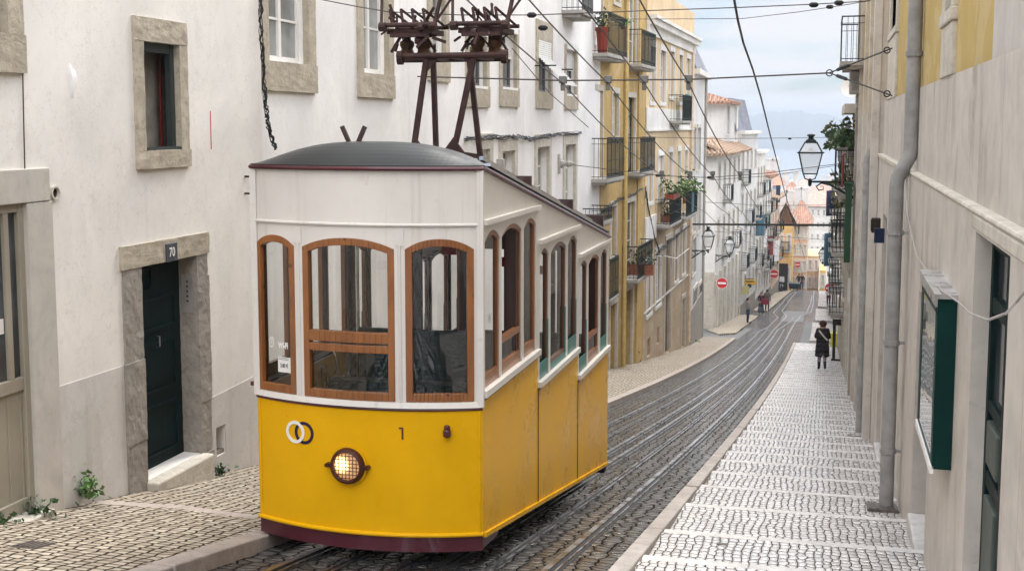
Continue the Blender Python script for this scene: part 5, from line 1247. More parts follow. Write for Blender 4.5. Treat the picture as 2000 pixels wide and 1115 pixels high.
# ring emblem, number and bracket
def disc_ring(cu, cv, ru, mat, name, o):
    tt = t_at(cu, -2.3); z = z_at(cu, cv); m = MB(); R1 = ru; R0 = ru * .73; q = 36
    P = lambda r, f, oo: mf(tt + r * math.cos(f) / (TRAD * TA), z + r * math.sin(f), oo)
    for g in range(q):
        f0, f1 = 2 * math.pi * g / q, 2 * math.pi * (g + 1) / q; m.quad(P(R0, f0, o), P(R1, f0, o), P(R1, f1, o), P(R0, f1, o)); m.quad(P(R1, f0, o), P(R1, f1, o), P(R1, f1, 0), P(R1, f0, 0)); m.quad(P(R0, f0, o), P(R0, f1, o), P(R0, f1, 0), P(R0, f0, 0))
    return m.build(name, mat, tram)
disc_ring(594, 845, .086, plain('navy_emblem_paint', (.02, .012, .045), .3), 'emblem_ring', .004)
disc_ring(577, 843, .086, M['white_paint'], 'emblem_ring', .0065)
m = MB(); tt = t_at(786, -2.3); z = z_at(786, 846); P = lambda x, y: mf(tt + x / (TRAD * TA), z + y, .003)
m.add([P(-.006, -.045), P(.008, -.045), P(.008, .045), P(-.026, .045), P(-.026, .033), P(-.006, .033)], [(0, 1, 2, 5), (5, 2, 3, 4)]); m.build('number', MAR, tram, recalc=False)
tt = t_at(873, -2.3); z = z_at(873, 843); m = MB(); c2 = mf(tt, z); n2 = (mf(tt, z, 1) - c2).normalized(); x2 = n2.cross(V((0, 0, 1)))
m.lathe(c2 + V((0, 0, -.035)) + n2 * .025, V((0, 0, 1)), [(.018, 0), (.030, .01), (.030, .05), (.022, .055), (.022, .085), (.014, .09)], 10); m.bar(c2 + n2 * -.005, c2 + n2 * .03, .04, .06)
m.build('lamp_bracket', MAR, tram, bevel=.004)
m = MB()
for u, v in ((527, 787), (559, 787), (527, 803), (559, 810)):
    tt = t_at(u, -2.1); z = z_at(u, v); q = mf(tt, z); m.lathe(q, mf(tt, z, 1) - q, [(.009, 0), (.007, .005), (.003, .007)], 8)
m.build('rivet', YEL, tram)
q = mf(-1, z_at(500, 748)); m = MB(); m.bar(q + V((.02, 0, 0)), q + V((-.05, 0, 0)), .03, .03); m.build('hinge', MAR, tram)
# interior: stepped floors, partitions, benches, driver's wheel
m = MB()
for k, (ya, yb_) in enumerate(CY): m.box(LT + .05, ya if k else 8.7, CZ[k] - .80, RT - .05, yb_ - .002, CZ[k] - .76)
m.build('floor', DBROWN, tram)
def partition(y, zs, zt, name, label=None):
    m = MB(); x0, x1 = LT + .06, RT - .06; W = x1 - x0
    for f in (0, .30, .36, .62, .68, .955): m.box(x0 + W * f, y, zs - .1, x0 + W * f + .075, y + .04, zt)
    m.box(x0, y + .002, zt - .12, x1, y + .038, zt + .3); m.box(x0, y + .002, zs - .04, x1, y + .038, zs + .06)
    p = m.build(name, DBROWN, tram); m = MB(); m.box(x0, y + .005, zs - .85, x1, y + .035, zs - .1); m.build('panel', INTR, p)
    m = MB(); m.box(x0 + W * .52, y - .004, zt - .40, x0 + W * .60, y - .001, zt - .30); m.build('notice', plain('red_notice', (.35, .06, .05), .6), p)
    return p
partition(10.30, CZ[0] + .1, LZ[0] - .02, 'partition'); partition(12.10, CZ[1] + .05, LZ[1] - .02, 'partition'); partition(13.86, CZ[2] + .05, LZ[2], 'partition')
for k, y in enumerate((9.95, 11.6, 13.5)):
    m = MB(); zz = CZ[k] - .35; m.box(LT + .08, y, zz, RT - .08, y + .32, zz + .05); m.box(LT + .08, y + .28, zz + .05, RT - .08, y + .32, zz + .55); m.build('bench', INTR, tram, bevel=.02)
m = MB(); p0 = atY(632, 752, 8.95); hz = atY(632, 700, 8.95)
ringpts = [V((hz.x + .0 + .10 * math.cos(a) * .9, 8.95 + .05 * math.cos(a), hz.z - .05 + .16 * math.sin(a))) for a in [math.pi * (-.15 + 1.0 * g / 14) for g in range(15)]]
m.tube(ringpts, .010, 6); m.tube([(hz.x, 8.95, hz.z - .06), (hz.x, 9.0, CZ[0] - .76)], .025, 8); m.build('brake_wheel', BRONZE, tram, smooth=True)
m = MB(); m.box(LT + .45, 8.86, CZ[0] - .76, RT - .12, 9.0, CZ[0] + .02); m.build('driver_desk', INTR, tram)
for x, y, k in ((LT + .35, 9.75, 0), (RT - .45, 9.7, 0), (TX, 11.3, 1), (RT - .3, 12.9, 2)):
    m = MB(); m.tube([(x, y, CZ[k] - .78), (x, y, LZ[k] + .15)], .017, 8); m.build('grab_pole', BRONZE, tram, smooth=True)
# underframe
m = MB()
for x in (TX - .45, TX + .40):
    for y in (9.6, 12.9):
        m.lathe((x - .03, y, zg(y) + ROAD + .24), (1, 0, 0), [(.24, 0), (.24, .02), (.20, .025), (.20, .09)], 20)
m.build('wheel', M['slotdark'], tram)
m = MB()
m.hexa([(LT + .12, 8.75, zsk0 + .10), (RT - .12, 8.75, zsk0 + .10), (RT - .12, TYR - .1, zbot(TYR) + .0), (LT + .12, TYR - .1, zbot(TYR) + .0), (LT + .12, 8.75, zsk0 + .24), (RT - .12, 8.75, zsk0 + .24), (RT - .12, TYR - .1, zbot(TYR) + .14), (LT + .12, TYR - .1, zbot(TYR) + .14)])
m.box(RT - .14, TYR - .14, zbot(TYR) - .08, RT - .01, TYR, zbot(TYR) + .0)
m.build('underframe', M['slotdark'], tram)
# current collector mast
RUST = plain('rusty_mast_paint', (.048, .024, .021), .6, .35, 7, bump=.006)
yA, yB = 10.25, 10.85; zb0 = -.46
bl = [atY(808, 292, yA), atY(886, 298, yA), atY(852, 300, yB), atY(938, 306, yB)]; tp = [atY(833, 112, yA), atY(926, 108, yA), atY(846, 112, yB), atY(916, 110, yB)]
m = MB()
for b, t_ in zip(bl, tp): m.bar(b + (b - t_) * .10, t_, .044, .044)
for i, j in ((0, 1), (2, 3), (0, 2), (1, 3)): m.bar(bl[i], bl[j], .035, .035)
for b, s in ((bl[0], 1), (bl[1], -1), (bl[1], 1)):
    m.add([b + V((0, -.012, .13)), b + V((s * .10, -.012, 0)), b + V((0, -.012, -.07)), b + V((0, .012, .13)), b + V((s * .10, .012, 0)), b + V((0, .012, -.07))], [(0, 1, 2), (5, 4, 3), (0, 3, 4, 1), (1, 4, 5, 2), (2, 5, 3, 0)])
for t_, s in ((tp[0], 1), (tp[1], -1)):
    m.add([t_ + V((0, -.01, .0)), t_ + V((s * .12, -.01, 0)), t_ + V((0, -.01, -.13)), t_ + V((0, .01, .0)), t_ + V((s * .12, .01, 0)), t_ + V((0, .01, -.13))], [(0, 1, 2), (5, 4, 3), (0, 3, 4, 1), (1, 4, 5, 2), (2, 5, 3, 0)])
mast = m.build('collector_mast', RUST, tram)
m = MB()
for y, dz in ((yA - .02, 0), (yB + .0, .0)):
    a, b = atY(783, 103, y), atY(984, 100, y); a.z = b.z = tp[0].z + .01; m.tube([a, b], .027, 10); m.lathe(a, (1, 0, 0), [(.045, -.03), (.045, .02)], 10); m.lathe(b, (1, 0, 0), [(.045, -.02), (.045, .03)], 10)
for x in (tp[0].x, (tp[0].x + tp[1].x) / 2, tp[1].x): m.bar((x, yA - .02, tp[0].z + .01), (x, yB, tp[0].z + .01), .05, .04)
m.build('crossbar', RUST, mast)
for cu in (818, 955):
    c = atY(cu, 85, yA + .25); zt0 = tp[0].z + .05; m = MB()
    for dx in (-.075, .085):
        m = MB(); m.lathe((c.x + dx, yA + .15, zt0 - .02), (0, 0, 1), [(.075, 0), (.06, .03), (.05, .05), (.065, .08), (.065, .11), (.035, .13), (.035, .17)], 12)
        ins = m.build('insulator', plain('brown_insulator', (.09, .045, .018), .35, .3, 10) if 'brown_insulator' not in bpy.data.materials else bpy.data.materials['brown_insulator'], mast, smooth=True)
    m = MB(); z1 = zt0 + .15; m.box(c.x - .20, yA - .02, z1, c.x + .20, yA + .36, z1 + .045); m.box(c.x - .16, yA - .06, z1 - .03, c.x + .18, yA + .0, z1)
    m.tube([(c.x - .26, yA - .05, z1 + .075), (c.x + .26, yA - .05, z1 + .075)], .020, 8); m.tube([(c.x - .25, yA + .34, z1 + .075), (c.x + .25, yA + .34, z1 + .075)], .018, 8)
    for i in range(4):
        x = c.x - .14 + i * .10; m.bar((x, yA - .05, z1 + .08), (x - .03, yA - .02, z1 + .21), .018); m.bar((x - .03, yA - .02, z1 + .21), (x + .07, yA + .30, z1 + .08), .016)
    for sx in (-.24, .24):
        zz = 1.66 if True else 0
        m.bar((c.x + sx, yA - .05, z1 + .06), (c.x + sx * 1.35, yA + .25, zg(yA) + 5.05), .026)
        m.lathe((c.x + sx * .95 - .03, yA - .05, z1 + .06), (1, 0, 0), [(.04, 0), (.04, .06)], 8)
    m.bar((c.x - .24 * 1.35, yA + .25, zg(yA) + 5.05), (c.x + .24 * 1.35, yA + .25, zg(yA) + 5.05), .03)
    m.bar((c.x - .25, yA + .02, z1 + .32), (c.x + .26, yA + .02, z1 + .32), .020)
    m.bar((c.x + .08, yA + .30, z1 + .04), (c.x + .36, yA + .36, z1 + .45), .02)
    rr_ = random.Random(int(cu))
    for i in range(22):
        p_ = V((c.x + rr_.uniform(-.24, .24), yA + rr_.uniform(-.06, .36), z1 + rr_.uniform(-.10, .16))); q_ = p_ + V((rr_.uniform(-.12, .12), rr_.uniform(-.1, .1), rr_.uniform(-.10, .14)))
        m.bar(p_, q_, rr_.uniform(.010, .026))
    for i in range(6):
        p_ = V((c.x + rr_.uniform(-.22, .22), yA + rr_.uniform(-.06, .3), z1 + rr_.uniform(-.06, .10))); m.lathe(p_, (1, 0, 0), [(.03, 0), (.035, .02), (.03, .045)], 8)
    for dx in (-.13, .13):
        for sx in (-1, 1): m.bar((c.x + dx * .6 + sx * .03, yA + .1, z1), (c.x + dx * 1.0 + sx * .075, yA + .1, zt0 + .0), .022)
    m.build('current_collector', RUST, mast)
# ------------------------------------------------------------------ overhead wires
WIRE = plain('dull_copper_wire', (.075, .065, .06), .5, .2, 3, metal=.4); BLK = plain('black_cable', (.015, .015, .016), .5, .2)
GW = 'trolley wires over the tracks'
SUP = [6.0, 16.8, 27.5, 38, 50, 62]
for X, lab in ((-3.56, 'leftmost trolley wire running down the street above the tram'), (-2.93, 'second trolley wire from the left, over the right edge of the tram'), (-2.43, 'third trolley wire from the left, over the empty track'), (-1.83, 'rightmost trolley wire running down the street')):
    pts = []
    for a, b in zip(SUP, SUP[1:]): pts += sag((X, a, zg(a) + 5.12), (X, b, zg(b) + 5.12), .06 + (b - a) * .004, 8)[:-1]
    pts += sag((X, 62, zg(62) + 5.12), (X + .3, 100, zg(100) + 5.2), .3, 8)
    m = MB(); m.tube(pts, .009, 5); o = tag(m.build('trolley_wire', WIRE, loc=pts[0]), lab, 'overhead wire', GW)
    for y in SUP[1:3]:
        q = MB(); z = zg(y) + 5.12; q.box(X - .05, y - .05, z + .0, X + .05, y + .05, z + .10); q.box(X - .03, y - .03, z - .10, X + .03, y + .03, z); q.build('hanger', plain('grey_hanger', (.16, .16, .15), .6) if 'grey_hanger' not in bpy.data.materials else bpy.data.materials['grey_hanger'], o, bevel=.01)
def wp(F, u, v, o=0.03): a, z = F.px(u, v); return F.pt(a, z, o)
def span(pts, lab, r=.008, beads=(), mat=None, extra=None, name='span_wire', cat='overhead wire', group=None):
    m = MB(); m.tube(pts, r, 5); o = tag(m.build(name, mat or WIRE, loc=pts[0]), lab, cat, group)
    if beads:
        for p in beads:
            q = MB(); q.lathe(V(p) - V((.07, 0, 0)), (1, 0, 0), [(.015, 0), (.035, .03), (.035, .09), (.015, .12)], 8)
            q.build('insulator', M['slotdark'], o, smooth=True)
    return o
ringp = atY(1620, 143, 17.6)
pl = wp(F2, 812, 150)
mids = [V((X, 16.8, zg(16.8) + 5.16)) for X in (-3.56, -2.93, -2.43, -1.83)]
o = span([pl] + mids + [ringp], 'thick span wire crossing the street level with the nearest wire hangers', .011)
m = MB(); m.ring(ringp - V((0, .01, 0)), (0, 1, 0), .035, .05, .02, 16); m.build('ring', M['iron'], o)
for v in (95, 187):
    e = atX(1742, v, XU - .14); m = MB(); m.tube([ringp, ringp + (e - ringp) * .9, e], .010, 5); m.lathe(ringp + (e - ringp) * .12, e - ringp, [(.01, 0), (.025, .05), (.025, .35), (.01, .4)], 8); m.ring(ringp + (e - ringp) * .93, (0, 1, 0), .03, .045, .02, 10); m.build('stay', BLK, o)
def px_line(spec): return [atY(u, v, y) for u, v, y in spec]
span(px_line([(628, 0, 14.4), (700, 14, 14.6), (760, 24, 14.8), (900, 30, 15), (1040, 30, 15.3), (1250, 22, 15.8), (1450, 15, 16.3), (1590, 9, 16.8), (1690, 3, 17.2), (1712, -4, 17.4)]), 'upper span wire with round insulators near the right wall, top of the picture', .007, beads=[atY(1591, 10, 16.8), atY(1640, 6, 17.0), atY(1040, 30, 15.3), atY(1062, 55, 15.3)])
span([wp(F2, 1128, 36)] + px_line([(1250, 38, 30), (1450, 37, 26), (1560, 24, 23), (1640, 12, 21), (1700, 2, 19.5)]), 'thin span wire rising to the right wall below the top one', .007, beads=[atY(1622, 14, 21.4)])
span([wp(F3, 1246, 268), atY(1400, 271, 43), atY(1545, 270, 42), wp(FR6, 1661, 268)], 'thin span wire across the street at the roof line of the tiled house', .009, beads=[atY(1543, 271, 42)])
o = span([wp(F2, 1098, 320)] + px_line([(1180, 330, 31), (1286, 343, 28), (1348, 346, 27.6), (1387, 347, 27.6), (1500, 338, 30), (1640, 320, 34)]) + [wp(FR3, 1664, 317)], 'lower span wire from the iron bracket on the white house', .009, beads=px_line([(1286, 343, 28), (1348, 346, 27.6), (1387, 347, 27.6)]))
q = wp(F2, 1093, 320, 0); m = MB(); F2.box(m, F2.px(1090, 320)[0] - .05, F2.px(1090, 320)[0] + .05, q.z - .25, q.z + .25, 0, .05); m.lathe(q, F2.n, [(.10, 0), (.12, .05), (.05, .15), (.09, .22), (.03, .4)], 10); m.build('wall_bracket', M['slab'], o)
o = span([wp(F4, 1352, 438), wp(FR6, 1655, 440)], 'dark green iron tube spanning the street above the lower lanterns', .045, mat=M['iron'], name='span_tube', cat='gantry')
m = MB(); 
for k in (.12, .45, .75): p = wp(F4, 1352, 438) + (wp(FR6, 1655, 440) - wp(F4, 1352, 438)) * k; m.bar(p - V((0, 0, .35)), p, .04)
m.build('dropper', M['iron'], o)
span(px_line([(1433, -5, 13), (1441, 40, 14), (1452, 85, 15.5), (1470, 135, 18), (1486, 190, 21), (1502, 255, 26), (1516, 310, 32), (1530, 365, 42), (1541, 405, 55), (1552, 440, 75), (1572, 505, 110)]), 'thick black cable hanging down the middle of the sky', .014, mat=BLK, name='cable', cat='cable')
for k, (l, lab) in enumerate((([(1385, 352, 60), (1500, 344, 62), (1645, 322, 60)], 'fine wire sloping across the river view'), ([(1378, 395, 64), (1500, 402, 70), (1640, 400, 66)], 'fine wire crossing over the distant white building'), ([(1395, 452, 68), (1520, 462, 80), (1636, 470, 78)], 'fine wire just under the green span tube'), ([(1440, 492, 88), (1530, 502, 95), (1628, 500, 92)], 'fine wire above the far no entry sign'))):
    span(px_line(l), lab, .012, mat=BLK, name='cable', cat='cable')
span([atY(1149, 249, 19.4), atY(1072, 181, 16.9), atY(1000, 95, 15)] , 'pale wire running from the collector to the ochre house', .006)
span([wp(F4, 1283, 500)] + px_line([(1300, 500, 49), (1320, 505, 50.5)]) + [wp(F4, 1349, 482)], 'white cable swagged along the cream house', .018, mat=M['white_paint'], name='cable', cat='cable')
# cable bundles on the facades
def bundle(F, px, n, lab, r=.010, o=.05, jit=.035, close=1.0):
    m = MB()
    for k in range(n):
        ph = random.uniform(0, 6); pts = []
        for i, (u, v) in enumerate(px):
            a, z = F.px(u, v)
            for j in range(4):
                if i == len(px) - 1 and j: break
                a2, z2 = F.px(*px[min(i + 1, len(px) - 1)]); t = j / 4
                pts.append(F.pt(a + (a2 - a) * t + random.uniform(-jit, jit) * .6, z + (z2 - z) * t + random.uniform(-jit, jit), o + random.uniform(-.03, .03)))
        m.tube(pts, r * random.uniform(.6, 1.4), 5)
    return tag(m.build('cable_bundle', BLK, loc=F.pt(*F.px(*px[0]), o)), lab, 'cables')
bundle(F1, [(501, -20), (502, 60), (506, 130), (510, 190), (514, 230)], 7, 'black cable bundle hanging at the joint of the two white houses', jit=.010, r=.007)
bundle(F1, [(513, 225), (517, 250), (524, 272), (531, 290)], 5, 'frayed lower end of the black cables behind the tram roof', jit=.02, r=.007)
bundle(F2, [(905, 272), (950, 268), (985, 268), (1010, 266), (1032, 272), (1060, 266), (1095, 262), (1133, 259)], 6, 'tangled cables running along the white house above the tram', jit=.05)
bundle(F3, [(1137, 262), (1137, 330), (1136, 400), (1139, 434)], 3, 'dark cables dropping down the edge of the ochre house', jit=.03)
bundle(F3, [(1140, 440), (1175, 412), (1205, 390), (1235, 380), (1252, 368)], 5, 'sagging cables across the ochre house under the balconies', jit=.06)
bundle(F4, [(1258, 365), (1262, 400), (1275, 460), (1285, 490), (1310, 470), (1345, 440)], 4, 'loose cables looping across the cream house', r=.014, jit=.10)
m = MB(); p = F2.px(972, 320); F2.box(m, p[0] - .10, p[0] + .10, p[1] - .35, p[1] + .1, .0, .12); F2.box(m, p[0] - .08, p[0] + .08, p[1] - .33, p[1] + .08, .12, .135); tag(m.build('junction_box', M['slab'], loc=F2.pt(p[0], p[1]), bevel=.01), 'grey cable box on the white house just above the tram roof', 'cable box')

# ------------------------------------------------------------------ lanterns
LG = NT('lantern_glass'); LG.set(Base_Color=(.80, .82, .82), Roughness=.25, Alpha=.35, Specular_IOR_Level=.5)
def lantern(loc, L, sgn, s, label, group='wall lanterns on scrolled brackets'):
    h = root('street_lamp', loc, label, 'street lamp', group); B = V(loc)
    P = lambda x, y, z: B + V((sgn * x * 1.0, y, z))
    m = MB(); m.bar(P(0, 0, 0), P(L, 0, 0), .035 * s, .05 * s); m.bar(P(0.01, 0, -.45 * s), P(0.01, 0, .10 * s), .06 * s)
    m.tube([P(0, 0, -.42 * s), P(L * .30, 0, -.24 * s), P(L * .55, 0, -.08 * s), P(L * .75, 0, -.03 * s), P(L * .86, 0, -.12 * s), P(L * .80, 0, -.22 * s), P(L * .70, 0, -.19 * s), P(L * .71, 0, -.11 * s), P(L * .77, 0, -.12 * s)], [.034 * s, .032 * s, .03 * s, .026 * s, .022 * s, .02 * s, .018 * s, .015 * s, .012 * s], 6)
    for cx, cz, r in ((.14, -.15, .11), (.30, -.11, .08)):
        m.tube([P(L * cx + r * s * math.cos(a), 0, cz * s + r * s * math.sin(a)) for a in [2 * math.pi * i / 14 for i in range(15)]], .014 * s, 5, cap=False)
    m.lathe(P(L, 0, -.12 * s), (0, 0, 1), [(.02 * s, 0), (.045 * s, .03 * s), (.05 * s, .15 * s), (.03 * s, .2 * s)], 8)
    m.build('bracket', M['iron'], h)
    z0, z1, z2, z3 = .20 * s, .74 * s, 1.0 * s, 1.17 * s; w0, w1, w2 = .17 * s, .29 * s, .15 * s
    m = MB(); t = .022 * s
    c = lambda w, i: ((-w, -w), (w, -w), (w, w), (-w, w))[i % 4]
    for i in range(4):
        a0, a1, a2 = c(w0, i), c(w1, i), c(w2, i); b0, b1, b2 = c(w0, i + 1), c(w1, i + 1), c(w2, i + 1)
        q = lambda p, z: P(L + p[0], p[1], z)
        m.bar(q(a0, z0), q(a1, z1), t); m.bar(q(a1, z1), q(a2, z2), t); m.bar(q(a0, z0), q(b0, z0), t); m.bar(q(a1, z1), q(b1, z1), t * 1.6); m.bar(q(a2, z2), q(b2, z2), t * 1.4)
        m.tube([P(L, 0, .03 * s), P(L + a0[0] * .75, a0[1] * .75, .08 * s), q(a0, z0)], .013 * s, 5); m.bar(q(a1, z1), q((a1[0] * 1.14, a1[1] * 1.14), z1), t)
    m.hexa([P(L + x * w2, y * w2, z2) for x, y in ((-1, -1), (1, -1), (1, 1), (-1, 1))] + [P(L + x * w2 * .75, y * w2 * .75, z2 + .07 * s) for x, y in ((-1, -1), (1, -1), (1, 1), (-1, 1))])
    m.lathe(P(L, 0, z2 + .07 * s), (0, 0, 1), [(.10 * s, 0), (.06 * s, .04 * s), (.07 * s, .08 * s), (.11 * s, .10 * s), (.10 * s, .13 * s), (.03 * s, .15 * s)], 10)
    m.build('frame', M['iron'], h)
    m = MB()
    for i in range(4):
        a0, a1, a2 = c(w0 * .97, i), c(w1 * .97, i), c(w2 * .97, i); b0, b1, b2 = c(w0 * .97, i + 1), c(w1 * .97, i + 1), c(w2 * .97, i + 1)
        m.quad(q(a0, z0), q(b0, z0), q(b1, z1), q(a1, z1)); m.quad(q(a1, z1), q(b1, z1), q(b2, z2), q(a2, z2))
    m.build('glass', LG.m, h, recalc=False)
    m = MB(); m.lathe(P(L, 0, z1 - .02 * s), (0, 0, 1), [(.04 * s, 0), (.05 * s, .10 * s), (.03 * s, .16 * s)], 8); m.build('bulb', plain('lamp_bulb_glass', (.7, .68, .62), .3) if 'lamp_bulb_glass' not in bpy.data.materials else bpy.data.materials['lamp_bulb_glass'], h)
    return h
pw = atX(1672, 356, .76); pe = atY(1582, 352, pw.y); lantern((.76, pw.y, pw.z), .76 - pe.x, -1, 1.02, 'large black lantern on the right wall against the river view')
def lant_left(F, uw, ul, v, s, lab):
    a, z = F.px(uw, v); p = F.pt(a, z); e = atY(ul, v, p.y); lantern(tuple(p), e.x - p.x, 1, s, lab)
lant_left(F5, 1350, 1383, 489, .95, 'blackish lantern left of the street in front of the pale corner house')
pA = V((A.x, A.y + .4, atY(1400, 500, A.y).z)); eA = atY(1425, 500, pA.y); lantern(tuple(pA), eA.x - pA.x, 1, 1.0, 'lantern on the house at the far side street corner, second on the left')
pw = atX(1628, 514, .80); pe = atY(1606, 514, pw.y); lantern((.80, pw.y, pw.z), .80 - pe.x, -1, 1.1, 'distant lantern low on the right side of the street')

# ------------------------------------------------------------------ signs
RED = paint('sign_red', (.50, .02, .03), .35, .2, .05)
def no_entry(c, r, label, base, note=None):
    h = root('no_entry_sign', tuple(c), label, 'road sign', 'no entry signs'); c = V(c)
    m = MB(); m._lathe(c, (0, -1, 0), [(0, -.02), (r, -.02), (r, .0), (0, .0)], 28); d = m.build('disc', RED, h)
    m = MB(); m.box(c.x - r * .72, c.y - .012, c.z - r * .16, c.x + r * .72, c.y - .004, c.z + r * .16); m.ring(c + V((0, -.004, 0)), (0, -1, 0), r * .94, r, .004, 28); m.build('white_bar', M['white_paint'], d)
    m = MB(); m.bar((c.x, c.y + .03, c.z), base, .05); m.build('bracket', M['slab'], h)
    if note: m = MB(); m.box(c.x - r * .65, c.y - .01, c.z - r * 1.3, c.x + r * .65, c.y + .01, c.z - r * .62); m.build('plate', M['white_paint'], h)
    return h
cs = atY(1410, 553, A.y - .5); no_entry(cs, .34, 'no entry sign at the corner of the side street on the left', (A.x - .02, A.y + .05, cs.z))
cs = atY(1558, 517, E_.y + 8.6); no_entry(cs, .31, 'small no entry sign on the peach house at the end of the street', (cs.x, E_.y + 9.05, cs.z))
cs = atY(1621, 563, 86.5); no_entry(cs, .36, 'no entry sign on the right half hidden by wall boxes', (.8, 86.5, cs.z), True)
cs = atY(1512, 535, D.y); no_entry(cs, .40, 'faded no entry sign among the balconies down on the left', (D.x, D.y + .1, cs.z))
p = atY(1464, 551, B.y + 4); m = MB(); sg = root('shop_sign', tuple(p), 'yellow shop sign projecting from the left row above the man', 'sign')
m = MB(); m.box(p.x - .46, p.y - .05, p.z - .20, p.x + .46, p.y + .05, p.z + .20); m.build('board', plain('sign_yellow', (.62, .36, .04), .5), sg, bevel=.03)
m = MB(); m.bar((p.x - 1.4, p.y, p.z + .25), (p.x + .3, p.y, p.z + .25), .05); m.lathe((p.x, p.y - .1, p.z - .28), (0, 1, 0), [(.16, 0), (.16, .2)], 14); m.build('bracket', M['iron'], sg)
m = MB(); m.box(p.x - .30, p.y - .058, p.z + .02, p.x + .30, p.y - .051, p.z + .10); m.build('faded_line', M['dark'], sg)
p = atY(1456, 567, B.y + 2); m = MB(); m.box(p.x - .25, p.y - .03, p.z - .3, p.x + .25, p.y, p.z + .3); m.box(p.x - .27, p.y, p.z - .32, p.x + .27, p.y + .02, p.z + .32); tag(m.build('notice_board', plain('faded_yellow_board', (.50, .47, .22), .6), loc=tuple(p)), 'pale yellow notice board under the yellow shop sign', 'notice board')
# ------------------------------------------------------------------ things along the right wall further down
def simple(name, boxes, mat, lab, cat, bevel=.01, group=None):
    m = MB()
    for b in boxes: m.box(*b)
    return tag(m.build(name, mat, loc=(boxes[0][0], boxes[0][1], boxes[0][2]), bevel=bevel), lab, cat, group)
p = atX(1662, 506, .70); simple('meter_box', [(.60, p.y - .2, p.z - .30, .71, p.y + .2, p.z + .32), (.585, p.y - .17, p.z - .27, .60, p.y + .17, p.z + .29), (.64, p.y - .04, p.z - .5, .70, p.y + .04, p.z - .3)], plain('beige_box_plastic', (.40, .37, .31), .5), 'beige meter box on the right wall above the woman', 'meter box')
p = atX(1705, 440, .66); simple('wall_speaker', [(.64, p.y - .09, p.z - .10, .76, p.y + .09, p.z + .10), (.63, p.y - .07, p.z - .08, .64, p.y + .07, p.z + .08)], M['dark'], 'small black box on the right wall, the upper one', 'wall box')
p = atX(1714, 460, .70); simple('wall_sign', [(.665, p.y - .03, p.z - .10, .79, p.y, p.z + .10), (.655, p.y - .035, p.z - .105, .67, p.y + .005, p.z + .105)], plain('navy_enamel', (.01, .018, .05), .4), 'small navy blue sign jutting from the right wall', 'sign')
p = atX(1653, 455, .55); simple('green_post', [(.50, p.y - .1, atX(1653, 525, .55).z, .66, p.y + .1, p.z + 1.25), (.46, p.y - .13, p.z + 1.25, .70, p.y + .13, p.z + 1.31)], plain('dark_green_casing', (.02, .06, .03), .5), 'dark green vertical casing on the right wall carrying the span tube', 'casing')
p = gnd(1640, 703); p.x = .42; simple('advertising_board', [(.40, p.y - .35, zg(p.y) + .02, .76, p.y - .28, zg(p.y) + .10), (.44, p.y - .33, zg(p.y) + .1, .56, p.y - .29, zg(p.y) + 1.55), (.42, p.y - .335, zg(p.y) + 1.5, .75, p.y - .285, zg(p.y) + 1.75)], M['dark'], 'tall black board leaning out from the right wall beside the woman', 'board')
for k, (u, lab) in enumerate(((1644, 'yellow post nearest along the lower right wall'), (1639, 'second yellow post along the lower right wall'))):
    q = gnd(u, 640 - k * 14); simple('yellow_post', [(q.x - .05, q.y - .05, q.z, q.x + .05, q.y + .05, q.z + 2.4), (q.x - .08, q.y - .08, q.z, q.x + .08, q.y + .08, q.z + .12)], plain('yellow_post_paint', (.42, .38, .08), .5) if 'yellow_post_paint' not in bpy.data.materials else bpy.data.materials['yellow_post_paint'], lab, 'post', .01, 'yellow posts by the right wall')
q = gnd(1631, 676); simple('bin', [(q.x - .24, q.y - .2, q.z + .05, q.x + .24, q.y + .2, q.z + .62), (q.x - .27, q.y - .23, q.z + .62, q.x + .27, q.y + .23, q.z + .68), (q.x - .18, q.y - .15, q.z, q.x + .18, q.y + .15, q.z + .05)], plain('bright_yellow_plastic', (.62, .55, .05), .5), 'bright yellow bin on the right pavement past the woman', 'bin')
q = atX(1656, 630, .60); m = MB()
# satellite dish under the white balcony
q = atX(1664, 172, .62); sd_ = root('satellite_dish', tuple(q), 'pale satellite dish on the right wall under the white balcony', 'satellite dish')
m = MB(); m._lathe(q, V((-.35, -1, .25)), [(.001, .0), (.15, .02), (.28, .07), (.285, .065), (.15, .01), (.001, -.01)], 20); m.build('dish', M['white_paint'], sd_, smooth=True)
m = MB(); m.bar(q, q + V((-.1, -.35, .05)), .02); m.bar(q, (.80, q.y + .1, q.z - .05), .04); m.build('arm', M['slab'], sd_)
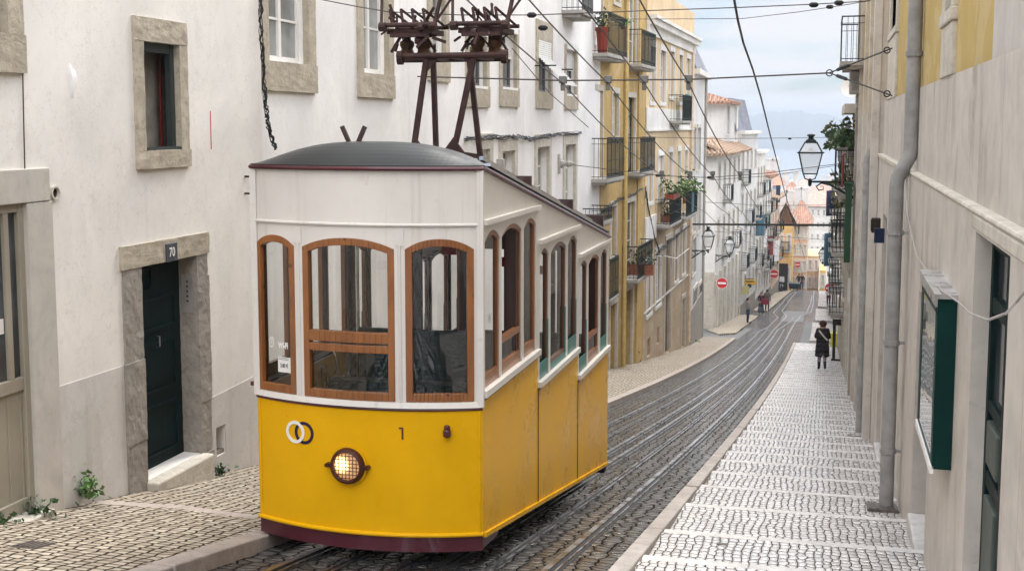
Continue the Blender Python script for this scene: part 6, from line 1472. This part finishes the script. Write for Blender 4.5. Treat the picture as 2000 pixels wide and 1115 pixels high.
# covers in the pavements
def cover(u0, v0, u1, v1, lab, dz=0.0, grate=False, roundc=False, x=None):
    c = gnd((u0 + u1) / 2, (v0 + v1) / 2, dz); a = gnd(u0, (v0 + v1) / 2, dz); b = gnd(u1, (v0 + v1) / 2, dz); hx = abs(b.x - a.x) / 2; f = gnd((u0 + u1) / 2, v0, dz); n = gnd((u0 + u1) / 2, v1, dz); hy = abs(f.y - n.y) / 2
    sl = (zg(c.y + .1) - zg(c.y - .1)) / .2; m = MB(); Z = lambda y, d: c.z + sl * (y - c.y) + d
    if roundc:
        q = [V((c.x + hx * math.cos(t), c.y + hx * math.sin(t), Z(c.y + hx * math.sin(t), .012))) for t in [2 * math.pi * i / 24 for i in range(24)]]; m.add(q + [p - V((0, 0, .05)) for p in q], [list(range(24))] + [(i, (i + 1) % 24, 24 + (i + 1) % 24, 24 + i) for i in range(24)])
        for k in range(-2, 3): m.bar((c.x - hx * .7, c.y + k * hx * .25, Z(c.y + k * hx * .25, .014)), (c.x + hx * .7, c.y + k * hx * .25, Z(c.y + k * hx * .25, .014)), .015)
    else:
        def bx(x0, y0, x1, y1, d): m.hexa([(x0, y0, Z(y0, -.05)), (x1, y0, Z(y0, -.05)), (x1, y1, Z(y1, -.05)), (x0, y1, Z(y1, -.05)), (x0, y0, Z(y0, d)), (x1, y0, Z(y0, d)), (x1, y1, Z(y1, d)), (x0, y1, Z(y1, d))])
        bx(c.x - hx, c.y - hy, c.x + hx, c.y + hy, .008)
        for i in range(5): x0 = c.x - hx + 2 * hx * (i + .2) / 5; bx(x0, c.y - hy * .85, x0 + 2 * hx * .6 / 5, c.y + hy * .85, .014)
    return tag(m.build('manhole_cover', plain('cast_iron_cover', (.10, .085, .075), .5, .3, 14, bump=.004) if 'cast_iron_cover' not in bpy.data.materials else bpy.data.materials['cast_iron_cover'], loc=tuple(c)), lab, 'cover')
cover(33, 1057, 98, 1073, 'rusty square cover in the left pavement near the shop door')
cover(1693, 981, 1752, 996, 'dark rectangular grate at the foot of the thick downpipe', dz=-.02)
cover(1656, 851, 1692, 860, 'dark rectangular grate further along the right wall', dz=-.03)
cover(1395, 1060, 1426, 1071, 'round iron cover in the stepped pavement', dz=-.035, roundc=True)
# ------------------------------------------------------------------ plants
LA = leafmat('bright_leaf', (.05, .13, .025), (.12, .22, .05)); LB = leafmat('dark_leaf', (.018, .05, .015), (.05, .10, .03)); LD = leafmat('dry_leaf', (.14, .11, .05), (.10, .13, .05))
TERR = plain('terracotta_pot', (.25, .09, .05), .7, .25)
def leaves(m, c, n, size, sp, up=.4, long=1.0):
    for _ in range(n):
        d = V((random.gauss(0, 1), random.gauss(0, 1), random.gauss(up, .8))).normalized(); p = V(c) + V((random.gauss(0, sp[0]), random.gauss(0, sp[1]), abs(random.gauss(0, sp[2])) if up > 0 else random.gauss(0, sp[2])))
        s = size * random.uniform(.6, 1.3); x = d.cross(V((random.random(), random.random(), random.random()))).normalized() * s * .38; t = d * s * long
        m.add([p, p + t * .5 + x, p + t - V((0, 0, s * .25)), p + t * .5 - x], [(0, 1, 2, 3)])
def weed(u, v, n, size, sp, lab, mat=None, F=None):
    c = atX(u, v, -6.14) if u < 440 else gnd(u, v); c.z = max(c.z, zg(c.y)); h = root('weed', tuple(c), lab, 'plant'); m = MB(); leaves(m, c, n, size, sp, .7); m.build('leaves', mat or LA, h, recalc=False)
    m = MB()
    for _ in range(5): m.tube([c, c + V((random.uniform(-.08, .08), random.uniform(-.08, .08), sp[2] * 1.6))], .006, 4)
    m.build('stem', LB, h); return h
weed(170, 972, 130, .06, (.06, .05, .10), 'bright green weed growing from the wall foot between shop door and door 70')
weed(74, 1016, 90, .075, (.09, .06, .06), 'low leafy weed in front of the shop door step', LB)
weed(428, 926, 60, .05, (.06, .05, .05), 'tuft of weeds under the small wall niche', LB)
weed(5, 1036, 40, .05, (.08, .08, .04), 'small tuft of weeds at the left picture edge', LB)
weed(1243, 708, 60, .07, (.06, .06, .25), 'weeds at the foot of the ochre house', LB); weed(1357, 668, 30, .10, (.15, .1, .06), 'tuft of weeds at the corner house foot', LA)
def pot_plant(c, r, hh, n, size, sp, lab, mat=LA, pot=TERR, box=None, up=.4, name='potted_plant'):
    c = V(c); h = root(name, tuple(c), lab, 'plant'); m = MB()
    if box: m.box(c.x - box[0], c.y - box[1], c.z, c.x + box[0], c.y + box[1], c.z + hh); m.box(c.x - box[0] - .02, c.y - box[1] - .02, c.z + hh - .04, c.x + box[0] + .02, c.y + box[1] + .02, c.z + hh)
    else: m._lathe(c, (0, 0, 1), [(0, 0), (r * .68, 0), (r * .95, hh * .85), (r * 1.05, hh * .85), (r * 1.05, hh), (r * .9, hh), (r * .85, hh * .9), (0, hh * .9)], 14)
    m.build('pot', pot, h); m = MB(); leaves(m, c + V((0, 0, hh)), n, size, sp, up); m.build('foliage', mat, h, recalc=False)
    m = MB()
    for _ in range(5): m.tube([c + V((0, 0, hh * .8)), c + V((random.gauss(0, sp[0]), random.gauss(0, sp[1]), hh + sp[2] * 1.3))], .01, 4)
    m.build('stem', LB, h); return h
a, b, z, _ = bA; pot_plant(F3.pt(a + .28, z, .30), .20, .75, 80, .12, (.12, .12, .28), 'dark plant in a tall red pot on the upper left ochre balcony', LB, plain('red_plastic_pot', (.22, .035, .02), .5)); pot_plant(F3.pt(b - .4, z + .85, .45), .08, .12, 40, .10, (.15, .12, .12), 'small leafy plant on the rail of the upper left ochre balcony')
a, b, z, _ = bE; pot_plant(F3.pt((a + b) / 2, z, .3), .2, .35, 160, .11, (.35, .14, .30), 'bushy green plants in a planter on the lowest ochre balcony', LB, TERR, (.5, .14))
a, b, z, _ = bH; pot_plant(F4.pt((a + b) / 2, z + .95, .45), .2, .22, 110, .16, (.30, .25, .28), 'leafy plants in a red rail box on the left cream house balcony', LA, plain('red_rail_box', (.22, .05, .03), .6), (.16, 1.1)); pot_plant(F4.pt((a + b) / 2 + .3, z, .3), .2, .3, 120, .14, (.25, .4, .35), 'trailing dark plants inside the left cream house balcony', LB, TERR, (.2, .5))
a, b, z, _ = bI; pot_plant(F4.pt((a + b) / 2, z + .5, .4), .2, .3, 170, .22, (.25, .6, .42), 'spiky palm like plants on the right cream house balcony', LA, TERR, (.14, .8), up=.6)
m = MB(); p = F4.pt((a + b) / 2 + .2, z + .05, .58); m.box(p.x - .01, p.y - .5, z + .1, p.x + .02, p.y + .4, z + .95); m.box(p.x - .02, p.y - .52, z + .93, p.x + .03, p.y + .42, z + .97); tag(m.build('cloth', M['laundry_b'], loc=tuple(p)), 'teal cloth over the right cream house balcony', 'cloth')
m = MB(); a, z = F4.px(1322, 222); p = F4.pt(a, z, .45); m.box(p.x - .03, p.y - .5, p.z - .45, p.x + .03, p.y + .5, p.z + .75); m.box(p.x - .05, p.y - .55, p.z + .75, p.x + .05, p.y + .55, p.z + .80); tag(m.build('cloth', plain('sea_green_cloth', (.05, .20, .15), .8), loc=tuple(p)), 'sea green cloth hung on the high balcony of the cream house', 'cloth')
# plants on the right terrace
tc = V((.15, 37.0, atY(1640, 292, 37).z))
pot_plant(tc + V((.28, -1.4, -.3)), .3, .4, 260, .19, (.22, .6, .27), 'large leafy plant leaning out over the street from the right terrace', LB, M['slab'], (.12, .6), up=.35)
pot_plant(tc + V((.30, .8, -.3)), .3, .4, 220, .20, (.20, .8, .30), 'yellowish leafy plant on the right terrace beside the large one', LD, M['slab'], (.12, .6), up=.3)
pot_plant(tc + V((.32, .4, -1.5)), .3, .5, 150, .18, (.16, .8, .36), 'dry hanging plants under the right terrace', LD, M['slab'], (.10, .6), up=-.3)
m = MB(); p = atX(1646, 325, .38); m.tube([p + V((0, 0, -.5)), p + V((0, 0, .25)), p + V((.05, 0, .30))], .028, 8); tag(m.build('pipe', plain('red_pipe_paint', (.15, .04, .03), .6), loc=tuple(p), smooth=True), 'short red pipe under the right terrace plants', 'pipe')
def cloth(c, w, h, mat, lab, cat='laundry', ax=(0, 1, 0)):
    c = V(c); ax = V(ax); m = MB(); n = 8; nx = V((ax.y, -ax.x, 0)); f = lambda i: .04 * math.sin(i * 1.9) 
    for i in range(n):
        p = [c + ax * (w * (k / n - .5)) + nx * f(k) for k in (i, i + 1)]; lo = [q - V((0, 0, h * (1 + .04 * math.sin(3 * k)))) for k, q in enumerate(p)]
        t = nx * .012; m.hexa([lo[0] - t, lo[1] - t, lo[1] + t, lo[0] + t, p[0] - t, p[1] - t, p[1] + t, p[0] + t])
    return tag(m.build('laundry', mat, loc=tuple(c)), lab, cat, 'laundry hung from the balconies')
for u, v, y, w, h, mt, lab in ((1500, 462, D.y - 3, 1.3, 1.7, 'laundry_r', 'red laundry hanging low in the left row'), (1514, 470, D.y, 1.0, 1.9, 'laundry_w', 'white laundry hanging beside the golden house'), (1495, 398, D.y - 4, 1.2, 1.6, 'laundry_w', 'white sheet hung high in the left row'), (1481, 420, C.y, 1.4, 1.7, 'laundry_b', 'blue laundry on the narrow house in the left row'), (1520, 362, D.y + 4, .5, 1.6, 'laundry_k', 'dark coat hung by the top of the left row'), (1626, 372, 70, .9, 1.4, 'laundry_k', 'dark laundry on the lower right balcony'), (1622, 455, 92, 1.2, 2.4, 'laundry_b', 'blue awning cloth far down on the right')):
    cloth(atY(u, v, y), w, h, M[mt], lab, ax=(.7, .7, 0))
# ------------------------------------------------------------------ scooter and waste container at the bend
def scooter(c):
    h = root('scooter', tuple(c), 'dark motor scooter with windscreen parked before the golden house', 'scooter'); c = V(c)
    for dy, nm in ((-.62, 'wheel'), (.62, 'wheel')):
        m = MB(); m.lathe(c + V((-.05, dy, .24)), (1, 0, 0), [(.14, 0), (.24, .01), (.24, .09), (.14, .10)], 18); w = m.build(nm, M['slotdark'], h)
    m = MB(); body = [(-.62, .30, .10), (-.35, .42, .16), (-.1, .34, .15), (.15, .36, .17), (.45, .52, .19), (.75, .55, .14), (.9, .5, .06)]
    m.tube([c + V((0, -y, z)) for y, z, r in body], [r for _, _, r in body], 10); m.tube([c + V((0, -.55 * -1 - 1.1, .3)), c + V((0, -.60, .7)), c + V((0, -.5, 1.0))], [.12, .10, .06], 8)
    m.build('body', plain('dark_scooter_paint', (.03, .04, .05), .3, .2, coat=.4), h, smooth=True)
    m = MB(); m.box(c.x - .14, c.y - .05, c.z + .66, c.x + .14, c.y + .62, c.z + .78); m.build('seat', M['dark'], h, bevel=.04)
    m = MB(); m.tube([c + V((-.33, -.45, 1.02)), c + V((0, -.5, .98)), c + V((.33, -.45, 1.02))], .02, 6); m.lathe(c + V((0, -.62, .85)), (0, -1, 0), [(.10, 0), (.08, .06)], 12); m.build('handlebar', M['slotdark'], h)
    m = MB(); m.hexa([c + V(p) for p in ((-.26, -.60, .95), (.26, -.60, .95), (.26, -.585, .95), (-.26, -.585, .95), (-.22, -.42, 1.45), (.22, -.42, 1.45), (.22, -.405, 1.45), (-.22, -.405, 1.45))]); m.build('windscreen', LG.m, h)
def bend(u, y): p = atY(u, 560, y); return V((p.x, y, zg(y) - .05))
scooter(bend(1527, E_.y + .5))
c = bend(1551, E_.y + 2.0); h = root('waste_container', tuple(c), 'dark green waste container beside the scooter at the bend', 'waste container'); c = V(c)
m = MB(); m.hexa([c + V(p) * .58 for p in ((-.80, -.40, .2), (.80, -.40, .2), (.80, .40, .2), (-.80, .40, .2), (-.95, -.55, 1.1), (.95, -.55, 1.1), (.95, .55, 1.1), (-.95, .55, 1.1))]); m.bar(c + V((-.59, -.29, .57)), c + V((.59, -.29, .57)), .04); m.build('body', plain('container_plastic', (.03, .05, .055), .4), h, bevel=.03)
m = MB(); m.hexa([c + V(p) * .58 for p in ((-1, -.6, 1.1), (1, -.6, 1.1), (1, .6, 1.1), (-1, .6, 1.1), (-.95, -.5, 1.22), (.95, -.5, 1.22), (.95, .45, 1.34), (-.95, .45, 1.34))]); m.build('lid', plain('container_lid', (.04, .055, .06), .35), h, smooth=True)
m = MB()
for dx in (-.35, .35):
    for dy in (-.17, .17): m.lathe(c + V((dx - .04, dy, .07)), (1, 0, 0), [(.07, 0), (.07, .06)], 12)
m.build('wheel', M['slotdark'], h)
# ------------------------------------------------------------------ people: one skinned body each, clothes and hair as children
SKIN = plain('skin', (.42, .25, .17), .6, .1)
def cloth_mat(n, c): return bpy.data.materials[n] if n in bpy.data.materials else plain(n, c, .85, .2, 9)
def person(loc, height, facing, label, top, bottom, hair, shoes, arms='down', legs='stand', stock=None, group=None, sleeve=True, hair_len=.12):
    h = root('person', tuple(loc), label, 'person', group, rz=facing); k = height / 1.72
    L = {'pelvis': (0, 0, .93, .135), 'waist': (0, 0, 1.08, .118), 'chest': (0, .0, 1.28, .14), 'collar': (0, -.005, 1.42, .085), 'neck': (0, .0, 1.49, .052), 'head': (0, .018, 1.60, .088), 'crown': (0, .008, 1.665, .075)}
    E = [('pelvis', 'waist'), ('waist', 'chest'), ('chest', 'collar'), ('collar', 'neck'), ('neck', 'head'), ('head', 'crown')]
    for s, n in ((1, 'r'), (-1, 'l')):
        L['sh' + n] = (s * .165, 0, 1.405, .062)
        if arms == 'down': el, wr, ha = (s * .21, -.02, 1.14, .046), (s * .22, .05, .90, .034), (s * .22, .075, .82, .032)
        elif arms == 'front': el, wr, ha = (s * .24, .0, 1.12, .050), (s * .15, .22, 1.16, .038), (s * .08, .27, 1.19, .033)
        else: el, wr, ha = (s * .25, -.04, 1.16, .046), (s * .17, .10, .98, .034), (s * .14, .14, .93, .032)
        L['el' + n], L['wr' + n], L['ha' + n] = el, wr, ha
        sp = .03 if legs == 'step' else 0
        L['hp' + n] = (s * .088, 0, .86, .092); L['kn' + n] = (s * .095, .02 + s * sp, .49, .060); L['an' + n] = (s * .10, -.01 + s * sp * 1.6, .085, .040); L['to' + n] = (s * .115, .12 + s * sp * 1.6, .035, .036)
        E += [('collar', 'sh' + n), ('sh' + n, 'el' + n), ('el' + n, 'wr' + n), ('wr' + n, 'ha' + n), ('pelvis', 'hp' + n), ('hp' + n, 'kn' + n), ('kn' + n, 'an' + n), ('an' + n, 'to' + n)]
    names = list(L); me = bpy.data.meshes.new('body'); me.from_pydata([tuple(c * k for c in L[n][:3]) for n in names], [(names.index(a), names.index(b)) for a, b in E], [])
    tmp = bpy.data.objects.new('body', me); col.objects.link(tmp); sk = tmp.modifiers.new('skin', 'SKIN'); sk.use_smooth_shade = True; sb = tmp.modifiers.new('sub', 'SUBSURF'); sb.levels = sb.render_levels = 2
    for v, n in zip(me.skin_vertices[0].data, names): v.radius = (L[n][3] * k * 1.15, L[n][3] * k * 1.15); v.use_root = n == 'pelvis'
    dg = bpy.context.evaluated_depsgraph_get(); dg.update(); bm_ = bpy.data.meshes.new_from_object(tmp.evaluated_get(dg)); bpy.data.objects.remove(tmp)
    m = MB(); m.v = [v.co.copy() for v in bm_.vertices]; m.f = [list(p.vertices) for p in bm_.polygons]
    def reg(c):
        z = c.z / k; x = abs(c.x) / k
        if z > 1.455 and x < .14: return 0
        if arms == 'down' and z < .88 and x > .16: return 0
        if arms == 'front' and c.y / k > .20 and z > 1.0: return 0
        if arms == 'hips' and c.y / k > .10 and .86 < z < 1.02 and x > .08: return 0
        if z > .93: return 1
        if z < .10 or (z < .30 and stock is not None): return 3
        if stock is not None and z < .62: return 4
        return 2
    m.m = [reg(sum((m.v[i] for i in f), V()) / len(f)) for f in m.f]; bpy.data.meshes.remove(bm_)
    for s, n in ((1, 'r'), (-1, 'l')):                  # fingers and thumb
        w, a = V(L['wr' + n][:3]), V(L['ha' + n][:3]); d = (a - w).normalized(); sd = d.cross(V((0, 1, 0) if abs(d.y) < .8 else (0, 0, 1))).normalized()
        for i, ln in enumerate((.070, .080, .076, .060)):
            b = a + sd * (.016 * (i - 1.5)); m.tube([b * k, (b + d * ln * .55) * k, (b + d * ln * .85 + V((0, .02, -.012))) * k], [.0085 * k, .008 * k, .006 * k], 5, 0)
        m.tube([(a - d * .02 + sd * .03) * k, (a + d * .015 + sd * .058) * k, (a + d * .045 + sd * .062) * k], [.009 * k, .0085 * k, .006 * k], 5, 0)
    for s in (-1, 1): m.lathe(V((s * .034, .104, 1.615)) * k, (0, 1, 0), [(.009 * k, 0), (.006 * k, .005 * k)], 6, 3); m.lathe(V((s * .088, .01, 1.60)) * k, (s, 0, 0), [(.022 * k, 0), (.016 * k, .016 * k)], 6, 0)
    m.tube([V((0, .098, 1.62)) * k, V((0, .125, 1.585)) * k, V((0, .10, 1.58)) * k], [.008 * k, .015 * k, .008 * k], 6, 0); m.bar(V((-.022, .106, 1.553)) * k, V((.022, .106, 1.553)) * k, .006 * k, .006 * k, mi=3)
    off = V(loc); m.v = [p + off for p in m.v]
    b = m.build('body', [SKIN, top, bottom, shoes, stock or bottom], h, smooth=True)
    q = MB(); c = off + V((0, -.012, 1.625)) * k; n = 12
    prof = [(.001, .085), (.05, .075), (.085, .045), (.100, .0), (.098, -.05), (.10, -hair_len)]
    for i in range(len(prof) - 1):
        for j in range(n):
            t0, t1 = 2 * math.pi * j / n, 2 * math.pi * (j + 1) / n
            def P(r, z, t):
                f = math.sin(t); zz = z if (f < .45 or z > .02) else max(z, .015); return c + V((r * math.cos(t), r * 1.08 * math.sin(t), zz)) * k
            q.quad(P(*prof[i], t0), P(*prof[i], t1), P(*prof[i + 1], t1), P(*prof[i + 1], t0))
    q.build('hair', hair, h, smooth=True)
    return h, k, off
def skirt(h, k, off, rings, mat, name, n=20, slit=False):   # rings: (z, half width, half depth, y)
    m = MB()
    for (z0, a0, b0, y0), (z1, a1, b1, y1) in zip(rings, rings[1:]):
        for j in range(n):
            t0, t1 = 2 * math.pi * j / n, 2 * math.pi * (j + 1) / n
            if slit and z1 < slit and j == (3 * n) // 4: continue
            P = lambda z, a, b, y, t: off + V((a * math.cos(t) * (1 + .05 * math.sin(5 * t) * (z < .9)), y + b * math.sin(t), z)) * k
            m.quad(P(z0, a0, b0, y0, t0), P(z0, a0, b0, y0, t1), P(z1, a1, b1, y1, t1), P(z1, a1, b1, y1, t0))
    o = m.build(name, mat, h, smooth=True); s = o.modifiers.new('thick', 'SOLIDIFY'); s.thickness = .012; return o
COAT = cloth_mat('black_coat_cloth', (.022, .020, .024)); HATM = cloth_mat('dark_brown_hair', (.045, .018, .014)); BOOT = cloth_mat('black_boot_leather', (.015, .013, .015)); TIGHT = cloth_mat('grey_stockings', (.28, .25, .29))
# woman seen from behind, walking down the stepped pavement
wl_ = gnd(1605, 722, -.03); h, k, off = person(wl_, 1.80, 0.0, 'person in knee length black coat with pale shoulder strap walking down the stepped pavement', COAT, COAT, HATM, BOOT, 'front', 'step', stock=TIGHT, hair_len=.10)
skirt(h, k, off, [(1.45, .09, .075, -.005), (1.42, .16, .10, 0), (1.36, .215, .125, 0), (1.25, .222, .14, 0), (1.08, .20, .14, 0), (.98, .205, .148, 0), (.80, .222, .165, 0), (.62, .228, .172, 0), (.47, .235, .178, 0)], COAT, 'coat', slit=.62)
m = MB(); pts = [V((-.13, -.115, 1.40)), V((-.04, -.150, 1.29)), V((.07, -.160, 1.16)), V((.17, -.13, 1.06))]
for a, b in zip(pts, pts[1:]): m.bar(off + a * k, off + b * k, .05, .012, up=(0, 1, 0))
m.build('bag_strap', plain('pale_strap_cloth', (.48, .44, .38), .8), h)
m = MB(); m._lathe(off + V((0, -.01, 1.60)) * k, (0, 0, 1), [(.135, -.02), (.150, -.01), (.125, .05), (.10, .10), (.05, .135), (.001, .145)], 16); m.build('hat', HATM, h, smooth=True)
# standing person in pale jacket by the left row
JEAN = cloth_mat('dark_jeans', (.02, .028, .06)); GREYJ = cloth_mat('grey_jacket', (.25, .24, .22)); DK = cloth_mat('dark_hair', (.02, .015, .013))
p = gnd(1460, 631, .0); h, k, off = person(p, 1.74, R(-70), 'person in pale jacket and dark jeans standing alone on the left pavement', GREYJ, JEAN, DK, BOOT, 'hips')
p = gnd(1486, 613, -.05); h, k, off = person(p, 1.70, R(-160), 'person in dark top with long skirt and red bag, left one of the couple', cloth_mat('dark_plum_top', (.05, .015, .03)), JEAN, DK, BOOT, 'hips', hair_len=.25)
skirt(h, k, off, [(1.0, .15, .13, 0), (.6, .2, .17, 0), (.15, .26, .22, 0)], cloth_mat('blue_grey_skirt', (.10, .12, .16)), 'skirt')
c = off + V((.30, -.25, .98)); m = MB(); m.hexa([c + V((x, y, z)) for x, y, z in ((-.30, -.10, -.2), (.30, -.10, -.2), (.30, .10, -.2), (-.30, .10, -.2), (-.24, -.07, .2), (.24, -.07, .2), (.24, .07, .2), (-.24, .07, .2))]); m.tube([c + V((-.15, 0, .2)), c + V((-.1, 0, .36)), c + V((.1, 0, .36)), c + V((.15, 0, .2))], .015, 5); tag(m.build('bag', cloth_mat('red_bag_leather', (.22, .02, .04)), loc=tuple(c), bevel=.03), 'big dark red bag carried by the couple on the left', 'bag')
p = gnd(1498, 608, -.05); person(p, 1.78, R(-10), 'person in grey brown jacket walking away, right one of the couple', cloth_mat('grey_brown_jacket', (.13, .11, .10)), JEAN, DK, BOOT, 'down', 'step')
p = gnd(1618, 598, 0); person(p, 1.72, R(10), 'person in red trousers behind the no entry sign on the right pavement', cloth_mat('pale_pink_top', (.42, .30, .30)), cloth_mat('maroon_trousers', (.12, .015, .02)), DK, BOOT, 'hips')
for u, lab in ((1560, 'left of two distant people standing by the peach house'), (1566, 'right of two distant people standing by the peach house')):
    p = bend(u, E_.y + 8.0); person(p, 1.7, R(180), lab, COAT, JEAN, DK, BOOT, 'hips', group='distant pair')
# ------------------------------------------------------------------ haze over the river and the far shore
m = MB(); m.box(-2600, -60, -66, 2600, 4600, 40); hz = m.build('haze', bpy.data.materials.new('thin_haze'), loc=(0, 0, -66)); tag(hz, kind='stuff')
hm = hz.data.materials[0]; hm.use_nodes = True; hn = hm.node_tree; hn.nodes.clear(); ho = hn.nodes.new('ShaderNodeOutputMaterial'); hp = hn.nodes.new('ShaderNodeVolumePrincipled')
hp.inputs['Color'].default_value = (.54, .60, .68, 1); hp.inputs['Density'].default_value = 0.00058; hp.inputs['Anisotropy'].default_value = 0.0; hn.links.new(hp.outputs[0], ho.inputs['Volume'])
